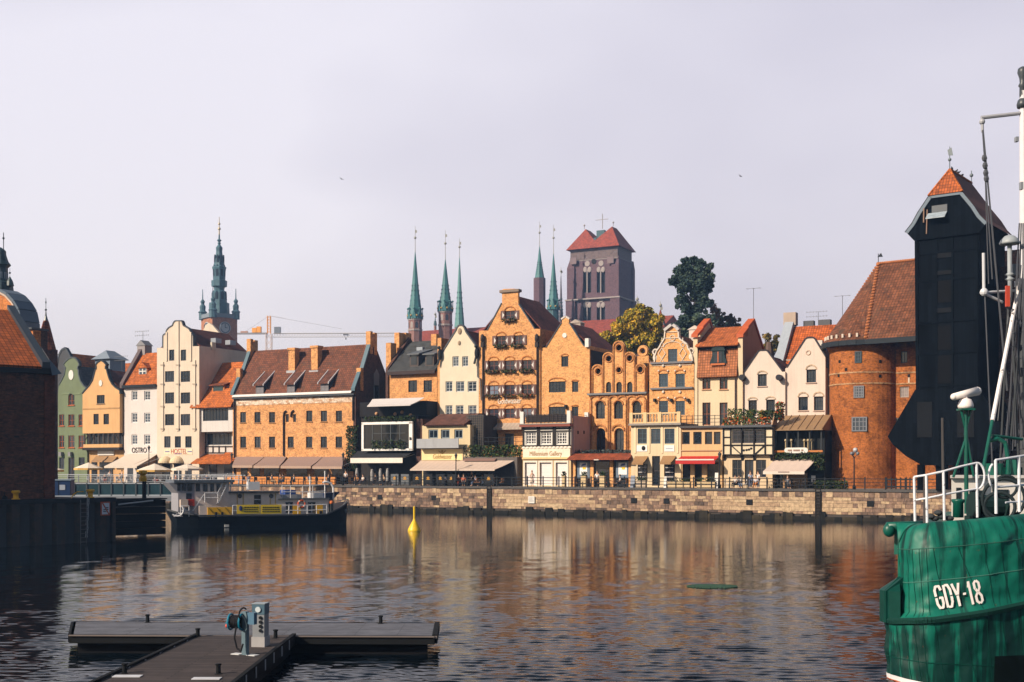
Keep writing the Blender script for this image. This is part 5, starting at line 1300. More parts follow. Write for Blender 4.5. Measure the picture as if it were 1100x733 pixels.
# brick tower behind: rounded left bastion, flat middle, rounded right bastion
tw=House('brick_gate_tower','massive red brick gate tower with round bastion and brown hipped tile roof','tower',884.5,Y=124.5,th=TC)
def tx(px,y=0):return tw.X(px,y)
RB=(tw.X(953)-tw.X(884.5))/2*1.06;cxb=tw.X(884.5)+RB*.93;zt=tw.Z(920,366)
def curved(cx,cy,rr,a0,a1,z0,z1,n=22,mat=TOWB,name='bastion'):
    v=[];
    for k in range(n+1):
        t=a0+(a1-a0)*k/n;v.append((cx+rr*math.cos(t),cy+rr*math.sin(t)))
    me=MB()
    for k in range(n):me.face([(v[k][0],v[k][1],z0),(v[k+1][0],v[k+1][1],z0),(v[k+1][0],v[k+1][1],z1),(v[k][0],v[k][1],z1)])
    o=me.build(name,mat,tw.root,recalc=False)
    uv=o.data.uv_layers[0].data
    for p in o.data.polygons:
        for li,(kk,zz) in zip(p.loop_indices,((0,z0),(1,z0),(1,z1),(0,z1))):uv[li].uv=((p.index+kk)*(a1-a0)/n*rr,zz)
    o.data.polygons.foreach_set('use_smooth',[True]*n);return o
cyb=RB*.82
curved(cxb,cyb,RB,math.pi*1.0,math.pi*2.0,0,zt)
curved(cxb,cyb,RB+.12,math.pi*1.0,math.pi*2.0,zt-.9,zt,name='top_course');curved(cxb,cyb,RB+.22,math.pi*1.0,math.pi*2.0,zt-.35,zt+.05,name='top_course')
bs=tw.root
xm0=cxb+RB*.84;xm1=xm0+9.5
STB=plaster((.42,.30,.24))
def on_bast(px,py):
    """angle and height on the bastion for a pixel"""
    best=None
    for k in range(400):
        t=math.pi+math.pi*k/400;x,y=cxb+RB*math.cos(t),cyb+RB*math.sin(t)
        X=tw.O[0]+x*tw.d[0]+y*tw.b[0];Y=tw.O[1]+x*tw.d[1]+y*tw.b[1]
        if x*0 ==0 and (best is None or abs(550+F*X/Y-px) <best[0]):
            # only the half that faces the camera
            nx,ny=math.cos(t)*tw.d[0]+math.sin(t)*tw.b[0],math.cos(t)*tw.d[1]+math.sin(t)*tw.b[1]
            if nx*X+ny*Y <0:best=(abs(550+F*X/Y-px),t,Y)
    return best[1],CAMZ-(py-HY)*best[2]/F-ZQ
def bast_window(px,t,bt,wpx,fr,arch=0,nm='window',pane=None,nx=2,nz=3):
    a,zt_=on_bast(px,t);_,zb_=on_bast(px,bt);w_=wpx/10.4
    e=thing(nm,None,None,(cxb+(RB+.02)*math.cos(a),cyb+(RB+.02)*math.sin(a),0),a+math.pi/2);e.parent=tw.root
    m=MB();
    m.box(-w_/2,-w_/2+.12,-.06,.12,zb_,zt_);m.box(w_/2-.12,w_/2,-.06,.12,zb_,zt_);m.box(-w_/2,w_/2,-.062,.12,zt_-.12,zt_);m.box(-w_/2,w_/2,-.062,.12,zb_,zb_+.12)
    for i in range(1,nx):xx=-w_/2+w_*i/nx;m.box(xx-.04,xx+.04,-.04,.1,zb_,zt_)
    for j in range(1,nz):zz=zb_+(zt_-zb_)*j/nz;m.box(-w_/2,w_/2,-.035,.1,zz-.03,zz+.03)
    m.build('frame',fr,e)
    m=MB();m.box(-w_/2+.05,w_/2-.05,-.02,.1,zb_+.05,zt_-.05);m.build('pane',pane or glass((.06,.075,.10)),e)
FRG=paint((.16,.17,.2),.6)
bast_window(922,377.5,390,7,paint((.03,.05,.07),.6),pane=glass((.03,.05,.07)));bast_window(922.5,414.5,427.5,10.6,FRG,nx=4,nz=4);bast_window(923.2,448,463.6,15.6,FRG,nx=4,nz=3)
bast_window(891.4,500,511.6,3.6,STB,pane=glass((.02,.02,.03)),nx=1,nz=1)
for px,py in ((902,388.6),(945.5,388.4),(901,403.8),(945.3,404),(891,390.5),(888.5,405.6),(909,397)):
    a,z_=on_bast(px,py);x_,y_=cxb+(RB+.005)*math.cos(a),cyb+(RB+.005)*math.sin(a)
    m=MB();m.box(-.13,.13,-.03,.1,-.15,.15);o=m.build('putlog_hole',BLACKM,tw.root);o.location=(x_,y_,z_);o.rotation_euler=(0,0,a+math.pi/2)
for py in (401,412.8):
    _,z_=on_bast(905,py);curved(cxb,cyb,RB+.06,math.pi,2*math.pi,z_-.07,z_+.07,mat=brick((.5,.3,.17),(.3,.15,.08),(.3,.2,.1)),name='string_course')
# flat middle wall
tw.win(967.6,377.5,974.6,390,(.03,.05,.07),nx=2,nz=3,y=2.2,pane=glass((.03,.05,.07)));tw.win(966.6,415.4,976.2,427,(.3,.26,.24),nx=4,nz=3,y=2.2,pane=glass((.25,.2,.2)));tw.win(955.6,449,968,464,(.3,.28,.27),nx=4,nz=3,y=2.2,pane=glass((.2,.2,.22)))
tw.win(953.8,501.5,959.4,511.4,(.5,.36,.25),nx=1,nz=1,y=2.2,fw=.18)
tw.wall_xz([(xm0-.6,0),(xm1,0),(xm1,zt),(xm0-.6,zt)],TOWB,y=2.2,depth=14,eave=zt-.1)
for px in (960.4,976.4):
    c=tw.P(px,403.6,2.2);MB().box(c[0]-.13,c[0]+.13,2.15,2.25,c[1]-.15,c[1]+.15).build('putlog_hole',BLACKM,tw.root)
    MB().box(c[0]-.08,c[0]+.08,2.16,2.22,c[1]-.75,c[1]-.2).build('lime_streak',plaster((.6,.5,.42)),tw.root)
for py in (401,412.8):
    z_=tw.Z(960,py,2.2);MB().box(xm0,xm1,2.13,2.21,z_-.07,z_+.07).build('string_course',brick((.5,.3,.17),(.3,.15,.08),(.3,.2,.1)),tw.root)
MB().box(xm0,xm1,1.9,2.2,zt-.8,zt).build('top_course',TOWB,tw.root)
m=MB();x_=xm0+.02;m.tube((x_,2.2-.75,0),(x_,2.2-.75,zt+.3),.14);m.build('drainpipe',paint((.09,.11,.14),.4),tw.root)
MB().box(xm1-2,xm1+13,2.6,15,0,zt+6).build('rear_wall',DARKB,tw.root)  # darker brick here and on the right bastion stands in for the crane's shadow
curved(xm1+RB,cyb,RB,math.pi,2*math.pi,0,zt+6,mat=DARKB)
# roof
zr0=zt-.05;yR=8.0;zrR=tw.Z(960,282,yR)
ex0=cxb-RB-.55;n=10
eav=[(cxb+(RB+.7)*math.cos(t),cyb+(RB+.7)*math.sin(t),zr0) for t in np.linspace(math.pi*1.02,math.pi*1.62,n)]
rl0,rl1=(tw.X(943.5,yR),yR,zrR),(xm1+1.5,yR,zrR)
front0=eav[-1]
m=MB()
for a,b in zip(eav,eav[1:]):m.face([a,b,rl0])
m.face([front0,(xm1+1.5,front0[1],zr0),rl1,rl0])
m.face([eav[0],(ex0,15,zr0),rl0]);m.face([(ex0,15,zr0),(xm1+1.5,15,zr0),rl1,rl0]);m.face([(xm1+1.5,15,zr0),(xm1+1.5,front0[1],zr0),rl1])
m.build('roof',TOWT,tw.root)
m=MB();pr=[Vector(front0),Vector(rl0)]
for k in range(26):
    p=pr[0].lerp(pr[1],(k+.5)/26);m.ball((p[0],p[1],p[2]+.06),.24,.24,.16,8,5)
for k in range(20):m.ball((rl0[0]+(rl1[0]-rl0[0])*k/60,yR,zrR+.05),.24,.22,.16,8,5)
pr=[Vector(eav[0]),Vector(rl0)]
for k in range(30):p=pr[0].lerp(pr[1],(k+.5)/30);m.ball((p[0]+.02,p[1],p[2]+.05),.2,.2,.14,8,5)
m.build('hip_tiles',paint((.40,.14,.05),.8,var=.4),tw.root)
m=MB()
for a,b in zip(eav,eav[1:]):m.bar((a[0],a[1],a[2]-.25),(b[0],b[1],b[2]-.25),.3,.5)
m.bar((front0[0],front0[1],zr0-.25),(xm1,front0[1],zr0-.25),.3,.5);m.build('eaves',paint((.022,.028,.036),.6),tw.root)
m=MB();
for k in range(9):
    t=1.06*math.pi+k*.062*math.pi;m.box(-.1+cxb+(RB+.4)*math.cos(t),.1+cxb+(RB+.4)*math.cos(t),-.1+cyb+(RB+.4)*math.sin(t),.1+cyb+(RB+.4)*math.sin(t),zr0+.32,zr0+.7)
m.build('snow_hook',paint((.5,.42,.36),.6),tw.root)
m=MB();m.tube(rl0,(rl0[0],yR,zrR+1.1),.04);m.prism([(rl0[0]-.1,zrR+.75),(rl0[0]+.5,zrR+.7),(rl0[0]+.3,zrR+1.15)],yR-.02,yR+.02);m.build('weather_vane',DARKM,tw.root)
# walls right of the crane: its shade is put into their dark brick colour

# --- orange roofed house behind the white gables
h=House('orange_roof_house','house behind the white gables with bright orange roof and pale lead clad parapet','house',838,q=21)
ze,zr=h.Z(860,386),h.Z(880,349.5,4)
h.wall([(838,None),(905,None),(905,386),(838,386)],plaster((.4,.3,.25)),depth=9,eave=ze-.1)
h.roof_street(h.X(843),h.X(906),ze-1.2,4.2,zr,-1.0,9,tiles((.42,.095,.02)))
m=MB();x_=h.X(840.5);m.prismx([(-1.1,ze-1.4),(-1.1,ze-.6),(4.2,zr+.9),(4.8,zr+.9),(9,ze),(9,ze-2)],x_-.8,x_+.25);m.build('parapet',paint((.32,.36,.42),.5),h.root)
m=MB();m.box(x_-.95,x_+.5,3.9,5.0,zr+.2,zr+1.7);m.build('chimney',plaster((.45,.36,.30)),h.root)
for px,yy,wd in ((879,5,1.4),(863,5.2,1.2)):x_=h.X(px,yy);MB().box(x_,x_+wd,yy,yy+.8,zr-1,zr+.75).build('chimney',paint((.09,.09,.1),.8),h.root)
x_=h.X(877.5,0);MB().box(x_,x_+.7,-.4,.4,ze,h.Z(880,366)).build('chimney',plaster((.6,.55,.5)),h.root)

# ================================================================== far away: church, town hall, spires, crane on a building site
CHB=brick((.125,.075,.095),(.095,.056,.075),(.13,.09,.10),w=.6,h=.2,var=.35);CHR=tiles((.26,.055,.035),w=.5,h=.6,var=.3)  # church brick tinted bluish purple, putting distance haze into its colour
COP=paint((.035,.155,.17),.6,var=.35,scale=.5);COPD=paint((.025,.085,.11),.6,var=.35,scale=.6)
STN=plaster((.32,.285,.285),.1)
h=House('church_tower','massive dark brick church tower with twin red hipped roofs and tall lancet openings','church tower',610,Y=420,z0=0)
zE=h.Z(636,267);zM=h.Z(636,321);zC=h.Z(636,279);X0,X1=h.X(611.5),h.X(664);W=X1-X0
for a,b in ((626.3,630),(631.4,635),(641,644.8),(646,650)):h.win(a,289.5,b,314.5,(.02,.02,.03),nx=1,nz=1,arch=1.2,rev=.9,fw=.05,pane=paint((.02,.022,.03),.9))
for a,b in ((626.3,630),(631.4,635),(641,644.8),(646,650)):h.win(a,326.6,b,352,(.02,.02,.03),nx=1,nz=1,arch=1.2,rev=.9,fw=.05,pane=paint((.02,.022,.03),.9))
h.wall_xz([(X0,0),(X1,0),(X1,zC),(X0,zC)],CHB,depth=W*.72,eave=zC-.1,thick=1.2)
W *= .72
MB().box(X0+.3,X1-.3,.3,W-.3,zC-.05,zE).build('top_storey',brick((.15,.115,.12),(.12,.09,.1),(.16,.13,.12),w=.6,h=.2),h.root)
bt=MB()
for xx in (X0-.9,X1-2.6):
    for yy in (-1.0,W-1.6):
        bt.box(xx,xx+3.5,yy,yy+2.6,0,zM-.3);bt.box(xx+.35,xx+3.1,yy+.3,yy+2.3,zM-.3,zC-2.5)
        bt.mesh([(xx+.35,yy+.3,zC-2.5),(xx+3.1,yy+.3,zC-2.5),(xx+3.1,yy+2.3,zC-2.5),(xx+.35,yy+2.3,zC-2.5),(xx+.9,yy+1.5,zC+.6),(xx+2.6,yy+1.5,zC+.6),(xx+2.6,yy+2.3,zC+.6),(xx+.9,yy+2.3,zC+.6)],[(0,1,5,4),(1,2,6,5),(3,0,4,7),(4,5,6,7)])
bt.build('buttress',CHB,h.root)
lg=MB();lg.box(X0-1.1,X1+1.1,-1.25,W+1.2,zM-.35,zM+.1);lg.build('ledge',STN,h.root)
MB().box(X0+.1,X1-.1,-.1,W+.1,zC-.25,zC+.1).build('ledge',paint((.2,.17,.17),.8),h.root)
for px,py,r_,mt in ((631,283.4,.95,STN),(645.8,283,.95,STN),(638,281,.9,BLACKM),(631,322.8,.85,STN),(645.8,322.4,.85,STN)):
    c=h.P(px,py);o=MB().lathe([(.01,-.08),(r_,-.08),(r_,.08),(.01,.08)],n=14).build('roundel',mt,h.root);o.location=(c[0],-.1,c[1]);o.rotation_euler=(R(90),0,0)
for px in (631,645.6):
    for t,bt_ in ((286.5,291),(324.5,329)):
        for d_ in (-2.4,2.3):c=h.P(px+d_,bt_-1.2);MB().ball((c[0],-.1,c[1]),.75,.2,1.0,10,6).build('tracery',STN,h.root)
m=MB()
for px in (630.7,645.4):
    for t,bt_ in ((290,315),(327,352)):m.box(h.X(px)-.16,h.X(px)+.16,-.1,.3,h.Z(px,bt_),h.Z(px,t))
m.build('mullion',STN,h.root)
for px,t,bt_ in ((617.2,277.5,284.5),(657,276.5,283.5)):MB().box(h.X(px)-1.2,h.X(px)+1.2,-1.15,-.9,h.Z(px,bt_),h.Z(px,t)).build('buttress_face',plaster((.20,.15,.165)),h.root)
zP=h.Z(640,245.5,5)
xa,xb,xc=X0-.8,(X0+X1)/2,X1+.8
m=MB()
zv=zE+(zP-zE)*.36;e=1.0;yv=-e+(4.5+e)*.36
for a,b,cx in ((xa,xb,(xa+xb)/2),(xc,xb,(xc+xb)/2)):
    v=[(a,-e,zE),(b,-e,zE),(b,W+e,zE),(a,W+e,zE),(cx,4.5,zP),(cx,W-4.5,zP),(b,yv,zv),(b,W-yv,zv)]
    m.mesh(v,[(0,1,6,4),(4,6,7,5),(2,3,5,7),(3,0,4,5)])
m.build('roof',CHR,h.root)
m=MB();m.box(xb-.5,xb+.5,yv+.3,W-yv,zv+.2,zv+1.0);m.box(xb-1.5,xb+1.5,W*.45,W*.55,zv,zP-.6);m.build('valley_gangway',COPD,h.root)
m=MB();cx=xb+.5;m.tube((cx,W/2,zP),(cx,W/2,zP+5.2),.14);m.tube((cx-2.6,W/2,zP+3.2),(cx+2.2,W/2,zP+3.2),.1)
for xx in (xa+4.5,xc-4.5):m.tube((xx,4.5,zP),(xx,4.5,zP+1.3),.1);m.ball((xx,4.5,zP+1.3),.35)
m.build('cross',paint((.3,.28,.28),.5),h.root)
# church nave roof glimpsed either side
h=House('church_nave','long dull red church roof glimpsed behind the houses and below the spires','church',425,Y=392,z0=0)
a0,a1=h.X(430),h.X(700,-6)
m=MB();m.box(h.X(433),a1,0,24,0,h.Z(560,364));m.build('wall',CHB,h.root)
h.roof_street(h.X(433),a1,h.Z(560,365),12,h.Z(560,349,12),-1,25,CHR)
def spire(label,px,Y,tip,cone_t,cone_b,hw,shaft_b,hs,cone_m,shaft_m,crown=False,cat='spire',bands=True,name='church_spire'):
    p=at(px,HY,Y);k=Y/F;zz=lambda py:CAMZ-(py-HY)*k
    r=thing(name,label,cat,(p.x,p.y,0),R(22.5)+TH)
    m=MB();m.lathe([(hs*k,0),(hs*k,zz(cone_b))],n=8);sh=m.build('shaft',shaft_m,r)
    if bands:
        for f in (.0,.45):z_=zz(cone_b)-(cone_b and (shaft_b-cone_b)*k*f);MB().lathe([(hs*k*1.08,z_-.45),(hs*k*1.08,z_+.1)],n=8).build('band',STN,sh)
        for q in range(8):
            a=TH*0+2*math.pi*(q+.5)/8;z_=zz(cone_b)-2.9
            o=MB().prism([(-.45,0),(.45,0),(.45,1.5),(0,2.1),(-.45,1.5)],-.04,.1).build('niche',STN if q % 2 else paint((.04,.04,.05),.8),sh);o.location=(hs*k*.93*math.cos(a),hs*k*.93*math.sin(a),z_);o.rotation_euler=(0,0,a+math.pi/2)
    m=MB();m.lathe([(hw*k,zz(cone_b)),(hw*k*.9,zz(cone_b-(cone_b-cone_t)*.08)),(hw*k*.52,zz(cone_b-(cone_b-cone_t)*.4)),(.12,zz(cone_t))],n=8);c=m.build('spire',cone_m,r)
    m=MB();m.tube((0,0,zz(cone_t)-.5),(0,0,zz(tip)),.12,.06);m.ball((0,0,zz(cone_t-(cone_t-tip)*.55)),.42);m.prism([(0,zz(tip)-2.3),(.6,zz(tip)-2.0),(.5,zz(tip)-1.3),(0,zz(tip)-1.2)],-.04,.04);m.build('finial',paint((.3,.3,.28),.4),r)
    if crown:
        for q in range(8):
            a=2*math.pi*q/8;rr=hw*k*.98
            d=MB();z_=zz(cone_b);d.prism([(-.75,0),(.75,0),(.0,2.9)],-.1,.1);d.ball((0,0,3.2),.32);o=d.build('dormer',cone_m,c);o.location=(rr*math.cos(a),rr*math.sin(a),z_);o.rotation_euler=(0,0,a+math.pi/2)
            o=MB().ball((0,0,0),.34).build('gilt_ball',paint((.6,.42,.14),.35,.6),c);o.location=(rr*1.02*math.cos(a+.39),rr*1.02*math.sin(a+.39),z_+1.0)
    # crockets up the edges
    d=MB()
    for q in range(8):
        a=2*math.pi*q/8
        for f in np.linspace(.12,.5,6):
            rr=(hw*.9+(0-hw*.9)*f*1.02)*k;d.ball((rr*math.cos(a),rr*math.sin(a),zz(cone_b-(cone_b-cone_t)*f)),.2,n=5,m=4)
    d.build('crocket',COPD,c)
SB=brick((.26,.14,.12),(.2,.10,.09),(.25,.16,.14),w=.6,h=.2,var=.3)
spire('tallest green copper spire on a brick shaft, leftmost of the church spires',446,380,243,271,343,8.2,368,7.4,COP,SB,True)
spire('green copper spire with crown of gilt balls, beside the round topped cream gable',478.4,385,247.5,279,335,8.2,366,7.4,COP,SB,True)
spire('slim grey green spire just right of the gilt crowned spire',493.6,400,256,277,352,5.6,372,5.4,paint((.09,.25,.26),.6,var=.4),SB,False,bands=False)
spire('short green spire on plain purple brick shaft left of the big church tower',579.6,425,238,265,299,5.2,360,6.4,COP,CHB,False,bands=False)
spire('green copper spire with leafy crown standing just left of the big church tower',594.6,410,241.5,273,333,6.8,362,5.6,COP,COPD,True,bands=False)
spire('thin dark needle spire touching the left edge of the church tower',602.6,415,287,297,346,2.8,360,2.6,paint((.10,.09,.12),.7),CHB,False,bands=False)
spire('tiny dark turret spire between the two leftmost green spires',467.5,420,335,341,350,1.6,356,1.4,COPD,SB,False,bands=False)
spire('small red tiled turret half hidden by the yellow tree beside the church tower',684.5,300,318,326,352,8,372,7.6,CHR,SB,False,bands=False,cat='turret',name='church_turret')
spire('small red tiled turret between the yellow tree and the tall dark poplar',709.5,300,324,333,352,6.4,372,6.2,CHR,SB,False,bands=False,cat='turret',name='church_turret')

# town hall tower
p=at(235.5,HY,380);k=380/F;zz=lambda cy:CAMZ-(230+cy/5.64-HY)*k;rr=lambda c:c/5.64*k
th_=thing('town_hall_tower','slender town hall tower with tiered green copper steeple and clock','tower',(p.x,p.y,0),R(-52))
prof_=[(612,62),(600,62),(560,60),(540,60),(538,46),(490,45),(480,45),(472,40),(462,30),(446,32),(440,46),(405,47),(402,36),(345,38),(335,40),(328,42),(322,42),(316,33),(272,28),(268,22),(226,18),(210,20),(204,20),(196,14),(186,7),(178,10),(170,6),(160,14),(152,5),(120,4)]
m=MB();m.lathe([(rr(b),zz(a)) for a,b in prof_],n=8,a0=R(22.5));m.build('steeple',paint((.05,.125,.17),.55,var=.5,scale=.7),th_)
m=MB();m.tube((0,0,zz(125)),(0,0,zz(18)),.25,.1);m.ball((0,0,zz(60)),.4);m.ball((0,0,zz(90)),.5);m.build('finial',paint((.5,.42,.3),.4),th_)
sdw=rr(105)/1.414*1.08
m=MB();m.box(-sdw,sdw,-sdw,sdw,0,zz(632));m.build('shaft',brick((.40,.17,.09),(.3,.12,.07),(.3,.2,.14),w=.6,h=.2),th_)
m=MB();m.box(-sdw-.5,sdw+.5,-sdw-.5,sdw+.5,zz(636),zz(612));m.build('gallery',paint((.16,.2,.25),.7),th_)
for i in range(4):
    a=math.pi/4+i*math.pi/2;x_,y_=sdw*1.3*math.cos(a),sdw*1.3*math.sin(a)
    m=MB();m.lathe([(1.25,zz(640)),(1.25,zz(600)),(1.5,zz(596)),(.9,zz(585)),(1.0,zz(560)),(.5,zz(545)),(.75,zz(530)),(.2,zz(515)),(.1,zz(455))],(x_,y_,0),8);m.build('corner_turret',paint((.05,.11,.15),.6),th_)
for f,a in ((1,0),(-1,0)):
    pass
for ang in (0,-math.pi/2,math.pi/2,math.pi):
    e=MB().lathe([(.01,-.1),(1.9,-.1),(1.9,.1),(.01,.1)],n=20).build('clock_face',paint((.40,.42,.46),.5),th_);e.location=(sdw*math.cos(ang)*1.01,sdw*math.sin(ang)*1.01,zz(697));e.rotation_euler=(R(90),0,ang+math.pi/2)
    r_=MB();r_.torus((0,0,.12),(0,0,1),1.5,.16,20,5);r_.box(-.1,.1,0,1.2,.1,.2);r_.box(0,.8,-.1,.1,.1,.2);r_.build('dial',paint((.06,.07,.1),.5),e)
win_=MB()
for q in range(8):
    a=R(22.5)+2*math.pi*(q+.5)/8
    for cy,rad,hh,ww in ((520,44,2.6,.42),(380,35,3.6,.4),(295,29,2.4,.3)):
        o=MB().prism([(-ww,0),(ww,0),(ww,hh*.75),(0,hh),(-ww,hh*.75)],-.2,.2).build('opening',paint((.02,.03,.045),.8),th_);o.location=(rr(rad)*.93*math.cos(a),rr(rad)*.93*math.sin(a),zz(cy));o.rotation_euler=(0,0,a+math.pi/2)

# tower crane on a building site
p=at(289,HY,560);k=560/F
cr=thing('tower_crane','white tower crane with long horizontal jib and orange counterweights beyond the roofs','crane',(p.x,p.y,0),R(-2))
zj=CAMZ-(358.5-HY)*k;WHC=paint((.50,.48,.50),.6);ORC=paint((.80,.34,.03),.6)
def lattice(m,a,b,w,hh,n,rad=.13,tri=True):
    a,b=Vector(a),Vector(b)
    d=(b-a).normalized();s1=d.cross(Vector((0,0,1)) if abs(d.z) <.9 else Vector((0,1,0))).normalized()*w/2;up=s1.cross(d).normalized()*hh
    ch=[lambda t:a.lerp(b,t)+s1,lambda t:a.lerp(b,t)-s1,lambda t:a.lerp(b,t)+up] if tri else [lambda t,q=q:a.lerp(b,t)+s1*q[0]+up*q[1]/hh*w/2 for q in ((1,1),(1,-1),(-1,-1),(-1,1))]
    for c in ch:m.tube(c(0),c(1),rad,n=5)
    for i in range(n):
        t0,t1=i/n,(i+1)/n
        for j in range(len(ch)):m.tube(ch[j](t0),ch[(j+1) % len(ch)](t1),rad*.6,n=4)
m=MB();lattice(m,(0,0,0),(0,0,zj),2.4,2.4,22,.16,False);m.build('mast',paint((.55,.42,.36),.6),cr)
m=MB();lattice(m,(2,0,zj),((430-289)*k,0,zj),1.6,-1.7,44,.14);m.build('jib',WHC,cr)
m=MB();m.box((253-289)*k,-1,-.8,.8,zj-.3,zj+.4);m.build('counter_jib',paint((.25,.24,.27),.6),cr)
m=MB();m.box((271-289)*k,(275.5-289)*k,-1,1,zj+.4,zj+2.6);m.box((275.9-289)*k,(280.5-289)*k,-1,1,zj+.4,zj+3.2);m.build('counterweight',ORC,cr)
m=MB();m.box((258.5-289)*k,(266-289)*k,-.6,.6,zj+.4,zj+1.1);m.build('winch',paint((.4,.2,.12),.6),cr)
za=CAMZ-(339.5-HY)*k
m=MB();lattice(m,(0,0,zj),(0,0,za),1.4,1.4,6,.15,False);m.build('apex',ORC,cr)
m=MB();m.tube((0,0,za),((262-289)*k,0,zj+.6),.07,n=4);m.tube((0,0,za),((368-289)*k,0,zj+2),.09,n=4);m.tube((0,0,za),((305-289)*k,0,za-1),.05,n=4);m.build('tie',paint((.3,.29,.32),.5),cr)
m=MB();m.box(2.6,5.4,-1,1,zj+.2,zj+3.0);m.build('cab',paint((.16,.18,.22),.4),cr)
m=MB();xx=(372-289)*k;m.box(xx-1.2,xx+1.2,-.6,.6,zj-.9,zj-.4);m.tube((xx-1,0,zj-.9),(xx,0,zj-2.4),.08,n=4);m.tube((xx+1,0,zj-.9),(xx,0,zj-2.4),.08,n=4);m.ball((xx,0,zj-2.6),.35);m.build('trolley',paint((.1,.1,.12),.6),cr)

# ------------------------------------------------------------------ trees
def tree(name,label,px,Y,base_z,blobs,mat,n,size,trunk_r=.3,seed=1,group=None,sparse=False):
    """blobs in pixels: (px, py, radius px); trunk, limbs and thousands of leaf faces"""
    p=at(px,HY,Y);k=Y/F;r_=np.random.default_rng(seed)
    t=thing(name,label,'tree',(p.x,p.y,base_z),0,group)
    cs=[((bx-px)*k,r_.uniform(-.25,.25)*br*k,CAMZ-(by-HY)*k-base_z,br*k) for bx,by,br in blobs]
    m=MB();zt=max(c[2] for c in cs);m.tube((0,0,0),(0,0,zt*.75),trunk_r,trunk_r*.5,8)
    for c in cs:m.tube((c[0]*.1,0,max(.5,c[2]-3.2*c[3])),(c[0],c[1],c[2]),trunk_r*.3,.05,5)
    m.build('trunk',paint((.045,.033,.025),.9),t)
    m=MB();tot=sum(c[3] **2 for c in cs)
    for c in cs:
        nn=int(n*c[3] **2/tot);tone=r_.uniform(.0,.35);sub=[(r_.normal(size=3)*c[3]*.5,r_.uniform(.24,.46)*c[3]) for _ in range(11)]
        for _ in range(nn):
            so,sr=sub[r_.integers(len(sub))];d=r_.normal(size=3);d/=np.linalg.norm(d);d=d*sr*r_.uniform(.45,1.08) **(1/2.2)*(1.25 if r_.uniform() <.16 else 1)+so
            q=np.array(c[:3])+d*np.array((1,1,1.05));a=r_.normal(size=3);a/=np.linalg.norm(a);b=np.cross(a,r_.normal(size=3));b/=np.linalg.norm(b)+1e-9;s_=size*r_.uniform(.6,1.35)
            m.face([q-a*s_,q+b*s_*.6,q+a*s_,q-b*s_*.6],min(1,max(.01,tone+r_.uniform(0,.65))))
    m.build('crown',mat,t,recalc=False);return t
DKL=rndmat(((0,(.008,.02,.02)),(.4,(.03,.06,.055)),(.8,(.075,.11,.075)),(1,(.13,.165,.10))),.8,.2)
YEL=rndmat(((0,(.05,.085,.015)),(.25,(.18,.19,.02)),(.55,(.38,.28,.03)),(1,(.66,.37,.03))),.8,.2)
RUS=rndmat(((0,(.05,.04,.025)),(.5,(.12,.065,.04)),(1,(.22,.12,.06))),.9,.2)
tree('poplar_tree','tall dark blue green poplar rising high above the roofs',745,190,ZQ,[(745,281,6),(738,284,6),(753,282,7),(730,290,8),(759,296,8),(741,296,9),(751,300,10),(728,302,7),(762,309,5),(736,310,10),(748,314,11),(757,318,8),(733,324,7),(742,328,10),(753,329,8),(740,341,9),(747,348,9),(733,349,9),(729,358,8),(742,360,10)],DKL,24000,.30,.5,3)
tree('autumn_tree','broad yellow and green autumn tree beside the big church tower',682,185,ZQ,[(687,337,9),(675,344,10),(700,342,8),(694,347,9),(665,354,9),(680,358,11),(655,362,7),(696,360,10),(707,352,8),(710,362,9),(668,368,10),(648,366,5),(690,372,11),(705,373,9),(655,373,8),(716,370,7),(674,378,10)],YEL,17000,.27,.4,5)
tree('dark_bush_tree','low dark green tree in the gap right of the tall poplar',765,200,ZQ,[(763,341,8),(772,346,8),(757,350,8),(780,352,6),(768,355,9)],DKL,4000,.26,.3,7)
tree('rusty_tree','thin rust coloured tree behind the cream mansard house',782,195,ZQ,[(766,333,4),(771,338,4),(782,342,5),(787,347,5),(793,350,4),(778,349,6)],RUS,900,.3,.2,9)
tree('small_autumn_tree','sparse yellowing treetop between the mansard house and the orange roof',828,175,ZQ,[(824,362,4),(830,366,6),(829,373,6),(836,372,5),(826,380,6)],rndmat(((0,(.04,.04,.02)),(.5,(.12,.10,.03)),(1,(.3,.18,.04))),.9,.2),900,.28,.2,11)
# aerials on the roofs
def aerial(label,px,py0,py1,Y,kind):
    p=at(px,py1,Y);k=Y/F;t=thing('roof_aerial',label,'aerial',p,TH);hgt=(py1-py0)*k
    m=MB();m.tube((0,0,-1.2),(0,0,hgt),.035,n=5);m.build('mast',paint((.12,.12,.14),.5),t)
    m=MB()
    if kind ==0:
        m.tube((-.9,0,hgt),(.9,0,hgt),.025,n=4)
        for e in (-.8,0,.8):m.tube((e,-.4,hgt),(e,.4,hgt),.02,n=4)
    else:
        for z_ in (hgt,hgt-.6):
            m.tube((-1.6*kind,0,z_),(1.2*kind,0,z_),.025,n=4)
            for e in np.linspace(-1.5,1.1,7)*kind:m.tube((e,0,z_-.12),(e,0,z_+.12),.018,n=4)
    m.build('antenna',paint((.14,.14,.16),.5),t)
aerial('tall thin tv aerial standing above the mansard house',809.5,310,345,148,0)
aerial('wide tv aerial on the orange roof behind the white gables',879,335,346,158,1)
aerial('small bracket aerial against the brown tower roof edge',905,318,331,140,0)
aerial('branching tv aerial above the white house chimney',153.5,356,369,178,1)
aerial('low tv aerial above roofs between peach and white houses',131,383,396,185,1)
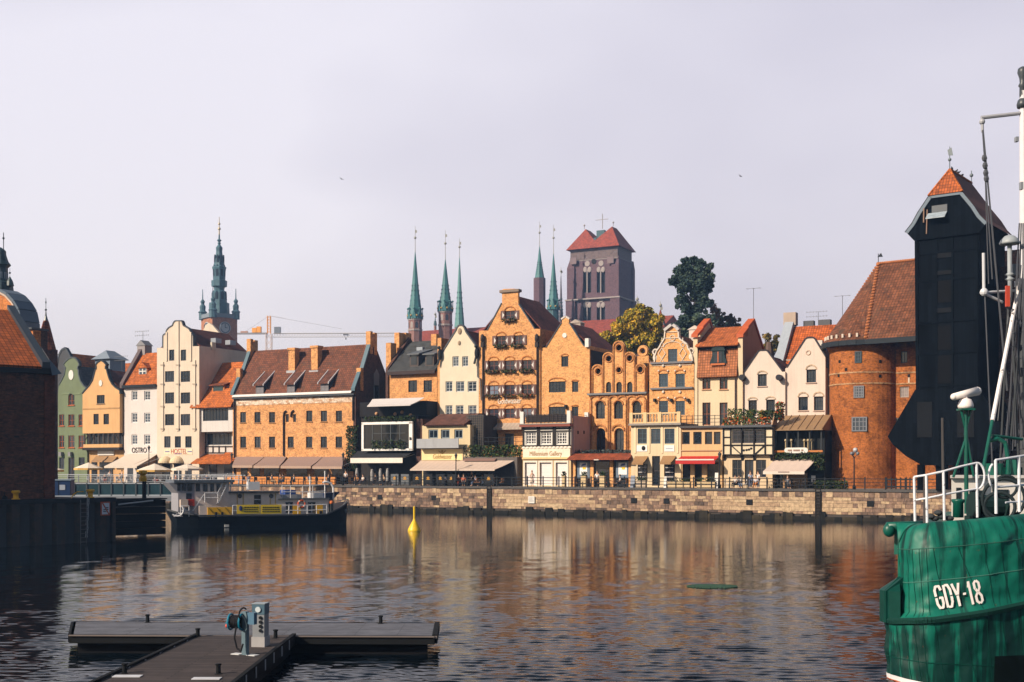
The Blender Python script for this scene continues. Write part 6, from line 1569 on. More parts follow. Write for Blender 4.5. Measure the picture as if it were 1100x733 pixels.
def bird(label,px,py,Y):
    p=at(px,py,Y);m=MB();m.ball((0,0,0),.06,.16,.05,8,5)
    for s_ in (-1,1):m.mesh([(0,-.06,.02),(s_*.22,-.03,.1),(s_*.42,.06,.04),(s_*.2,.07,.07),(0,.06,.02)],[(0,1,3,4),(1,2,3)])
    o=m.build('bird',paint((.05,.05,.06),.8));o.location=p;o.rotation_euler=(0,.2,.8);tag(o,label,'bird')
bird('single bird flying in pale sky above and left of the spires',367,192.6,160);bird('single bird flying in pale sky right of the big church tower',795.5,189.5,150)
# ================================================================== near left: quay, brick storehouse, domed hall
qv=Vector((.60,.80)).normalized()
QA=at(0,HY,76);QA=Vector((QA.x,76));
def qpt(t,off=0):return (QA.x+qv.x*t-qv.y*off,QA.y+qv.y*t+qv.x*off)
t_end=1e3
_u=(121-550)/F;t_end=(_u*QA.y-QA.x)/(qv.x-_u*qv.y)
g=MB();g.slab([qpt(-90,.3),qpt(t_end,.3),qpt(t_end,24),qpt(34,42),qpt(34,70),qpt(-90,60)],ZQ-3.4,ZQ)
tag(g.build('quay_ground',plaster((.06,.065,.075),streak=.0)),kind='structure')
thq=math.atan2(qv.y,qv.x)
sp=thing('sheet_pile_wall','dark steel sheet pile quay wall below the brick storehouse','quay wall',(QA.x,QA.y,0),thq)
m=MB();x=-60.0;prof_p=[]
while x <t_end:prof_p +=[(x,0),(x+.55,0),(x+.8,.38),(x+1.35,.38)];x +=1.6
prof_p.append((t_end,0))
for a,b in zip(prof_p,prof_p[1:]):m.face([(a[0],a[1],-1.5),(b[0],b[1],-1.5),(b[0],b[1],2.72),(a[0],a[1],2.72)])
m.build('piling',rusty((.008,.008,.010),.9,1.3,(.026,.012,.010)),sp,recalc=False)
m=MB();m.box(-60,t_end+.2,-.12,.75,2.7,3.0);m.build('capping_beam',paint((.022,.026,.032),.7),sp)
m=MB();m.box(t_end,t_end+.25,0,9,-1.5,2.72);m.build('end_wall',rusty((.008,.008,.010),.9,1.3,(.026,.012,.010)),sp)
TQ=Frame((QA.x,QA.y),thq,0)
def qx(px):return TQ.X(px)
m=MB();x=qx(111.5);zc_=TQ.Z(111.5,546.5);m.box(x-.36,x+.36,-.2,-.13,zc_-.46,zc_+.46);sg=m.build('sign_plate',paint((.42,.08,.03),.5),sp)
m=MB();m.box(x-.28,x+.28,-.22,-.201,zc_-.38,zc_+.38);m.build('sign_face',paint((.55,.6,.68),.5),sg)
m=MB();m.prism([(x-.28,zc_+.38),(x-.2,zc_+.38),(x+.28,zc_-.36),(x+.28,zc_-.38),(x+.2,zc_-.38),(x-.28,zc_+.34)],-.235,-.221);m.build('sign_stroke',paint((.42,.08,.03),.5),sg)
m=MB();m.box(x-.18,x+.2,-.232,-.221,zc_-.1,zc_-.03);m.box(x-.06,x+.2,-.232,-.221,zc_+.02,zc_+.1);m.box(x-.2,x+.05,-.232,-.221,zc_-.22,zc_-.16);m.build('sign_mark',paint((.05,.06,.08),.5),sg)
def onquay(name,label,cat,px,off,builder,group=None):
    r_=thing(name,label,cat,(0,0,ZQ+.05),thq,group);x=TQ.X(px,off);p=qpt(x,off);r_.location=(p[0],p[1],3.0);builder(r_);return r_
YEL_P=rusty((.70,.36,.01),.25,5.0,(.12,.06,.02))
def bollard(r_):
    m=MB();m.lathe([(.26,0),(.26,.05),(.17,.07),(.16,.36),(.26,.42),(.27,.52),(.2,.58)],n=14);m.build('body',YEL_P,r_,True)
onquay('mooring_bollard','yellow mooring bollard in front of the dark brick storehouse wall','bollard',17,.4,bollard,'yellow bollards');onquay('mooring_bollard','yellow mooring bollard beside the ladder hoop near the prohibition sign','bollard',97,.4,bollard,'yellow bollards')
def hoop(r_):
    m=MB();m.path([(-.55,0,0),(-.4,0,.25),(-.1,0,.42),(.35,0,.42)],.035,8);m.build('handle',YEL_P,r_)
    m=MB()
    for e in (-.25,.2):m.tube((e,-.6,-3.0),(e,-.6,-.1),.03)
    for zz_ in np.arange(-2.9,-.1,.28):m.tube((-.25,-.6,zz_),(.2,-.6,zz_),.022)
    m.build('rungs',paint((.10,.10,.11),.6),r_)
onquay('quay_ladder','yellow handled iron ladder going down the dark sheet pile wall','ladder',84.5,.2,hoop)
def chain(r_):
    m=MB();
    for k in range(19):m.torus((.02*math.sin(k),-.5+.01*k,-.05-k*.14),(1,0,0) if k % 2 else (0,1,0),.08,.022,10,5)
    m.build('links',paint((.42,.44,.48),.5,.3),r_)
onquay('mooring_chain','grey chain hanging down the sheet pile wall beside the ladder','chain',90,.2,chain)
def lamp2(r_):
    m=MB();m.lathe([(.2,0),(.2,.15),(.1,.25),(.07,1.2),(.055,4.3)],n=10);m.build('post',DARKM,r_)
    for s_ in (-1,1):
        pts=[(0,0,4.1)]+[(s_*(.38-.38*math.cos(t)),0,4.15+.3*math.sin(t)) for t in np.linspace(.3,math.pi,8)]
        m=MB();m.path(pts,.028,6);a=m.build('arm',DARKM,r_);e=pts[-1]
        m=MB();m.lathe([(.04,.05),(.1,-.02),(.3,-.12),(.32,-.18)],e,12);m.build('lamp_shade',DARKM,a);m=MB();m.ball((e[0],e[1],e[2]-.2),.12);m.build('bulb',paint((.6,.6,.55),.3),a)
onquay('street_lamp','dark two armed street lamp in front of the shaded brick storehouse','street lamp',4.5,1.2,lamp2)

TW=R(41.3);pW=at(58,HY,77.3)
class W2(Frame):pass
st=House('brick_storehouse','dark shaded brick storehouse with orange tiled slope at the left edge','storehouse',57.5,Y=79.5,th=TW)
# here x = 0 is the far right corner; the wall runs to negative x
zE=st.Z(45,394.5)
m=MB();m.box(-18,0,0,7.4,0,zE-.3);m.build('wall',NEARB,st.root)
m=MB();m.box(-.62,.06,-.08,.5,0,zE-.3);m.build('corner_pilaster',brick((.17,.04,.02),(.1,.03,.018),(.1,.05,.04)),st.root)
m=MB();m.box(-18,.1,-.4,.1,zE-.45,zE);m.build('eaves_board',paint((.03,.032,.038),.7),st.root)
RX=-.9;rise=4.3;run=6.0
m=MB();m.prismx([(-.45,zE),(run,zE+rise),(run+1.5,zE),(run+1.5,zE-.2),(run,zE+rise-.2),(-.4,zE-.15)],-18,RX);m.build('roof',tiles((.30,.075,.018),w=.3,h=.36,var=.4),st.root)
m=MB();m.prismx([(-.6,zE-.1),(run,zE+rise+.1),(run,zE+rise+.35),(-.6,zE+.3)],RX-.05,RX+.45);m.build('verge_flashing',paint((.035,.045,.06),.4),st.root)
m=MB();m.mesh([(RX+.4,-.5,zE+.55),(RX+.4,.9,zE+1.45),(.35,.9,zE-.3),(.35,-.5,zE-.4),(-.3,-.55,zE-.55)],[(0,1,2,3),(0,3,4)]);m.build('hip_flashing',paint((.10,.14,.19),.4),st.root)

# domed hall behind it: curved orange brick gable with lead barrel roof, copper lantern on top
dh=House('domed_hall','orange brick hall with barrel shaped lead roof behind the brick storehouse','hall',-60,Y=118,th=TH)
def dp(px,py,y=0):return dh.P(px,py,y)
outer=[(-62,352),(-60,340),(-52,326),(-38,316),(-15,313.5),(0,313.8),(8,318),(15,325.5),(20,334),(22.6,346),(23,353.5)]
og=[dp(*p) for p in outer]
m=MB();m.prism([(og[0][0],0),(dp(35.5,400)[0],0),dp(35.5,354.5),dp(23,354.5)]+og[::-1],0,.9);m.build('wall',brick((.55,.19,.04),(.42,.13,.03),(.4,.2,.1),w=.4,h=.13),dh.root)
m=MB()
for a,b in zip(og,og[1:]):
    n=Vector((-(b[1]-a[1]),b[0]-a[0])).normalized()*.3
    m.mesh([(a[0],-.2,a[1]),(b[0],-.2,b[1]),(b[0],1.9,b[1]),(a[0],1.9,a[1]),(a[0]+n.x,-.2,a[1]+n.y),(b[0]+n.x,-.2,b[1]+n.y),(b[0]+n.x,1.9,b[1]+n.y),(a[0]+n.x,1.9,a[1]+n.y)],[(0,1,2,3),(4,5,6,7),(0,1,5,4),(2,3,7,6),(1,2,6,5),(0,3,7,4)])
m.build('barrel_roof',paint((.085,.115,.155),.4),dh.root)
m=MB()
for a,b in zip(og,og[1:]):m.bar((a[0],-.25,a[1]-.02),(b[0],-.25,b[1]-.02),.12,.16)
m.build('roof_edge',paint((.5,.38,.32),.6),dh.root)
xx=dp(35.5,354)[0];m=MB();m.box(og[0][0],xx+.02,.9,1.65,0,dp(35,354)[1]);m.build('flank',DARKB,dh.root)
m=MB();m.box(dp(22,354)[0],xx+.1,-.25,1.75,dp(35,354)[1],dp(35,352)[1]);m.build('ledge',paint((.05,.06,.075),.5),dh.root)
p=at(.2,HY,124);k=124/F;zz=lambda py:CAMZ-(py-HY)*k
ln=thing('copper_lantern','dark copper roof lantern with needle finial above the barrel roof','lantern tower',(p.x,p.y,0),R(10))
m=MB();m.lathe([(14.8*k,zz(326)),(14.2*k,zz(314)),(12.6*k,zz(304)),(8.3*k,zz(302.5)),(8.0*k,zz(288)),(11.2*k,zz(285)),(8.4*k,zz(281)),(6.2*k,zz(274)),(6*k,zz(270)),(4*k,zz(268)),(.1,zz(266))],n=10);m.build('body',paint((.022,.05,.062),.5,var=.4),ln)
m=MB();m.tube((3.4*k,0,zz(268)),(3.4*k,0,zz(250)),.04);m.ball((3.4*k,0,zz(256)),.12);m.build('finial',DARKM,ln)
for a in np.linspace(0,2*math.pi,10,endpoint=False):
    m=MB();m.prism([(-.13,zz(300)),(.13,zz(300)),(.13,zz(293)),(-.13,zz(293))],-.03,.03);o=m.build('opening',paint((.3,.36,.42),.5),ln);o.location=(7.7*k*math.cos(a),7.7*k*math.sin(a),0);o.rotation_euler=(0,0,a+math.pi/2)
m=MB();m.lathe([(.42,zz(308)),(.3,zz(303)),(.05,zz(298))],(11.2*k,-.6,0),8);m.ball((11.2*k,-.6,zz(294)),.11);m.tube((11.2*k,-.6,zz(298)),(11.2*k,-.6,zz(289)),.02);m.build('corner_pinnacle',paint((.022,.05,.062),.5),ln)
p=at(52,HY,128);k=128/F;zz=lambda py:CAMZ-(py-HY)*k
tu=thing('pointed_turret','slender brick turret with steep tiled spire and ball finial behind the storehouse','turret',(p.x,p.y,0),R(8))
m=MB();m.lathe([(9.6*k,0),(9.6*k,zz(376))],n=8);m.build('shaft',DARKB,tu)
m=MB();m.lathe([(11*k,zz(377)),(3.2*k,zz(346)),(2.4*k,zz(344.5))],(-2.6*k,0,0),8);m.build('roof',tiles((.22,.06,.03),w=.3,h=.3),tu)
m=MB();m.lathe([(2.6*k,zz(345)),(1.1*k,zz(340)),(.4*k,zz(334))],(-2.6*k,0,0),8);m.tube((-2.6*k,0,zz(335)),(-2.6*k,0,zz(320.5)),.03);m.ball((-2.6*k,0,zz(333)),.12);m.ball((-2.6*k,0,zz(325)),.08,.03,.14);m.build('finial',paint((.05,.07,.09),.4),tu)

# footbridge / gangway with glass panels, blue box, dark fender dolphin beyond the quay end
p0=at(60,HY,108);th_b=math.atan2(6.0,24.0)
fb=House('glass_footbridge','low footbridge with teal glass parapet and grey posts crossing left of the boat','footbridge',56,Y=112,th=R(4),z0=0)
x1=fb.X(204);zd=fb.Z(110,533);zp=fb.Z(110,519.4)
m=MB();m.box(-1,x1,-.2,2.2,zd-.5,zd);m.build('deck',paint((.22,.24,.28),.7),fb.root)
m=MB();m.box(0,x1,-.02,.02,zd+.1,zp-.06);m.build('glass_panel',paint((.028,.065,.085),.12,var=.4,scale=.6,spec=.7),fb.root)
m=MB();m.box(-.5,x1,-.07,.07,zp-.06,zp+.04);m.box(-.5,x1,-.09,.09,zd,zd+.12);m.build('handrail',paint((.36,.4,.45),.4),fb.root)
xx=fb.X(80);i=0;pm=None
while xx <x1:
    if pm is None:pm=MB().box(-.06,.06,-.1,.1,zd,zp+.02).build('post',paint((.06,.075,.09),.5),fb.root);pm.location=(xx,0,0)
    else:c=pm.copy();COL.objects.link(c);c.parent=fb.root;c.location=(xx,0,0)
    xx +=1.12
m=MB();m.box(0,x1,2.0,2.1,zd+.9,zd+.98);m.build('far_rail',paint((.36,.4,.45),.4),fb.root)
for px in (70,110,150,190):MB().box(fb.X(px)-.25,fb.X(px)+.25,.3,1.6,-2,zd-.5).build('pier',paint((.05,.05,.055),.8),fb.root)
bb=House('blue_cabin','small dark blue container box with pale notice at the storehouse corner','container',55,Y=90,th=R(10))
m=MB();x1=bb.X(75.8);z0,z1=-.0,bb.Z(65,516.4);m.box(0,x1,0,1.6,z0,z1);m.build('body',paint((.012,.04,.13),.5),bb.root)
m=MB();m.box(-.05,x1+.05,-.05,1.65,z1,z1+.08);m.build('lid',paint((.2,.28,.38),.5),bb.root)
m=MB();m.box(bb.X(64),bb.X(70),-.03,-.005,bb.Z(67,526.5),bb.Z(67,521));m.build('notice',paint((.42,.48,.6),.5),bb.root)
m=MB();m.box(x1-.02,x1+.02,-.05,.0,0,z1);m.box(.5,.54,-.02,0,0,z1);m.build('seam',DARKM,bb.root)
# far-left promenade railing and café clutter
lr=thing('promenade_railing','pale grey railing along the far promenade in front of the left houses','railing',(0,132.5,ZQ),TH)
m=MB();x0,x1=QF.X(60,.3),QF.X(262,.3)
for z_ in (.3,.6,.9):m.bar((x0,.6,z_),(x1,.6,z_),.04)
m.bar((x0,.6,1.15),(x1,.6,1.15),.09);m.build('rail',paint((.34,.37,.42),.5),lr)
xx=x0;
while xx <x1:MB().box(xx-.05,xx+.05,.55,.65,0,1.12).build('post',paint((.2,.22,.26),.5),lr) if xx ==x0 else None;xx +=2
pm=[c for c in lr.children if c.name.startswith('post')][0]
xx=2.0
while xx <x1-x0:c=pm.copy();COL.objects.link(c);c.parent=lr;c.location=(xx,0,0);xx +=2.0
# dark fender pontoon between quay and boat
fp=House('fender_pontoon','dark timber fender pontoon between the sheet pile wall and the moored boat','pontoon',119,Y=87.5,th=R(36),z0=0)
x1=fp.X(178);zt_=fp.Z(150,536.5)
m=MB()
for k in range(5):m.box(0,x1,0,1.3,.1+k*(zt_-.1)/5,.1+(k+.9)*(zt_-.1)/5)
m.build('timbers',paint((.005,.006,.007),.8,spec=.2),fp.root)
m=MB();m.box(-.1,x1+.1,-.08,1.4,zt_-.02,zt_+.06);m.build('deck',paint((.02,.023,.027),.7),fp.root)
m=MB();m.tube((.5,-.15,zt_-.35),(x1-1,-.15,zt_-.1),.05);m.build('rope',paint((.5,.5,.52),.8),fp.root)
m=MB();m.tube((fp.X(158),.6,zt_),(fp.X(158),.6,zt_+1.3),.16);m.build('pile',paint((.02,.02,.024),.7),fp.root)
m=MB();x_=fp.X(156.5);m.lathe([(.3,1.3),(.3,1.55),(.2,1.75),(.32,1.9),(.3,2.1),(.12,2.12)],(x_,.6,zt_),10);m.build('lamp_head',paint((.62,.32,.01),.5),fp.root)

# ================================================================== moored work boat
bt_=House('work_boat','white and yellow work boat with dark hull moored at the left','boat',186,Y=99.5,th=R(27),z0=0)
bX,bZ=bt_.X,bt_.Z
L0,L1=bX(184),bX(379)
zdk=bZ(260,554.5)
m=MB();st_=[]
for f,w_,z_,zb_ in ((0,.5,.55,-.3),(.04,1.3,.35,-.4),(.15,1.9,.08,-.5),(.5,2.1,0,-.5),(.85,2.0,.0,-.5),(.93,1.9,.55,-.5),(.985,1.3,.95,-.3),(1.0,.3,1.05,.2)):
    x=L0+(L1-L0)*f;xb_=x+(.9 if f ==0 else (-.9 if f ==1 else 0))
    st_.append([(x,2.1-w_,zdk+z_),(xb_,2.1-w_*.8,zb_),(xb_,2.1+w_*.8,zb_),(x,2.1+w_,zdk+z_)])
for a,b in zip(st_,st_[1:]):
    for i in range(3):m.face([a[i],a[i+1],b[i+1],b[i]])
    m.face([a[3],a[0],b[0],b[3]])
m.face(st_[0]);m.face(st_[-1]);m.build('hull',paint((.006,.009,.014),.4,var=.3),bt_.root)
m=MB()
for a,b in zip(st_,st_[1:]):m.bar((a[0][0],a[0][1]-.04,a[0][2]+.02),(b[0][0],b[0][1]-.04,b[0][2]+.02),.1,.12)
m.build('rubbing_strake',paint((.05,.055,.065),.6),bt_.root)
CAB=paint((.76,.64,.58),.5,var=.14);YP=paint((.82,.44,.02),.55);BG=glass((.02,.03,.05));RAILW=paint((.72,.72,.75),.4)
def bb_(name,mat,a,t,b_x,btm,y0,y1,parent=None):
    z_b=zdk if btm is None else bZ((a+b_x)/2,btm,y0)
    return MB().box(bX(a,y0),bX(b_x,y0),y0,y1,z_b,bZ((a+b_x)/2,t,y0)).build(name,mat,parent or bt_.root)
wh=bb_('wheelhouse',CAB,209,518.5,246,None,.7,3.5);x0,x1=bX(194,.7),bX(209,.7)
m=MB();m.prism([(x0-.5,zdk),(x1,zdk),(x1,bZ(200,518.5,.7)),(x0-1.0,bZ(200,518.5,.7)),(x0-.2,bZ(200,530,.7)),(x0-.2,zdk+.4)],.701,3.499);m.build('front',paint((.30,.30,.34),.5),wh)
bb_('roof',paint((.10,.12,.15),.5),187,515.8,252,518.6,.3,3.9)
for a,b in ((210.4,215),(218,223),(226,230),(232.5,236.5)):bb_('window',BG,a,519.8,b,528,.66,.72,wh)
for a,b in ((190.5,194),(195.5,200),(201.5,206.5)):bb_('window',BG,a,520,b,527.5,.66,.72,wh)
bb_('doorway',paint((.02,.03,.05),.6),200,530,206,536.5,.66,.72);bb_('fire_box',paint((.42,.03,.015),.6),202.6,536.6,209,543.8,.3,.68)
bb_('deck_locker',paint((.62,.5,.42),.6),194,537,202,545,.25,.66)
bb_('bulwark',CAB,214,543.5,223.5,None,.15,.3)
sk=bb_('yellow_screen',YP,223,545,249,None,.1,.2)
for a in (231,237.6):bb_('slot',DARKM,a,550.2,a+2.4,None,.06,.1,sk)
m=MB()
for a,b in (((224,545.5),(229,551.5)),((233,545.5),(236.5,550)),((242,545.5),(247.6,552.5))):m.bar((bX(a[0],.1),.09,bZ(a[0],a[1],.1)),(bX(b[0],.1),.09,bZ(b[0],b[1],.1)),.05,.02)
m.build('stripe',DARKM,sk)
mid=bb_('main_cabin',CAB,246,529.6,299.5,None,.9,3.4);bb_('cabin_roof',paint((.06,.065,.075),.5),245,528,300.6,529.8,.7,3.6)
aft=bb_('after_cabin',CAB,299.5,536.6,353,None,.9,3.4);bb_('cabin_roof',paint((.10,.11,.12),.5),299,535.4,354,536.8,.75,3.55)
m=MB();m.prism([(bX(299.5,.9),bZ(300,529.6,.9)),(bX(303.5,.9),bZ(303,536.6,.9)),(bX(299.5,.9),bZ(300,536.6,.9))],.9,3.4);m.build('step',CAB,mid)
for px in (257.6,291.4):c=bt_.P(px,533,.88);o=MB().lathe([(.01,-.04),(.19,-.04),(.19,.04),(.01,.04)],n=14).build('porthole',BG,mid);o.location=(c[0],.88,c[1]);o.rotation_euler=(R(90),0,0)
for a in (254.4,260.8,289.8,295.4):bb_('rust_streak',paint((.5,.34,.16),.7),a,530,a+1.1,542,.88,.9,mid)
bb_('window',BG,273,531.8,280.2,541.8,.86,.9,mid);bb_('window_bar',RAILW,273.2,536.4,280,537,.85,.86,mid)
for a,b in ((307.2,314.4),(331.6,338.6)):w_=bb_('window',BG,a,540.4,b,551,.86,.9,aft);bb_('window_bar',RAILW,a+3,540.4,a+3.8,551,.845,.86,w_);bb_('window_head',paint((.03,.035,.045),.5),a-.4,539.6,b+.4,540.8,.83,.9,w_)
for a,b in ((314.6,323),(339.4,346.8)):bb_('yellow_panel',YP,a,542.6,b,552.6,.84,.895,aft)
bb_('locker',DARKM,343.6,549,346,553.5,.7,.85)
lb=thing('lifebuoy','orange and white lifebuoy hung on the after cabin of the work boat','lifebuoy',(0,0,0));c=bt_.P(324,541.4,.8);lb.location=(bt_.O[0]+c[0]*bt_.d[0]+.8*bt_.b[0],bt_.O[1]+c[0]*bt_.d[1]+.8*bt_.b[1],c[1]);lb.rotation_euler=(0,0,bt_.th)
m=MB();m.torus((0,0,0),(0,1,0),.3,.085,24,8);m.build('ring',paint((.55,.10,.04),.5),lb)
for a in (0,math.pi/2,math.pi,-math.pi/2):m=MB();m.torus((0,0,0),(0,1,0),.3,.095,4,8,a-.15,a+.15);m.build('band',WHITEP,lb)
bn=bb_('banner',paint((.86,.60,.03),.6),254.6,542.4,279,552,.02,.05);bn2=bb_('banner',paint((.86,.60,.03),.6),280,542.4,302.4,552,.02,.05)
c=bt_.P(258.6,546.2,.0);m=MB();m.ball((c[0],.0,c[1]),.15,.03,.22);m.build('emblem',paint((.03,.05,.2),.5),bn)
random.seed(2)
for par,xa,xb_ in ((bn,262.4,277.6),(bn2,282,300.6)):
    for py in (544.6,546.9,549.2):
        x=xa
        while x <xb_-1:w_=random.uniform(1.2,2.6);bb_('banner_mark',DARKM,x,py,min(xb_,x+w_),py+1.0,.005,.02,par);x +=w_+.6
# stairs, rails, masts
m=MB()
for e in (0,.5):
    a,b=bt_.P(234.5,541,.4+e),bt_.P(244.5,519,.4+e);m.bar((a[0],.4+e,a[1]),(b[0],.4+e,b[1]),.06)
    m.bar((a[0]-.1,.4+e,a[1]+.8),(b[0],.4+e,b[1]+.8),.05)
    a,b=bt_.P(207,549,.35+e),bt_.P(219,531.5,.35+e);m.bar((a[0],.35+e,a[1]),(b[0],.35+e,b[1]),.06)
for k in range(8):
    a,b=bt_.P(234.5,541,.4),bt_.P(244.5,519,.4);f=k/8;m.box(a[0]+(b[0]-a[0])*f-.12,a[0]+(b[0]-a[0])*f+.12,.4,.9,a[1]+(b[1]-a[1])*f,a[1]+(b[1]-a[1])*f+.03)
m.build('stairs',RAILW,bt_.root)
m=MB()
def rail(pts,y_,hts,rad=.028):
    m=MB();ps=[bt_.P(px,py,y_) for px,py in pts]
    for h_ in hts:
        for a,b in zip(ps,ps[1:]):m.tube((a[0],y_,a[1]+h_),(b[0],y_,b[1]+h_),rad,n=5)
    for a in ps:m.tube((a[0],y_,a[1]),(a[0],y_,a[1]+max(hts)),rad,n=5)
    m.build('railing',RAILW,bt_.root)
rail([(250,554.5),(262,554.5),(274,554.5),(286,554.5),(298,554.5),(310,554),(320,554),(330,554),(340,553.5),(351,553)],.08,(.45,.9))
rail([(246,529),(256,528.5),(266,528.5)],.8,(.5,1.0));rail([(303,536),(312,536),(325,536),(336,535.5),(349,535)],.9,(.6,1.15));rail([(194,555),(203,555)],.1,(.5,.9));rail([(220,540),(234,540)],.3,(.4,.8))
rail([(186,516),(198,516),(212,516),(226,515.6),(240,515.4),(252,515)],.3,(.25,.45))
m=MB()
for px,py0,py1 in ((192,516,505),(247.5,529,514),(333,535.5,512),(349,534.5,506)):c=bt_.P(px,py0,1.5);d_=bt_.P(px,py1,1.5);m.tube((c[0],1.5,c[1]),(c[0],1.5,d_[1]),.05)
m.build('mast',RAILW,bt_.root)
def curved_pipe():
    m=MB();c=bt_.P(358,536,1.4);m.path([(c[0],1.4,c[1]),(c[0],1.4,c[1]+1.0),(c[0]-.2,1.4,c[1]+1.35),(c[0]-.6,1.4,c[1]+1.5),(c[0]-.95,1.4,c[1]+1.45)],.09,8);m.build('davit',RAILW,bt_.root)
curved_pipe()
bb_('tarpaulin',paint((.015,.05,.22),.6),306.4,526.6,317.6,533.4,1.2,2.8);bb_('deck_box',paint((.3,.3,.32),.6),304,531.4,324,535.4,1.1,2.9);bb_('liferaft_cradle',paint((.75,.72,.72),.5),334,529.5,348,535.6,1.6,2.6)
dg=MB();a,b=bX(349.4,.9),bX(368,.9);z_0,z_1=bZ(358,537.4,.9),bZ(358,530,.9)
dg.mesh([(a,.9,z_1),(b,1.6,z_1+.1),(a,2.3,z_1),(a+.1,1.1,z_0),(b-.7,1.6,z_0),(a+.1,2.1,z_0)],[(0,1,4,3),(1,2,5,4),(0,3,5,2),(3,4,5),(0,1,2)]);dg.build('dinghy',paint((.015,.03,.085),.5),bt_.root)
bb_('aft_screen',paint((.03,.035,.04),.6),355.5,541.5,358,None,.6,3.2);m=MB();c=bt_.P(356,540,.8);m.ball((c[0],.8,c[1]),.17);m.build('float',paint((.6,.14,.03),.5),bt_.root)
m=MB();c,d_=bt_.P(364,548,.8),bt_.P(374,536.5,.8);m.tube((c[0],.8,c[1]),(d_[0],.8,d_[1]),.04);c2=bt_.P(375.5,548,.8);m.tube((d_[0],.8,d_[1]),(c2[0],.8,c2[1]),.04);c3=bt_.P(362,538.5,.8);m.tube((c3[0],.8,c3[1]),(d_[0],.8,d_[1]),.035)
for px in (364,368,371):c=bt_.P(px,549,.8);m.ball((c[0],.8,c[1]),.2)
m.build('stern_gear',paint((.16,.16,.17),.5),bt_.root)
for px,r_ in ((186,.5),(190,.3)):c=bt_.P(px+4,548,.3);m=MB();m.torus((c[0],.2,c[1]),(.3,1,0),r_,.06,16,5,0,math.pi);m.build('fender_hoop',RAILW,bt_.root)
m=MB();c=bt_.P(243.6,565,.0);m.box(c[0]-.18,c[0]+.18,-.03,.08,c[1]-.1,c[1]+.1);m.build('exhaust',paint((.5,.5,.5),.5),bt_.root)
m=MB();c=bt_.P(262,526.6,1.5)
m.box(c[0]+.3,c[0]+1.3,1.2,1.8,c[1],c[1]+.7);m.build('searchlight',RAILW,bt_.root)

# ================================================================== buoy, jetty
p=at(445,570.5,5*F/(570.5-HY));k=p.y/F
bu=thing('yellow_buoy','yellow conical buoy with pole floating before the embankment','buoy',(p.x,p.y,0),0)
m=MB();m.lathe([(6.9*k,-.4),(7.0*k,.05),(6.6*k,.16),(2.2*k,10.5*k),(1.4*k,11.5*k),(1.3*k,13*k)],n=20);m.build('float',paint((.78,.50,.02),.4),bu,True)
m=MB();m.lathe([(1.1*k,12.5*k),(1.1*k,26*k),(.3*k,26.4*k)],n=10);m.build('pole',paint((.78,.50,.02),.4),bu)

jz=.50
def jp(px,py,z=jz):
    Y=(CAMZ-z)*F/(py-HY);return ((px-550)/F*Y,Y)
PLK=planks((.05,.038,.036),.14,.3);JDK=paint((.006,.006,.008),.7,spec=.2);JGR=planks((.12,.125,.15),.14,.2)
jt=thing('floating_jetty','floating timber jetty with cross pontoon in the left foreground','jetty',(0,0,0),0)
a,b,c,d=jp(76,682),jp(467,683.5),jp(466,669.5),jp(79,668)
m=MB();m.slab([(a[0],a[1]),(b[0],b[1]),(c[0],c[1]),(d[0],d[1])],jz-.05,jz);m.build('cross_deck',JGR,jt)
m=MB();m.slab([(a[0]+.15,a[1]+.12),(b[0]-.2,b[1]+.12),(c[0]-.2,c[1]-.1),(d[0]+.15,d[1]-.1)],-.35,jz-.055);m.build('cross_float',JDK,jt)
m=MB();m.bar((a[0],a[1]-.05,jz-.1),(b[0],b[1]-.05,jz-.1),.14,.22);m.bar((b[0],b[1],jz-.08),(c[0]+.1,c[1],jz-.08),.14,.24);m.bar((d[0],d[1],jz-.1),(c[0],c[1],jz-.1),.14,.2);m.bar((a[0],a[1],jz-.1),(d[0],d[1],jz-.1),.14,.2);m.build('cross_fender',paint((.010,.011,.013),.8,spec=.15),jt)
m=MB();m.bar((b[0]+.02,b[1]-.13,jz-.02),(c[0]+.12,c[1],jz-.02),.1,.05);m.bar((a[0],a[1]-.14,jz+.0),(b[0],b[1]-.14,jz+.0),.06,.03);m.build('edge_trim',paint((.16,.13,.12),.6),jt)
A,B=jp(212,683),jp(316,683.2);C_,D_=jp(254,733),jp(104,733)
ext=lambda p,q,f:(p[0]+(q[0]-p[0])*f,p[1]+(q[1]-p[1])*f)
C2,D2_=ext(B,C_,1.35),ext(A,D_,1.35)
m=MB();m.slab([A,B,C2,D2_],jz-.04,jz+.01);m.build('walkway_deck',PLK,jt)
m=MB();m.slab([(A[0]+.1,A[1]),(B[0]-.1,B[1]),(C2[0]-.1,C2[1]),(D2_[0]+.1,D2_[1])],-.35,jz-.045);m.build('walkway_float',JDK,jt)
def edge(p,q,nm):
    m=MB();m.bar((p[0],p[1],jz-.08),(q[0],q[1],jz-.08),.1,.3);e=m.build(nm,paint((.010,.011,.013),.8,spec=.15),jt)
    m=MB()
    L_=9
    for i in range(L_):u,v=ext(p,q,(i+.08)/L_),ext(p,q,(i+.92)/L_);m.bar((u[0],u[1],jz+.045),(v[0],v[1],jz+.045),.07,.035)
    m.build('kerb_rail',paint((.36,.33,.31),.6),e)
    for i in range(L_):u=ext(p,q,i/L_);MB().box(u[0]-.01,u[0]+.06,u[1]-.04,u[1]+.06,jz-.22,jz+.03).build('kerb_block',paint((.3,.3,.32),.6),e)
edge(B,C2,'walkway_edge');edge(A,D2_,'walkway_edge')
for px,py in ((155,727.5),(240,730)):u=jp(px-18,py);MB().box(u[0]-.3,u[0]+.3,u[1]-.12,u[1]+.12,jz+.014,jz+.03).build('deck_plate',paint((.55,.56,.6),.5),jt)
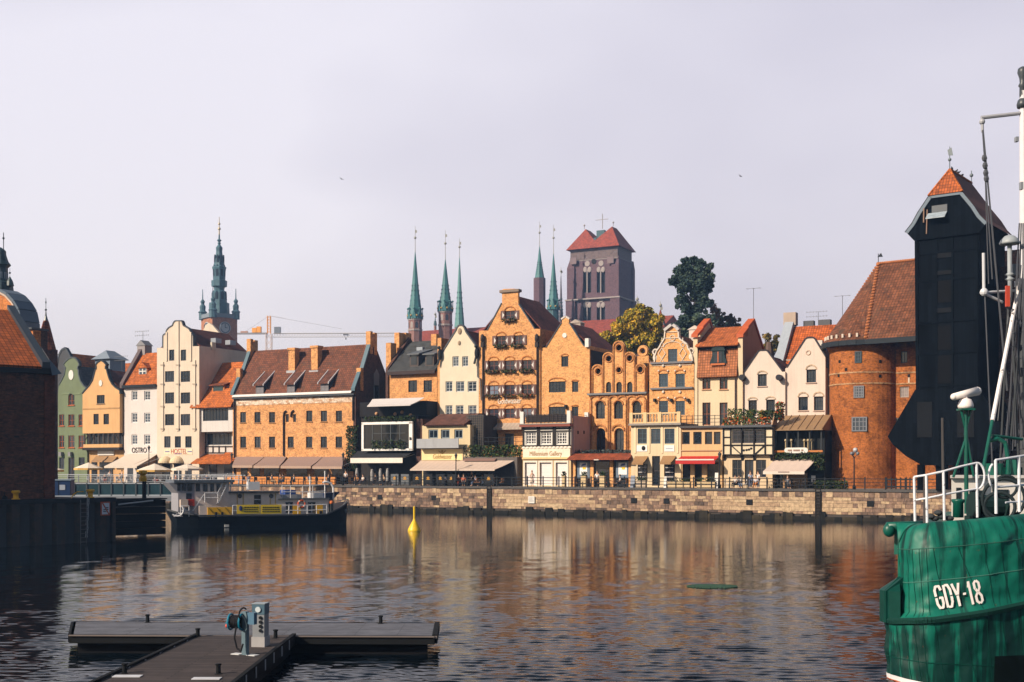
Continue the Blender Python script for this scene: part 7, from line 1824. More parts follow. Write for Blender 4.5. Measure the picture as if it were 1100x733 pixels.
# cleat posts
def cleat(label,px,py):
    u=jp(px,py);r_=thing('cleat_post',label,'mooring post',(u[0],u[1],jz),0,'jetty mooring posts')
    m=MB();m.lathe([(.09,0),(.09,.02),(.055,.03),(.05,.19),(.07,.2),(.07,.23),(.04,.24)],n=12);m.build('post',paint((.010,.011,.013),.5),r_)
for l_,px,py in (('short black mooring post at far left of the cross pontoon',158.5,668.8),('short black mooring post where walkway meets cross pontoon, left side',212.5,684.5),('short black mooring post on the walkway beside the power pedestal',296,686),('short black mooring post on right walkway edge, nearest the viewer',234.6,724.5),('short black mooring post on left walkway edge, nearest the viewer',133.8,724),('short black mooring post at right end of the cross pontoon',409,670)):cleat(l_,px,py)
# power pedestal
u=jp(280,694.5);k=u[1]/F
pd=thing('power_pedestal','pale grey marina power pedestal with row of dark sockets','pedestal',(u[0],u[1],jz),R(-8))
w_=13*k/2;H_=46*k
m=MB();m.box(-w_-.02,w_+.02,-.2,.2,0,H_*.24);m.build('plinth',paint((.36,.35,.36),.6),pd)
m=MB();m.box(-w_,w_,-.17,.17,H_*.242,H_*.76);m.build('column',paint((.22,.235,.26),.5),pd)
m=MB();m.box(-w_-.01,w_+.01,-.18,.18,H_*.762,H_);m.build('head',paint((.06,.12,.17),.5),pd);m=MB();m.box(-w_-.02,w_+.02,-.19,.19,H_,H_+.02);m.build('cap',paint((.25,.3,.34),.5),pd)
o=MB().lathe([(.01,-.02),(.07,-.02),(.07,.02),(.01,.02)],n=16).build('lens',paint((.55,.62,.66),.3),pd);o.location=(0,-.19,H_*.88);o.rotation_euler=(R(90),0,0)
for i in range(4):o=MB().lathe([(.01,-.03),(.042,-.03),(.042,.03),(.01,.03)],n=12).build('socket',BLACKM,pd);o.location=(.06,-.175,H_*(.69-i*.1));o.rotation_euler=(R(90),0,0)
# hose reel on a post
u=jp(263.5,704);k=u[1]/F
hr=thing('hose_reel','blue hose reel on a grey post standing on the jetty walkway','hose reel',(u[0],u[1],jz),R(-25))
m=MB();m.box(-.075,.075,-.05,.05,0,47*k);m.build('post',paint((.10,.155,.19),.5),hr)
m=MB();m.box(-.36,-.12,-.1,.1,.005,.025);m.box(.1,.34,-.1,.1,.005,.025);m.build('foot',paint((.62,.63,.64),.5),hr)
rc=Vector((-.17,-.1,36*k));ax=(1,.25,0)
m=MB();m.torus((rc.x-.15,rc.y-.04,rc.z),ax,.185,.026,22,8);m.torus((rc.x+.12,rc.y+.03,rc.z),ax,.185,.026,22,8)
for q in range(3):a_=q*math.pi/3;m.bar((rc.x-.15,rc.y-.04+.18*math.cos(a_),rc.z+.18*math.sin(a_)),(rc.x-.15,rc.y-.04-.18*math.cos(a_),rc.z-.18*math.sin(a_)),.03)
m.build('reel',paint((.008,.17,.27),.45),hr)
m=MB()
for i in range(7):f=i/6;m.torus((rc.x-.11+.2*f,rc.y-.04+.07*f,rc.z),ax,.135,.026,20,6)
m.path([(rc.x+.1,rc.y-.16,rc.z-.1),(rc.x+.08,rc.y-.2,rc.z-.35),(rc.x+.12,rc.y-.16,rc.z-.6),(rc.x+.22,rc.y-.14,rc.z-.68),(rc.x+.27,rc.y-.12,rc.z-.5)],.022,6);m.build('hose',paint((.02,.02,.024),.6),hr)
m=MB();m.torus((0,-.08,44*k),(1,0,0),.16,.02,14,5,0,math.pi);m.build('guide',paint((.015,.015,.018),.5),hr)
m=MB();m.ball((rc.x-.22,rc.y-.1,rc.z-.1),.045);m.build('valve',paint((.6,.06,.02),.4),hr)
m=MB();m.box(.1,.3,-.06,.06,40*k-.14,40*k+.14);m.build('junction_box',paint((.06,.14,.22),.5),hr)
# green weed mat floating mid-river
u=at(765,630.5,5*F/(630.5-HY));m=MB();r_=np.random.default_rng(4)
for _ in range(500):a_=r_.uniform(0,6.28);q=r_.uniform(0,1) **.5;m.ball((q*1.05*math.cos(a_),q*.75*math.sin(a_),.02),.07,.07,.035,5,3)
o=m.build('weed_mat',rndmat(((0,(.03,.07,.045)),(1,(.07,.13,.08))),.7,.5,9));o.location=(u.x,u.y,0);tag(o,'oval mat of green weed floating in the middle of the river','floating weed')
# ================================================================== the green ship in the right foreground
GRN=None
def ship_green():
    m,nt,N,L,b=newmat('ship_green')
    t=N.new('ShaderNodeTexCoord');uv=t.outputs['UV']
    # plates, dents, long runs of dark grime with their own shape
    f=noise(N,L,t.outputs['Object'],1.6,6,.65)
    col=mixcol(N,L,f,(.0015,.09,.066),(.004,.15,.105))
    s1=noise(N,L,mapping(N,L,uv,(2.6,.22,1)),1.7,5,.62)
    sv=N.new('ShaderNodeSeparateXYZ');L.new(uv,sv.inputs[0]);mv=N.new('ShaderNodeMapRange');L.new(sv.outputs['Y'],mv.inputs[0])
    for i_,v_ in ((1,1.1),(2,1.5),(3,.15),(4,.0)):mv.inputs[i_].default_value=v_
    ad=N.new('ShaderNodeMath');L.new(s1,ad.inputs[0]);L.new(mv.outputs[0],ad.inputs[1]);s1=ad.outputs[0]
    msk=cramp(N,L,s1,[(.52,(0,0,0)),(.63,(.9,)*3)])
    col=mixcol(N,L,msk,col,(.001,.018,.017))
    s2=noise(N,L,mapping(N,L,uv,(5,.6,1)),2.2,6,.7);msk2=cramp(N,L,s2,[(.60,(0,0,0)),(.68,(.85,)*3)])
    col=mixcol(N,L,msk2,col,(.004,.010,.010))
    s3=noise(N,L,mapping(N,L,uv,(9,.9,1)),1.6,5,.7);col=mixcol(N,L,cramp(N,L,s3,[(.60,(0,0,0)),(.66,(.8,)*3)]),col,(.004,.022,.018))
    s4=noise(N,L,mapping(N,L,uv,(3,1.6,1)),2.6,7,.75);col=mixcol(N,L,cramp(N,L,s4,[(.645,(0,0,0)),(.68,(.9,)*3)]),col,(.20,.06,.02))
    L.new(col,b.inputs['Base Color']);b.inputs['Roughness'].default_value=.5;b.inputs['Specular IOR Level'].default_value=.28
    h1=noise(N,L,t.outputs['Object'],1.15,2,.5);bump(N,L,h1,b,.8,.18)
    return m
GRN=ship_green()
GRNP=paint((.003,.09,.066),.4,var=.35);GRND=paint((.004,.045,.036),.4,var=.3);WHR=rusty((.66,.68,.74),.28,7.0,(.05,.03,.022));SHW_=rusty((.74,.70,.66),.12,3.0,(.3,.14,.07))
# plan of the stern quarter (world metres), running from behind the left edge round to the side
plan=[(12.9,37.0),(11.4,33.6),(10.1,30.85)]+[(9.95+.75*math.cos(R(t)),28.75+.75*math.sin(R(t))) for t in (160,180,200,220,240,262)]+[(10.9,27.92),(12.2,28.25),(14,29.1),(17,31),(22,34.5)]
def smooth_poly(ps,n=6):
    out=[]
    for i in range(len(ps)-1):
        p0=Vector(ps[max(i-1,0)]);p1=Vector(ps[i]);p2=Vector(ps[i+1]);p3=Vector(ps[min(i+2,len(ps)-1)])
        for k in range(n):
            t=k/n;out.append(.5*((2*p1)+(p2-p0)*t+(2*p0-5*p1+4*p2-p3)*t*t+(3*p1-p0-3*p2+p3)*t **3))
    out.append(Vector(ps[-1]));return out
PL=smooth_poly(plan)
ALEN=[0.0]
for a,b in zip(PL,PL[1:]):ALEN.append(ALEN[-1]+(b-a).length)
NRM=[]
for i in range(len(PL)):
    a,b=PL[max(i-1,0)],PL[min(i+1,len(PL)-1)];d=(b-a).normalized();NRM.append(Vector((d.y,-d.x)))
IC=30                                                        # index of the stern quarter's corner
def sheer(i,z):
    """how much the lines rise towards the right"""
    t=min(1.6,max(0,(ALEN[i]-ALEN[IC])/3.9));z=min(z,3.7)
    return t*(.60-.135*(z-1.3)) if z >1.3 else t*(-.6+1.2*max(0,(z-.2)/1.1))
def hullpt(i,z):
    """hull surface: bulwark rolled inwards at the top, step at the rubbing band, nearly upright below it"""
    off=0.0
    if z >3.0:off=-.03-.42*(1-math.sqrt(max(0,1-((z-3.0)/.68) **2)))
    else:
        st=.30*max(.15,1-max(0,ALEN[i]-ALEN[IC])/3.0)
        off=-.02*(z-1.42) if z >1.6 else (st*(1.6-z)/.2 if z >1.4 else st-(1.4-z)*.05)
    p=PL[i]+NRM[i]*off;return (p.x,p.y,z+sheer(i,z))
zs_=[-.6,-.2,.1,.4,.7,1.0,1.25,1.40]
zu_=[1.40,1.5,1.6,1.7,2.0,2.3,2.6,2.9,3.0]
zt_=[3.42,3.5,3.58,3.64,3.68]
sh=thing('green_ship','large green fishing ship with white railings and lettered stern, right foreground','ship',(PL[IC].x,PL[IC].y,0),0)
SO=Vector((PL[IC].x,PL[IC].y,0))
def sloc(p):return (p[0]-SO.x,p[1]-SO.y,p[2])
from mathutils import noise as mnoise
def fine(fi,z,push=0.0):
    i=min(int(fi),len(PL)-2);fr=fi-i;a,b=hullpt(i,z),hullpt(i+1,z);n=NRM[i].lerp(NRM[i+1],fr);s_=ALEN[i]+(ALEN[i+1]-ALEN[i])*fr
    dent=-.06*mnoise.noise(Vector((s_*2.1,z*2.2,3.1)))+.022*mnoise.noise(Vector((s_*4.2,z*4.6,9.4))) if z >-.3 else 0
    dent *= min(1,abs(z-1.45)*3);off=push+dent
    return sloc((a[0]+(b[0]-a[0])*fr+n.x*off,a[1]+(b[1]-a[1])*fr+n.y*off,a[2]+(b[2]-a[2])*fr)),s_
def strip(zlist,name,mat,i0=0,i1=None,push=0.0,smooth=True,sub=4,zstep=.08):
    m=MB();i1=len(PL)-1 if i1 is None else i1;zl=[]
    for a,b in zip(zlist,zlist[1:]):
        k=max(1,int(round((b-a)/zstep)));zl +=[a+(b-a)*j/k for j in range(k)]
    zl.append(zlist[-1]);n=len(zl);vs_=[];us=[];cnt=(i1-i0)*sub
    for q in range(cnt+1):
        for z in zl:p,s_=fine(i0+q/sub,z,push);vs_.append(p);us.append((s_,z))
    fs=[(a*n+k,(a+1)*n+k,(a+1)*n+k+1,a*n+k+1) for a in range(cnt) for k in range(n-1)]
    m.mesh(vs_,fs);o=m.build(name,mat,sh,smooth,recalc=False)
    uv=o.data.uv_layers[0].data
    for p in o.data.polygons:
        for li in p.loop_indices:uv[li].uv=us[o.data.loops[li].vertex_index]
    return o
strip(zs_,'lower_hull',GRN);strip(zu_,'upper_hull',GRN)
# rounded rolled bulwark on top
strip([3.0,3.3,3.5,3.6,3.65,3.675,3.68],'rolled_bulwark',GRN,zstep=.03)
m=MB();A_1=[(hullpt(i,3.68),NRM[i]) for i in range(len(PL))]
for (p,n0),(q,n1) in zip(A_1,A_1[1:]):m.face([sloc(p),sloc(q),sloc((q[0]-n1.x*.22,q[1]-n1.y*.2,q[2]-.06)),sloc((p[0]-n0.x*.22,p[1]-n0.y*.2,p[2]-.06))]);m.face([sloc((p[0]-n0.x*.22,p[1]-n0.y*.2,p[2]-.06)),sloc((q[0]-n1.x*.22,q[1]-n1.y*.2,q[2]-.06)),sloc((q[0]-n1.x*.24,q[1]-n1.y*.24,2.9)),sloc((p[0]-n0.x*.24,p[1]-n0.y*.24,2.9))])
m.build('bulwark_inside',GRNP,sh,recalc=False)
# rubbing band, seams, bead
def band(z,r_,name,mat,i0=0,i1=None,push=0.0):
    i1=len(PL)-1 if i1 is None else i1;m=MB()
    for q in range(i0*3,i1*3):m.tube(fine(q/3,z,push)[0],fine((q+1)/3,z,push)[0],r_,n=6)
    return m.build(name,mat,sh)
band(1.40,.085,'rubbing_band',paint((.008,.04,.033),.5));band(3.08,.012,'seam',paint((.03,.11,.085),.4));band(2.30,.013,'seam',paint((.05,.16,.13),.4));band(.55,.012,'seam',GRND)
m=MB()
for i0 in list(range(IC+1,54,4))+list(range(54,90,2)):                                     # leaning plate joints
    for zl,lean in (((1.5,3.08),.55),((.0,1.3),.5)):
        pts=[]
        for k in range(17):
            k=k/2;z=zl[1]+(zl[0]-zl[1])*k/8;pts.append(fine(min(i0+lean*k/8*(5 if i0 <54 else 2.2),len(PL)-1.01),z,.002)[0])
        MB().path(pts,.009,5).build('seam',GRND,sh)
strip([-.6,-.2,.02],'boot_stripe',paint((.45,.10,.03),.5),push=.01);strip([.02,.08,.13],'white_stripe',paint((.70,.68,.70),.5),push=.012)
# the protruding fender box at the far left below the bulwark
m=MB();i0,i1=10,IC-2
bx0=[PL[i]+NRM[i]*.40 for i in range(i0,i1)];bx1=[PL[i]-NRM[i]*.05 for i in range(i0,i1)]
for a in range(i1-i0-1):
    A_,B_,C_2,D_3=bx0[a],bx0[a+1],bx1[a+1],bx1[a];zt__=2.10
    m.face([sloc((A_.x,A_.y,1.35)),sloc((B_.x,B_.y,1.35)),sloc((B_.x,B_.y,zt__)),sloc((A_.x,A_.y,zt__))])
    m.face([sloc((A_.x,A_.y,zt__)),sloc((B_.x,B_.y,zt__)),sloc((C_2.x,C_2.y,zt__+.32)),sloc((D_3.x,D_3.y,zt__+.32))])
m.face([sloc((bx0[-1].x,bx0[-1].y,1.35)),sloc((bx0[-1].x,bx0[-1].y,zt__)),sloc((bx1[-1].x,bx1[-1].y,zt__+.32)),sloc((bx1[-1].x,bx1[-1].y,1.3))])
m.build('quarter_fender',GRND,sh,recalc=False)
# near-black strip laid over the hull, low on its right side
def find_i(px,z):
    best=None
    for i in range(IC,len(PL)):
        p=hullpt(i,z);e=abs(550+F*p[0]/p[1]-px)
        if best is None or e <best[0]:best=(e,i)
    return best[1]
ia=find_i(1066,.9);strip([-.5,.2,.70],'low_dark_strip',paint((.004,.008,.008),.5),ia,len(PL)-1,push=.02)
# stencilled letters laid on the hull
G_={'G':[((.95,.82),(.78,1),(.3,1),(.06,.82),(.06,.56)),((.06,.44),(.06,.18),(.3,0),(.75,0),(.95,.18),(.95,.46),(.55,.46))],
      'D':[((.12,0),(.12,1)),((.34,1),(.68,1),(.95,.78),(.95,.55)),((.95,.45),(.95,.22),(.68,0),(.34,0))],
      'Y':[((.02,1),(.42,.52)),((.98,1),(.58,.52)),((.5,.44),(.5,0))],'-':[((.15,.5),(.85,.5))],
      '1':[((.3,.78),(.58,1),(.58,0))],'8':[((.44,.53),(.14,.68),(.14,.9),(.44,1)),((.58,1),(.88,.9),(.88,.68),(.58,.53)),((.42,.47),(.08,.32),(.08,.1),(.42,0)),((.6,0),(.94,.1),(.94,.32),(.6,.47))]}
def hull_at_px(px,py):
    """arc position and height on the hull seen at a pixel"""
    best=None
    for i in range(IC,len(PL)-1):
        for f in (0,.25,.5,.75):
            p=PL[i].lerp(PL[i+1],f);e=abs(550+F*p.x/p.y-px)
            if best is None or e <best[0]:best=(e,ALEN[i]+(ALEN[i+1]-ALEN[i])*f,p.y)
    z=CAMZ-(py-HY)*best[2]/F;t=min(1.6,max(0,(best[1]-ALEN[IC])/3.9));return best[1],(z-t*.7755)/(1-.135*t)
def on_hull(s,z,push):
    i=max(k for k in range(len(ALEN)-1) if ALEN[k] <=s);fr=(s-ALEN[i])/(ALEN[i+1]-ALEN[i])
    a,b=hullpt(i,z),hullpt(i+1,z);n=NRM[i].lerp(NRM[i+1],fr);return sloc((a[0]+(b[0]-a[0])*fr+n.x*push,a[1]+(b[1]-a[1])*fr+n.y*push,a[2]+(b[2]-a[2])*fr))
s0,za_=hull_at_px(1004.5,653.5);s1,zb_=hull_at_px(1053,647.5);_,zc1=hull_at_px(1003,630.5);_,zc2=hull_at_px(1053,623)
wid={'G':.2,'D':.2,'Y':.2,'-':.08,'1':.13,'8':.19};x=0;m=MB()
TOT=sum(wid.values()) 
for chh in 'GDY-18':
    w_=wid[chh]/TOT*.74;gap=.26/5
    for st in G_[chh]:
        dn=[]
        for a,b in zip(st,st[1:]):
            for k in range(5):dn.append((a[0]+(b[0]-a[0])*k/4,a[1]+(b[1]-a[1])*k/4))
        pts3=[]
        for (gx,gz) in dn:
            f=x+gx*w_;s_=s0+(s1-s0)*f;zb0=za_+(zb_-za_)*f;zt0=zc1+(zc2-zc1)*f;lean=(gz-.5)*-.11
            pts3.append((s_+lean*(s1-s0),zb0+(zt0-zb0)*gz))
        hw=.027
        for (a,b) in zip(pts3,pts3[1:]):
            d=Vector((b[0]-a[0],b[1]-a[1]));
            if d.length <1e-5:continue
            n=Vector((-d.y,d.x)).normalized()*hw;e=d.normalized()*.012
            m.face([on_hull(a[0]-e.x+n.x,a[1]-e.y+n.y,.045),on_hull(b[0]+e.x+n.x,b[1]+e.y+n.y,.045),on_hull(b[0]+e.x-n.x,b[1]+e.y-n.y,.045),on_hull(a[0]-e.x-n.x,a[1]-e.y-n.y,.045)])
    x +=w_+gap
# joints between successive strokes overlap in one plane: lift every piece a hair
for q,f in enumerate(m.f):
    for vi in f:v=m.v[vi];m.v[vi]=(v[0]+.00015*(q % 29)*.75,v[1]-.00015*(q % 29)*.65,v[2])
m.build('lettering',paint((.86,.80,.78),.6),sh,recalc=False)
# deck
m=MB();m.face([sloc((p.x-NRM[i].x*.8,p.y-NRM[i].y*.8,3.0)) for i,p in enumerate(PL)]);m.build('deck',paint((.05,.09,.08),.6),sh)
m=MB();a,b=at(953,566,29.2),at(996,564,29.4);m.tube(sloc(a),sloc(b),.11,n=16);m.ball(sloc((a.x+.05,a.y,a.z-.08)),.15,.13,.17,16,10);m.build('boom_spar',GRNP,sh,True)
# things standing on the ship, placed on vertical planes a few metres inside the rail
def sp_(px,py,Y):return Vector(sloc(at(px,py,Y)))
def rail_path(tops,Y0,Y1,mids=True):
    pass
m=MB()
rY={982:28.6,996:28.9,1013.5:28.2,1049:29.6,1069.5:30.8,1094.5:32.4}
posts=[(982,512.5,560),(995,510.5,562),(1013.5,506.5,559),(1049,497.5,556)]
Yp={982:28.75,995:28.55,1013.5:28.5,1049:28.75,1069.5:28.95,1094.5:29.3,1112:29.7}
for px,t,bt in posts:m.tube(sp_(px,t,Yp[px]),sp_(px+1,bt,Yp[px]),.032,n=8)
top=[sp_(982,512.5,Yp[982]),sp_(995,510.5,Yp[995]),sp_(1013.5,506.5,Yp[1013.5]),sp_(1031,501.6,28.6),sp_(1049,497.5,Yp[1049])]
m.path(top,.027,8);m.path([sp_(982,537.6,Yp[982]),sp_(995,535.5,Yp[995]),sp_(1013.5,531.5,Yp[1013.5]),sp_(1031,528.3,28.6),sp_(1049,525.4,Yp[1049])],.024,8)
hp_=[sp_(1049,497.5,28.75)]+[sp_(1050+7.6*math.sin(t),511.5-14*math.cos(t),28.75) for t in np.linspace(.2,math.pi-.1,10)]
m.path(hp_,.026,8)
m.build('railing',WHR,sh);m=MB()
m.path([sp_(1069.5,494.5,28.95),sp_(1082,492.6,29.1),sp_(1094.5,490.6,29.3),sp_(1112,488,29.7)],.031,8);m.path([sp_(1069.5,523.5,28.95),sp_(1094.5,521.6,29.3),sp_(1112,520,29.7)],.03,8)
m.path([sp_(1080,540,29.1),sp_(1112,538,29.7)],.025,6)
for px,t,bt in ((1069.5,494.5,552),(1094.5,490.5,550),(1112,488,548)):m.tube(sp_(px,t,Yp[px]),sp_(px+.6,bt,Yp[px]),.038,n=8)
hp_=[sp_(1068.5-6.4*math.sin(t),511-13*math.cos(t),28.95) for t in np.linspace(.35,math.pi*.8,9)];m.path(hp_,.026,8)
m.build('railing',WHR,sh)
m=MB();m.tube(sp_(1012.3,449,29.0),sp_(1013.3,530,29.0),.028,.035,6);m.tube(sp_(994.2,512,28.6),sp_(994,562,28.6),.05,.05,6);m.build('whip_aerial',paint((.06,.055,.055),.5),sh)
# white deckhouse
dx=[at(1022,HY,33.5),at(1125,HY,33.6)];zt__=CAMZ-(513.8-HY)*33.5/F
m=MB();d=Vector((dx[1].x-dx[0].x,dx[1].y-dx[0].y));nb=Vector((dx[0].x+.6,dx[0].y)).normalized()*3
P4=[(dx[0].x,dx[0].y),(dx[1].x,dx[1].y),(dx[1].x+nb.x,dx[1].y+nb.y),(dx[0].x+nb.x,dx[0].y+nb.y)]
m.slab([sloc((x,y,0))[:2] for x,y in P4],2.9,zt__);dk=m.build('deckhouse',SHW_,sh)
m=MB();ctr=sum((Vector(p) for p in P4),Vector((0,0)))/4;m.slab([sloc((ctr.x+(x-ctr.x)*1.04,ctr.y+(y-ctr.y)*1.08,0))[:2] for x,y in P4],zt__,zt__+.07);m.build('deckhouse_roof',rusty((.6,.58,.56),.35,5.0,(.25,.10,.04)),dk)
def dpanel(px0,py0,px1,py1,name,mat):
    u0,u1=(px0-550)/F,(px1-550)/F;dd=d.normalized();n2=Vector((dd.y,-dd.x))*.03
    o=[]
    for u in (u0,u1):t=(u*dx[0].y-dx[0].x)/(dd.x-u*dd.y);o.append(Vector((dx[0].x+dd.x*t,dx[0].y+dd.y*t))+n2)
    zz0=CAMZ-(py1-HY)*o[0].y/F;zz1=CAMZ-(py0-HY)*o[0].y/F
    mm_=MB();b2=-n2*.8;mm_.slab([sloc((o[0].x,o[0].y,0))[:2],sloc((o[1].x,o[1].y,0))[:2],sloc((o[1].x+b2.x,o[1].y+b2.y,0))[:2],sloc((o[0].x+b2.x,o[0].y+b2.y,0))[:2]],zz0,zz1);return mm_.build(name,mat,dk)
for a in ((1027,524,1032,552),(1041,526,1047,552),(1051,527,1057,550),(1066,526,1083,552)):dpanel(*a,'door_recess',paint((.02,.03,.036),.6))
m=MB();c=at(1029.3,552,30.4);k=30.4/F;m.lathe([(5.6*k,0),(5.4*k,15*k),(7*k,17.5*k),(6.8*k,19.5*k),(4*k,19.8*k)],sloc((c.x,c.y,CAMZ-(556-HY)*k)),14);m.build('ventilator',GRNP,sh,True)
m=MB();c=at(1061.5,546,31);m.tube(sloc((c.x-.35,c.y,c.z)),sloc((c.x+.3,c.y+.2,c.z)),.33,n=14);m.tube(sloc((c.x-.42,c.y,c.z)),sloc((c.x-.36,c.y,c.z)),.42,n=14);m.tube(sloc((c.x+.3,c.y+.2,c.z)),sloc((c.x+.36,c.y+.22,c.z)),.42,n=14);m.box(*(lambda q:(q[0]-.5,q[0]+.5,q[1]-.3,q[1]+.3,3.0 ,q[2]-.2))(sloc(c)));m.build('winch',paint((.012,.03,.03),.5),sh)
m=MB();c=at(1078,536,30.2);m.torus(sloc((c.x,c.y,c.z)),(.2,1,.1),.5,.045,28,8);m.torus(sloc((c.x-.1,c.y,c.z-.2)),(.3,1,0),.36,.045,28,8);m.torus(sloc((c.x+.05,c.y,c.z+.3)),(.1,1,.2),.28,.04,28,8);m.build('rope_coil',paint((.02,.03,.035),.7),sh)
for px,py in ((1000,556),(1004,558),(1008,552),(1020,558),(1012,556)):c=sp_(px,py-1,29.5);MB().ball(c,.10,.14,.07,12,8).build('deck_fitting',paint((.04,.045,.05),.6),sh)
# radar on green post
m=MB();b=sp_(1038.2,552,33);t=sp_(1037.6,441,33);m.tube(b,t,.06,.05,10)
for e in (-1,1):m.tube(sp_(1037.6,462,33),sp_(1037.6+e*5,441,33),.035,n=6)
m.tube(sp_(1038,470,33),sp_(1024,513,33),.035,n=6);m.tube(sp_(1038,467,33),sp_(1046,512,33),.035,n=6);m.box(*(lambda q:(q.x-.19,q.x+.19,q.y-.19,q.y+.19,q.z,q.z+.05))(t));pst=m.build('radar_post',GRNP,sh)
c=sp_(1037.3,434,33);m=MB();m.lathe([(.19,-.13),(.21,-.06),(.19,.02),(.15,.12),(.05,.16),(.05,.22)],c,14);m.ball((c.x,c.y,c.z-.07),.215,.2,.07);m.build('radar_body',paint((.78,.70,.68),.35),pst,True)
m=MB();a_,b_2=sp_(1024.6,426.5,32.9),sp_(1049.8,420.3,33.2);m.tube(a_,b_2,.095,.12,12);m.ball(a_,.095);m.ball(b_2,.12);m.build('radar_scanner',paint((.80,.74,.71),.35),pst,True)
# main mast, boom, yard, stays
m=MB();m.tube(sp_(1100,300,40),sp_(1099,98,40),.14,.11,14);mst=m.build('mast',paint((.64,.62,.65),.5),sh)
m=MB();m.tube(sp_(1101,560,40),sp_(1100,300,40),.16,.14,14);m.build('mast_foot',paint((.05,.055,.06),.5),mst)
c=sp_(1098.5,98,40);m=MB();k=40/F;m.lathe([(5.6*k,-18*k),(6.2*k,-14*k),(5*k,-10*k),(3*k,-8*k),(3.4*k,-4*k),(3.2*k,4*k),(4.6*k,6*k),(3*k,9*k),(3.4*k,14*k),(5.4*k,20*k),(4.8*k,24*k),(2*k,26*k)],c,12);m.build('masthead_light',paint((.05,.06,.07),.4),mst,True)
m=MB();m.tube(sp_(1054,126.6,40),sp_(1099,121.5,40),.065,n=8);m.ball(sp_(1055,131,40),.1);m.tube(sp_(1055,127,40),sp_(1055.5,142,40),.05);m.build('upper_yard',paint((.35,.36,.4),.5),mst)
m=MB();m.tube(sp_(1053.5,314.6,38),sp_(1099,312,38.6),.045,n=8);m.tube(sp_(1056.5,272,38),sp_(1057,315,38),.05,n=8);m.tube(sp_(1058.5,316,38),sp_(1077,325,38.2),.045,n=6);m.ball(sp_(1057,314,38),.13);m.build('lower_yard',paint((.55,.56,.6),.5),mst)
c=sp_(1084.5,262,38.3);m=MB();m.tube(sp_(1085,330,38.3),c,.075,n=8);m.lathe([(.05,-.03),(.30,-.02),(.31,.03),(.26,.14),(.15,.24),(.03,.28)],c,14)
for zz in (296,301):q=sp_(1085,zz,38.3);m.lathe([(.04,-.05),(.16,.03),(.04,.1)],q,10)
m.build('dome_antenna',paint((.30,.33,.36),.5),mst,True)
m=MB();m.tube(sp_(1056.5,502,35),sp_(1066,452,35.6),.05,n=8);m.build('boom_foot',GRNP,sh)
m=MB();m.tube(sp_(1066,452,35.6),sp_(1096,300,38.5),.062,n=8)
m.build('boom',rusty((.74,.70,.70),.32,4.0,(.06,.05,.05)),sh)
for px0,py0,px1,py1 in ((1074,505,1083,330),(1094,495,1086,320),(1086,470,1099,330)):m=MB();m.tube(sp_(px0,py0,36.5),sp_(px1,py1,38.2),.03,n=6);m.build('lattice_leg',paint((.045,.05,.055),.5),mst)
m=MB()
for a,b,r_ in (((1055.5,140),(1066,300),.02),((1056,140),(1082,420),.03),((1057,150),(1062,305),.016),((1058,318),(1066,500),.022),((1082,330),(1100,470),.022),((1072,452),(1084,330),.02),((1097,300),(1078,495),.018)):m.tube(sp_(*a,38),sp_(*b,38),r_,n=5)
for px,py in ((1057.5,170),(1058.2,178),(1059,186),(1059.6,192)):m.ball(sp_(px,py,38),.09,.09,.12,6,4)
for q in range(9):
    xq=1076+q*2.9;m.tube(sp_(xq,500-q*4,37),sp_(1099-(q % 4)*2,330-(q % 3)*45,38.4),.012+.006*(q % 3),n=4)
for yq in range(345,500,14):m.tube(sp_(1086-(yq-345)*.05,yq,37.5),sp_(1103,yq-3,38),.012,n=4)
for q in range(12):c=sp_(1088+(q*7) % 13,335+q*13,37.8);m.ball(c,.07,.07,.1+.03*(q % 3),6,4)
m.build('rigging',paint((.07,.075,.09),.5),mst)
for px,py,w_,h_ in ((1090,290,6,12),(1093,305,5,6),(1086,345,3,8),(1098,265,3,5),(1092,130+20,3,5),(1097,200,2.5,8)):c=sp_(px,py,38.6);m=MB();k=38.6/F;m.box(c.x-w_*k/2,c.x+w_*k/2,c.y-.08,c.y+.08,c.z-h_*k/2,c.z+h_*k/2);m.build('lamp_box',paint((.22,.24,.27),.5),mst)
m=MB();c=sp_(1081,318,38);m.box(c.x-.06,c.x+.06,c.y-.14,c.y-.05,c.z-.35,c.z+.3);m.build('red_fitting',paint((.5,.06,.03),.5),mst)
m=MB();c=at(1076,512,35.5);m.path([sp_(1062,474,35.5),sp_(1072,471,35.5),sp_(1080,476,35.5),sp_(1083,495,35.5),sp_(1082,515,35.5)],.06,8);m.tube(sp_(1098,472,36),sp_(1066,468,35.5),.045);m.tube(sp_(1090,520,36),sp_(1090,494,36),.14,n=10);m.tube(sp_(1068,520,35.6),sp_(1068,498,35.6),.2,.26,n=10);m.build('deck_pipework',GRNP,sh)
m=MB();c=sp_(1076,520,36.5);m.box(c.x-.4,c.x+.5,c.y-.3,c.y+.3,c.z-.2,c.z+.5);m.build('winch_housing',GRND,sh)
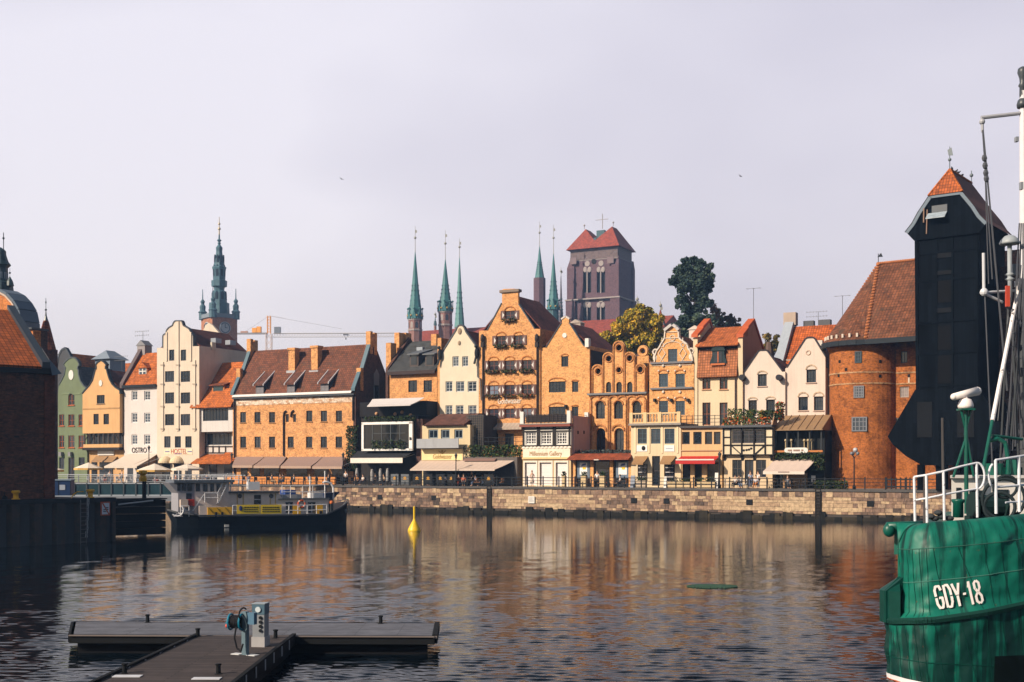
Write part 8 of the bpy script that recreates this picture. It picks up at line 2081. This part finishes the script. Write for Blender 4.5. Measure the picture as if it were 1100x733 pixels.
# ================================================================== street furniture, parasols, people
def lampL(label,px,q,top,kind=0):
    x,y=quay_point(px,q);r_=thing('street_lamp',label,'street lamp',(x,y,ZQ),TH,'promenade lamps');k=y/F
    H_=CAMZ-(top-HY)*k-ZQ
    m=MB();m.lathe([(.16,0),(.16,.3),(.07,.45),(.055,H_-.9),(.1,H_-.85),(.04,H_-.75)],n=8);m.build('post',DARKM,r_)
    if kind ==0:
        m=MB();m.lathe([(.08,H_-.75),(.17,H_-.35),(.22,H_-.28),(.05,H_-.05),(.03,H_)],n=6);m.build('lantern',paint((.05,.055,.06),.3),r_)
        m=MB();m.bar((0,0,H_-.95),(.55,0,H_-.9),.05);m.build('bracket',DARKM,r_)
    else:
        for a in (0,2.1,4.2):
            e=(.34*math.cos(a),.34*math.sin(a),H_-.55);m=MB();m.bar((0,0,H_-.85),e,.045);ar=m.build('arm',DARKM,r_);m=MB();m.ball((e[0],e[1],e[2]+.12),.17);m.build('globe',paint((.16,.17,.2),.25),ar)
        m=MB();m.ball((.12,0,H_-.1),.24);m.build('globe',paint((.42,.42,.46),.25),r_)
lampL('dark lantern lamp beside the white awning of the white house',160,3.4,478.5);lampL('dark lantern lamp at the left corner of the orange granary',249,1.6,486)
lampL('dark lantern lamp at the granary corner before the ivy',368.6,1.4,486);lampL('dark lantern lamp in front of the long beige awning',489.8,1.3,486.5)
lampL('dark lantern lamp between the red awning and the timbered annex',773,1.6,485);lampL('dark lamp with globe heads before the round brick bastion',917.5,.9,482.5,1)

def parasol(label,px,py_top,py_edge,wpx,q,col,edge,group='white parasols'):
    x,y=quay_point(px,q);k=y/F;r_=thing('parasol',label,'parasol',(x,y,ZQ),TH,group)
    z1=CAMZ-(py_top-HY)*k-ZQ;z0=CAMZ-(py_edge-HY)*k-ZQ;rad=wpx/2*k
    m=MB();m.tube((0,0,0),(0,0,z1-.05),.04);m.build('pole',paint((.4,.3,.2),.6),r_)
    m=MB();n=8;
    for i in range(n):
        a0,a1=2*math.pi*i/n,2*math.pi*(i+1)/n;A_,B_=(rad*math.cos(a0),rad*math.sin(a0),z0),(rad*math.cos(a1),rad*math.sin(a1),z0)
        m.face([(0,0,z1),A_,B_])
    cn=m.build('canopy',col,r_,recalc=False)
    m=MB()
    for i in range(n):
        a0,a1=2*math.pi*i/n,2*math.pi*(i+1)/n;A_,B_=(rad*math.cos(a0),rad*math.sin(a0),z0-.01),(rad*math.cos(a1),rad*math.sin(a1),z0-.01);m.face([A_,B_,(B_[0],B_[1],z0-.26),(A_[0],A_[1],z0-.26)])
    m.build('valance',edge,cn,recalc=False)
PC=canvas((.74,.66,.58),.05);PE=canvas((.66,.40,.12),.05)
parasol('white parasol with yellow edge in front of the peach house',95,497,503,30,5,PC,PE);parasol('white parasol with yellow edge right of the white awning',166,498,505,37,4,PC,PE)
parasol('white parasol in front of the cream house with domed awnings',201,498.5,503.5,33,5,PC,PC);parasol('white parasol partly hidden behind the storehouse corner',57,501,505,22,5,PC,PE)
for i,(px,t) in enumerate(((383.4,503),(399.6,504),(408.6,503.4),(416.2,503.2))):
    x,y=quay_point(px,2.2);k=y/F;r_=thing('folded_parasol',('folded grey parasol nearest the granary awnings','second folded grey parasol from the granary awnings','third folded grey parasol from the granary awnings','folded grey parasol nearest the beige awning')[i],'parasol',(x,y,ZQ),TH,'folded parasols')
    H_=CAMZ-(t-HY)*k-ZQ;m=MB();m.tube((0,0,0),(0,0,.8),.035);m.build('pole',DARKM,r_);m=MB();m.lathe([(.2,.55),(.17,.9),(.2,H_*.75),(.13,H_*.93),(.17,H_*.96),(.03,H_)],n=9);m.build('canopy',paint((.30,.29,.29),.9),r_)
# café tables and chairs
def make_table():
    r_=thing('cafe_table','x','table');m=MB();m.lathe([(.38,.70),(.40,.71),(.40,.74),(.02,.745)],n=14);m.build('tabletop',paint((.12,.09,.075),.5),r_);m=MB();m.lathe([(.22,0),(.2,.03),(.035,.06),(.035,.70)],n=10);m.build('pedestal',DARKM,r_);return r_
def make_chair(col):
    r_=thing('cafe_chair','x','chair');m=MB();m.box(-.22,.22,-.22,.22,.42,.46);m.build('seat',col,r_);m=MB();m.box(-.22,.22,.18,.23,.5,.92);m.build('backrest',col,r_)
    for a in (-1,1):
        for b in (-1,1):MB().tube((a*.2,b*.2,0),(a*.2,b*.2,.44 if b <0 else .92),.018,n=5).build('leg',DARKM,r_)
    return r_
T0=make_table();CH=[make_chair(paint((.05,.045,.05),.7)),make_chair(paint((.60,.60,.64),.6)),make_chair(paint((.26,.12,.06),.7))]
used={'t':False,0:False,1:False,2:False}
def put(o,key,px,q,rz,label,group):
    x,y=quay_point(px,q);c=o if not used[key] else copy_tree(o);used[key]=True
    c.location=(x,y,ZQ);c.rotation_euler=(0,0,TH+rz);c['label']=label;c['group']=group
random.seed(12)
zones=(('beside the terrace screen under the granary awnings','dark chairs under the granary awnings',262,366,8,3.4,0),('in front of the dark restaurant beside the folded parasols','dark chairs at the dark restaurant',378,432,4,2.4,0),
         ('under the long beige awning of the yellow annex','brown chairs under the beige awning',446,540,7,2.3,2),('outside the cafe pavilion with the posters','brown chairs outside the cafe',618,674,4,2.2,2),
         ('on the promenade before the timbered annex','white chairs before the timbered annex',782,808,3,2.4,1),('under the beige awning beside the brick tower','dark chairs beside the brick tower',826,872,4,2.6,0),('under white parasols before the left houses','white chairs before the left houses',92,232,9,3.4,1))
for where,grp,a,b,n,q,ck in zones:
    for i in range(n):
        px=a+(b-a)*(i+.5)/n
        put(T0,'t',px,q,0,'small dark round cafe table '+where,'tables '+where)
        for s_ in (-1,1):put(CH[ck],ck,px+s_*5.2*(1 if px >250 else .8),q+.1,s_*math.pi/2*-1+random.uniform(-.3,.3),('dark','white','brown')[ck]+' cafe chair pulled up '+where,grp)
# planters and boards along the edge
def planter(label,px0,px1,py0,q,col,group=None):
    x,y=quay_point((px0+px1)/2,q);k=y/F;r_=thing('planter',label,'planter',(x,y,ZQ),TH,group);w_=(px1-px0)/2*k/.9;H_=CAMZ-(py0-HY)*k-ZQ
    m=MB();m.box(-w_,w_,-.25,.25,0,H_);m.box(-w_-.04,w_+.04,-.29,.29,H_,H_+.06);m.build('box',col,r_)
    leafbox('plants',r_,-w_,w_,-.25,.25,H_+.05,H_+.5,90,.12,LEAFD,int(px0))
TANP=plaster((.62,.47,.28),.1)
for l_,a,b in (('tall tan planter post at the gallery end of the cafe',604.5,607.5),('tall tan planter post left of the cafe doorway',625,630),('tall tan planter post right of the cafe doorway',645,650)):planter(l_,a,b,512,1.6,TANP,'tall planter posts')
planter('long low tan planter below the red awning, left one',719,741,518.5,1.6,TANP,'long low planters');planter('long low tan planter below the red awning, right one',750,768,518,1.6,TANP,'long low planters');planter('low planter box before the balustraded annex',684,694,517,1.6,plaster((.5,.4,.3)))
for l_,px,t,wpx,col in (('white notice board stand between red awning and timbered annex',770,508,3.6,WHITEP),('grey notice board before the balustraded annex',680,511,5,paint((.2,.23,.3),.6)),('white upright menu board before the annex shop windows',715,512,3,WHITEP)):
    x,y=quay_point(px,1.8);k=y/F;r_=thing('menu_board',l_,'menu board',(x,y,ZQ),TH);H_=CAMZ-(t-HY)*k-ZQ;w_=wpx/2*k
    m=MB();m.prismx([(-.25,0),(-.2,0),(.0,H_),(-.05,H_)],-w_,w_);m.build('panel',col,r_);m=MB();m.prismx([(.2,0),(.25,0),(.05,H_),(.0,H_)],-w_,w_);m.build('back_panel',DARKM,r_)
# beer garden side screens with emblem
for i,px in enumerate((424,435,448,460,473,485,525)):
    x,y=quay_point(px,1.5);k=y/F;r_=thing('wind_screen','x','screen',(x,y,ZQ),TH,'wind screens with gold emblem')
    r_['label']=('grey wind screen with gold emblem next to the folded parasols','second grey wind screen from the folded parasols','dark emblem wind screen at the left end of the beige awning','second dark emblem screen under the beige awning','third dark emblem screen under the beige awning','dark emblem screen just left of the lamp before the beige awning','dark emblem wind screen at the right end of the beige awning')[i]
    m=MB();m.box(-.55,.55,-.02,.02,.15,1.35);m.build('panel',paint((.10,.11,.125) if i <2 else (.018,.02,.024),.6),r_);m=MB();m.ball((0,-.03,.95),.2,.02,.13,10,5);m.box(-.22,.22,-.04,-.022,.72,.78);m.build('emblem',paint((.62,.30,.03),.6),r_)
    m=MB();m.tube((-.55,0,0),(-.55,0,1.4),.03);m.tube((.55,0,0),(.55,0,1.4),.03);m.build('stand',DARKM,r_)
# people
SKIN=paint((.55,.32,.22),.6)
def skinmesh(verts,edges,radii,name,mat,parent,root=0,lv=1):
    me=bpy.data.meshes.new(name);me.from_pydata(verts,edges,[]);o=bpy.data.objects.new(name,me);COL.objects.link(o)
    md=o.modifiers.new('s','SKIN');md.use_smooth_shade=True
    for i,r_ in enumerate(radii):me.skin_vertices[0].data[i].radius=(r_,r_)
    me.skin_vertices[0].data[root].use_root=True
    sb=o.modifiers.new('u','SUBSURF');sb.levels=lv;sb.render_levels=lv
    bpy.context.view_layer.update();me2=bpy.data.meshes.new_from_object(o.evaluated_get(bpy.context.evaluated_depsgraph_get()))
    bpy.data.objects.remove(o);me2.materials.clear();me2.materials.append(mat);o=bpy.data.objects.new(name,me2);COL.objects.link(o);o.parent=parent;return o
def person(label,px,q,face,top_c,leg_c,hair_c,seated=False,dress=False,group=None,arm=0.0):
    x,y=quay_point(px,q);r_=thing('person',label,'person',(x,y,ZQ),TH+face,group)
    hz=.50 if seated else .92
    K=[(0,0,hz),(0,.0,hz+.25),(0,-.01,hz+.48),(0,-.02,hz+.58),(0,-.03,hz+.68),(0,-.035,hz+.80)]
    V=list(K);Rr=[.13,.125,.14,.05,.075,.085];E=[(0,1),(1,2),(2,3),(3,4),(4,5)]
    for s_ in (-1,1):
        i=len(V);el=(s_*.25,-.02-arm*.1,hz+.22);wr=(s_*(.2),-.18-arm*.15,hz+.05+arm*.3)
        V +=[(s_*.17,0,hz+.47),el,wr,(wr[0],wr[1]-.08,wr[2]-.03)];Rr +=[.055,.042,.03,.035];E +=[(2,i),(i,i+1),(i+1,i+2),(i+2,i+3)]
        i=len(V)
        if seated:V +=[(s_*.09,-.02,hz-.02),(s_*.11,-.44,hz-.02),(s_*.11,-.46,.08),(s_*.11,-.62,.04)]
        else:V +=[(s_*.09,0,hz-.05),(s_*.1,-.02,.48),(s_*.1,.02,.08),(s_*.1,-.14,.04)]
        Rr +=[.085,.06,.042,.04];E +=[(0,i),(i,i+1),(i+1,i+2),(i+2,i+3)]
    bd=skinmesh(V,E,Rr,'body',SKIN,r_)
    sv=[(0,0,hz+.0),(0,0,hz+.25),(0,-.01,hz+.47)];sr=[.15,.145,.15];se=[(0,1),(1,2)]
    for s_ in (-1,1):i=len(sv);sv +=[(s_*.17,0,hz+.46),(s_*.25,-.02-arm*.1,hz+.24)];sr +=[.07,.06];se +=[(2,i),(i,i+1)]
    skinmesh(sv,se,sr,'shirt',paint(top_c,.85),r_)
    if dress and not seated:MB().lathe([(.15,hz+.1),(.2,hz-.2),(.27,.45),(.26,.44)],n=12).build('skirt',paint(top_c,.85),r_,True)
    else:
        tv=[(0,0,hz)];tr=[.15];te=[]
        for s_ in (-1,1):
            i=len(tv)
            if seated:tv +=[(s_*.09,-.02,hz-.01),(s_*.11,-.44,hz-.01),(s_*.11,-.46,.14)]
            else:tv +=[(s_*.09,0,hz-.06),(s_*.1,-.02,.48),(s_*.1,.02,.12)]
            tr +=[.1,.075,.06];te +=[(0,i),(i,i+1),(i+1,i+2)]
        skinmesh(tv,te,tr,'trousers',paint(leg_c,.85),r_)
    MB().ball((0,.0,hz+.78),.1,.1,.12,10,6).build('hair',paint(hair_c,.8),r_,True)
    return r_
person('woman in pale dress walking before the white gallery shutters',571.5,1.5,.6,(.62,.50,.42),(.3,.2,.15),(.20,.08,.03),dress=True)
person('seated person in orange top near the folded parasols',383,1.7,.3,(.55,.22,.05),(.05,.05,.06),(.1,.05,.03),True)
person('seated person in white shirt near the folded parasols',390,1.8,-.4,(.68,.64,.62),(.06,.06,.09),(.05,.03,.02),True)
person('standing waiter in pale shirt behind the tables at the dark restaurant',371.5,3.0,.2,(.6,.6,.62),(.02,.02,.025),(.05,.03,.02))
person('seated person in red top under the beige awning beside the lamp',498,1.9,.5,(.5,.10,.05),(.05,.05,.06),(.08,.05,.03),True)
person('standing person in dark clothes under the right half of the beige awning',507,2.8,-.3,(.03,.035,.05),(.02,.02,.03),(.06,.03,.02))
person('standing person in white shirt in the cafe doorway',641.5,3.2,.2,(.7,.7,.72),(.05,.05,.06),(.08,.04,.02))
person('person in pale blue shirt standing before the timbered annex',806,2.0,.8,(.38,.46,.62),(.1,.12,.2),(.12,.06,.03),arm=.6)
person('person in white shirt standing beside the one in pale blue',814.5,2.2,-.5,(.66,.64,.64),(.08,.1,.16),(.06,.03,.02))
person('person in orange trousers seated before the timbered annex',812,1.4,0,(.5,.5,.55),(.5,.18,.05),(.1,.06,.03),True)
person('seated person in grey jacket under the awning beside the brick tower',846,2.0,.6,(.2,.21,.24),(.05,.05,.06),(.1,.06,.03),True)
person('person in orange jacket sitting under the granary awnings',301,2.0,.4,(.58,.2,.03),(.06,.06,.08),(.06,.03,.02),True)
person('person in white top walking before the peach house',118,3.0,.9,(.66,.62,.62),(.08,.09,.14),(.08,.05,.03))
person('person in pale pink top near the white awning',131,3.2,-.7,(.6,.42,.38),(.06,.06,.08),(.1,.05,.03))
random.seed(21)
tones=((.05,.05,.07),(.5,.48,.47),(.25,.05,.04),(.10,.14,.25),(.42,.30,.18),(.03,.03,.035))
for nm,a_,b_3,n in (('under the granary awnings',262,362,6),('at the dark restaurant tables',396,434,3),('under the long beige awning',448,540,7),('outside the cafe with poster panels',620,672,3),('before the timbered annex',784,800,2),('under the white parasols before the left houses',96,228,6)):
    for i in range(n):person('guest sitting at a cafe table '+nm,a_+(b_3-a_)*(i+random.random()*.6+.2)/n,random.uniform(2.0,3.2),random.uniform(-2,2),random.choice(tones),random.choice(tones),(.06,.04,.025),True,group='guests sitting '+nm)
# iron fence by the tower foot
x,y=quay_point(968,3.0)
fn=thing('iron_fence','short dark iron fence at the foot of the brick tower','fence',(x,y,ZQ),TC)
m=MB()
for k in range(9):m.box(-1.4+k*.45-.05,-1.4+k*.45+.05,-.05,.05,0,1.15)
m.build('palings',DARKM,fn);m=MB();m.box(-1.5,2.4,-.03,.03,.9,1.0);m.box(-1.5,2.4,-.03,.03,.2,.3);m.build('rail',DARKM,fn)
x,y=quay_point(893,1.6);hd_=leafbox('clipped_hedge',None,-1.6,1.6,-.3,.3,0,.8,900,.13,LEAFD,77);hd_.location=(x,y,ZQ);hd_.rotation_euler=(0,0,TH);tag(hd_,'low dark hedge at the foot of the round brick bastion','hedge')

# ================================================================== the river
def water_mat():
    m,nt,N,L,b=newmat('river_water')
    b.inputs['Base Color'].default_value=(.002,.0045,.0075,1);b.inputs['Roughness'].default_value=.045;b.inputs['IOR'].default_value=1.2
    t=N.new('ShaderNodeTexCoord')
    n1=noise(N,L,mapping(N,L,t.outputs['Object'],(.30,1.0,1.0)),6.0,4,.6)
    n2=noise(N,L,mapping(N,L,t.outputs['Object'],(.28,1.2,1.0)),1.5,3,.55)
    bp=N.new('ShaderNodeBump');bp.inputs['Strength'].default_value=1.0;bp.inputs['Distance'].default_value=.004;L.new(n1,bp.inputs['Height'])
    b2=N.new('ShaderNodeBump');b2.inputs['Strength'].default_value=1.0;b2.inputs['Distance'].default_value=.0045;L.new(n2,b2.inputs['Height']);L.new(b2.outputs[0],bp.inputs['Normal'])
    L.new(bp.outputs[0],b.inputs['Normal']);return m
WM=water_mat()
ny,nx_=960,620
Yr=19.0*(150.0/19.0) **(np.linspace(0,1,ny));U=np.linspace(-.56,.56,nx_)
XX=U[None,:]*Yr[:,None];YY=np.repeat(Yr[:,None],nx_,1);ZZ=np.zeros_like(XX)
step=np.maximum(np.gradient(Yr)[:,None],(U[1]-U[0])*Yr[:,None])
for _ in range(90):
    lam=float(np.exp(rng.uniform(math.log(.14),math.log(.55))));ang=rng.normal(1.52,.30);ph=rng.uniform(0,6.28);kx,ky=math.cos(ang)*2*math.pi/lam,math.sin(ang)*2*math.pi/lam
    amp=.0039*lam*rng.uniform(.4,1.4);fade=np.clip((lam/step-2.2)/2.0,0,1)
    s_=np.sin(kx*XX+ky*YY+ph);ZZ +=amp*fade*(s_-.22*np.cos(2*(kx*XX+ky*YY+ph)))
me=bpy.data.meshes.new('river');n_=ny*nx_
me.vertices.add(n_);me.vertices.foreach_set('co',np.stack([XX,YY,ZZ],-1).astype(np.float32).ravel())
ii=np.arange((ny-1)*(nx_-1));rI,cI=ii // (nx_-1),ii % (nx_-1);q0_=rI*nx_+cI
quads=np.stack([q0_,q0_+1,q0_+nx_+1,q0_+nx_],-1).astype(np.int32)
me.loops.add(quads.size);me.loops.foreach_set('vertex_index',quads.ravel());me.polygons.add(len(quads));me.polygons.foreach_set('loop_start',(np.arange(len(quads))*4).astype(np.int32));me.polygons.foreach_set('loop_total',np.full(len(quads),4,np.int32))
me.update(calc_edges=True);me.polygons.foreach_set('use_smooth',[True]*len(quads));me.materials.append(WM)
wo_=bpy.data.objects.new('river',me);COL.objects.link(wo_);tag(wo_,kind='structure')
m=MB();m.face([(-400,-200,-.22),(400,-200,-.22),(400,420,-.22),(-400,420,-.22)]);tag(m.build('river_sheet',WM),kind='structure')

# ------------------------------------------------------------------ the hazy air of the morning
m=MB();m.box(-1600,1600,-300,1800,-3.5,96);hz=m.build('haze',None);tag(hz,kind='stuff')
hm=bpy.data.materials.new('haze');hm.use_nodes=True;hn=hm.node_tree.nodes;hn.clear()
ho=hn.new('ShaderNodeOutputMaterial');hv=hn.new('ShaderNodeVolumePrincipled');hv.inputs['Color'].default_value=(.34,.58,1.0,1);hv.inputs['Density'].default_value=.0004;hv.inputs['Anisotropy'].default_value=.2;hv.inputs['Absorption Color'].default_value=(1,1,1,1)
hm.node_tree.links.new(hv.outputs[0],ho.inputs['Volume']);hz.data.materials.append(hm)
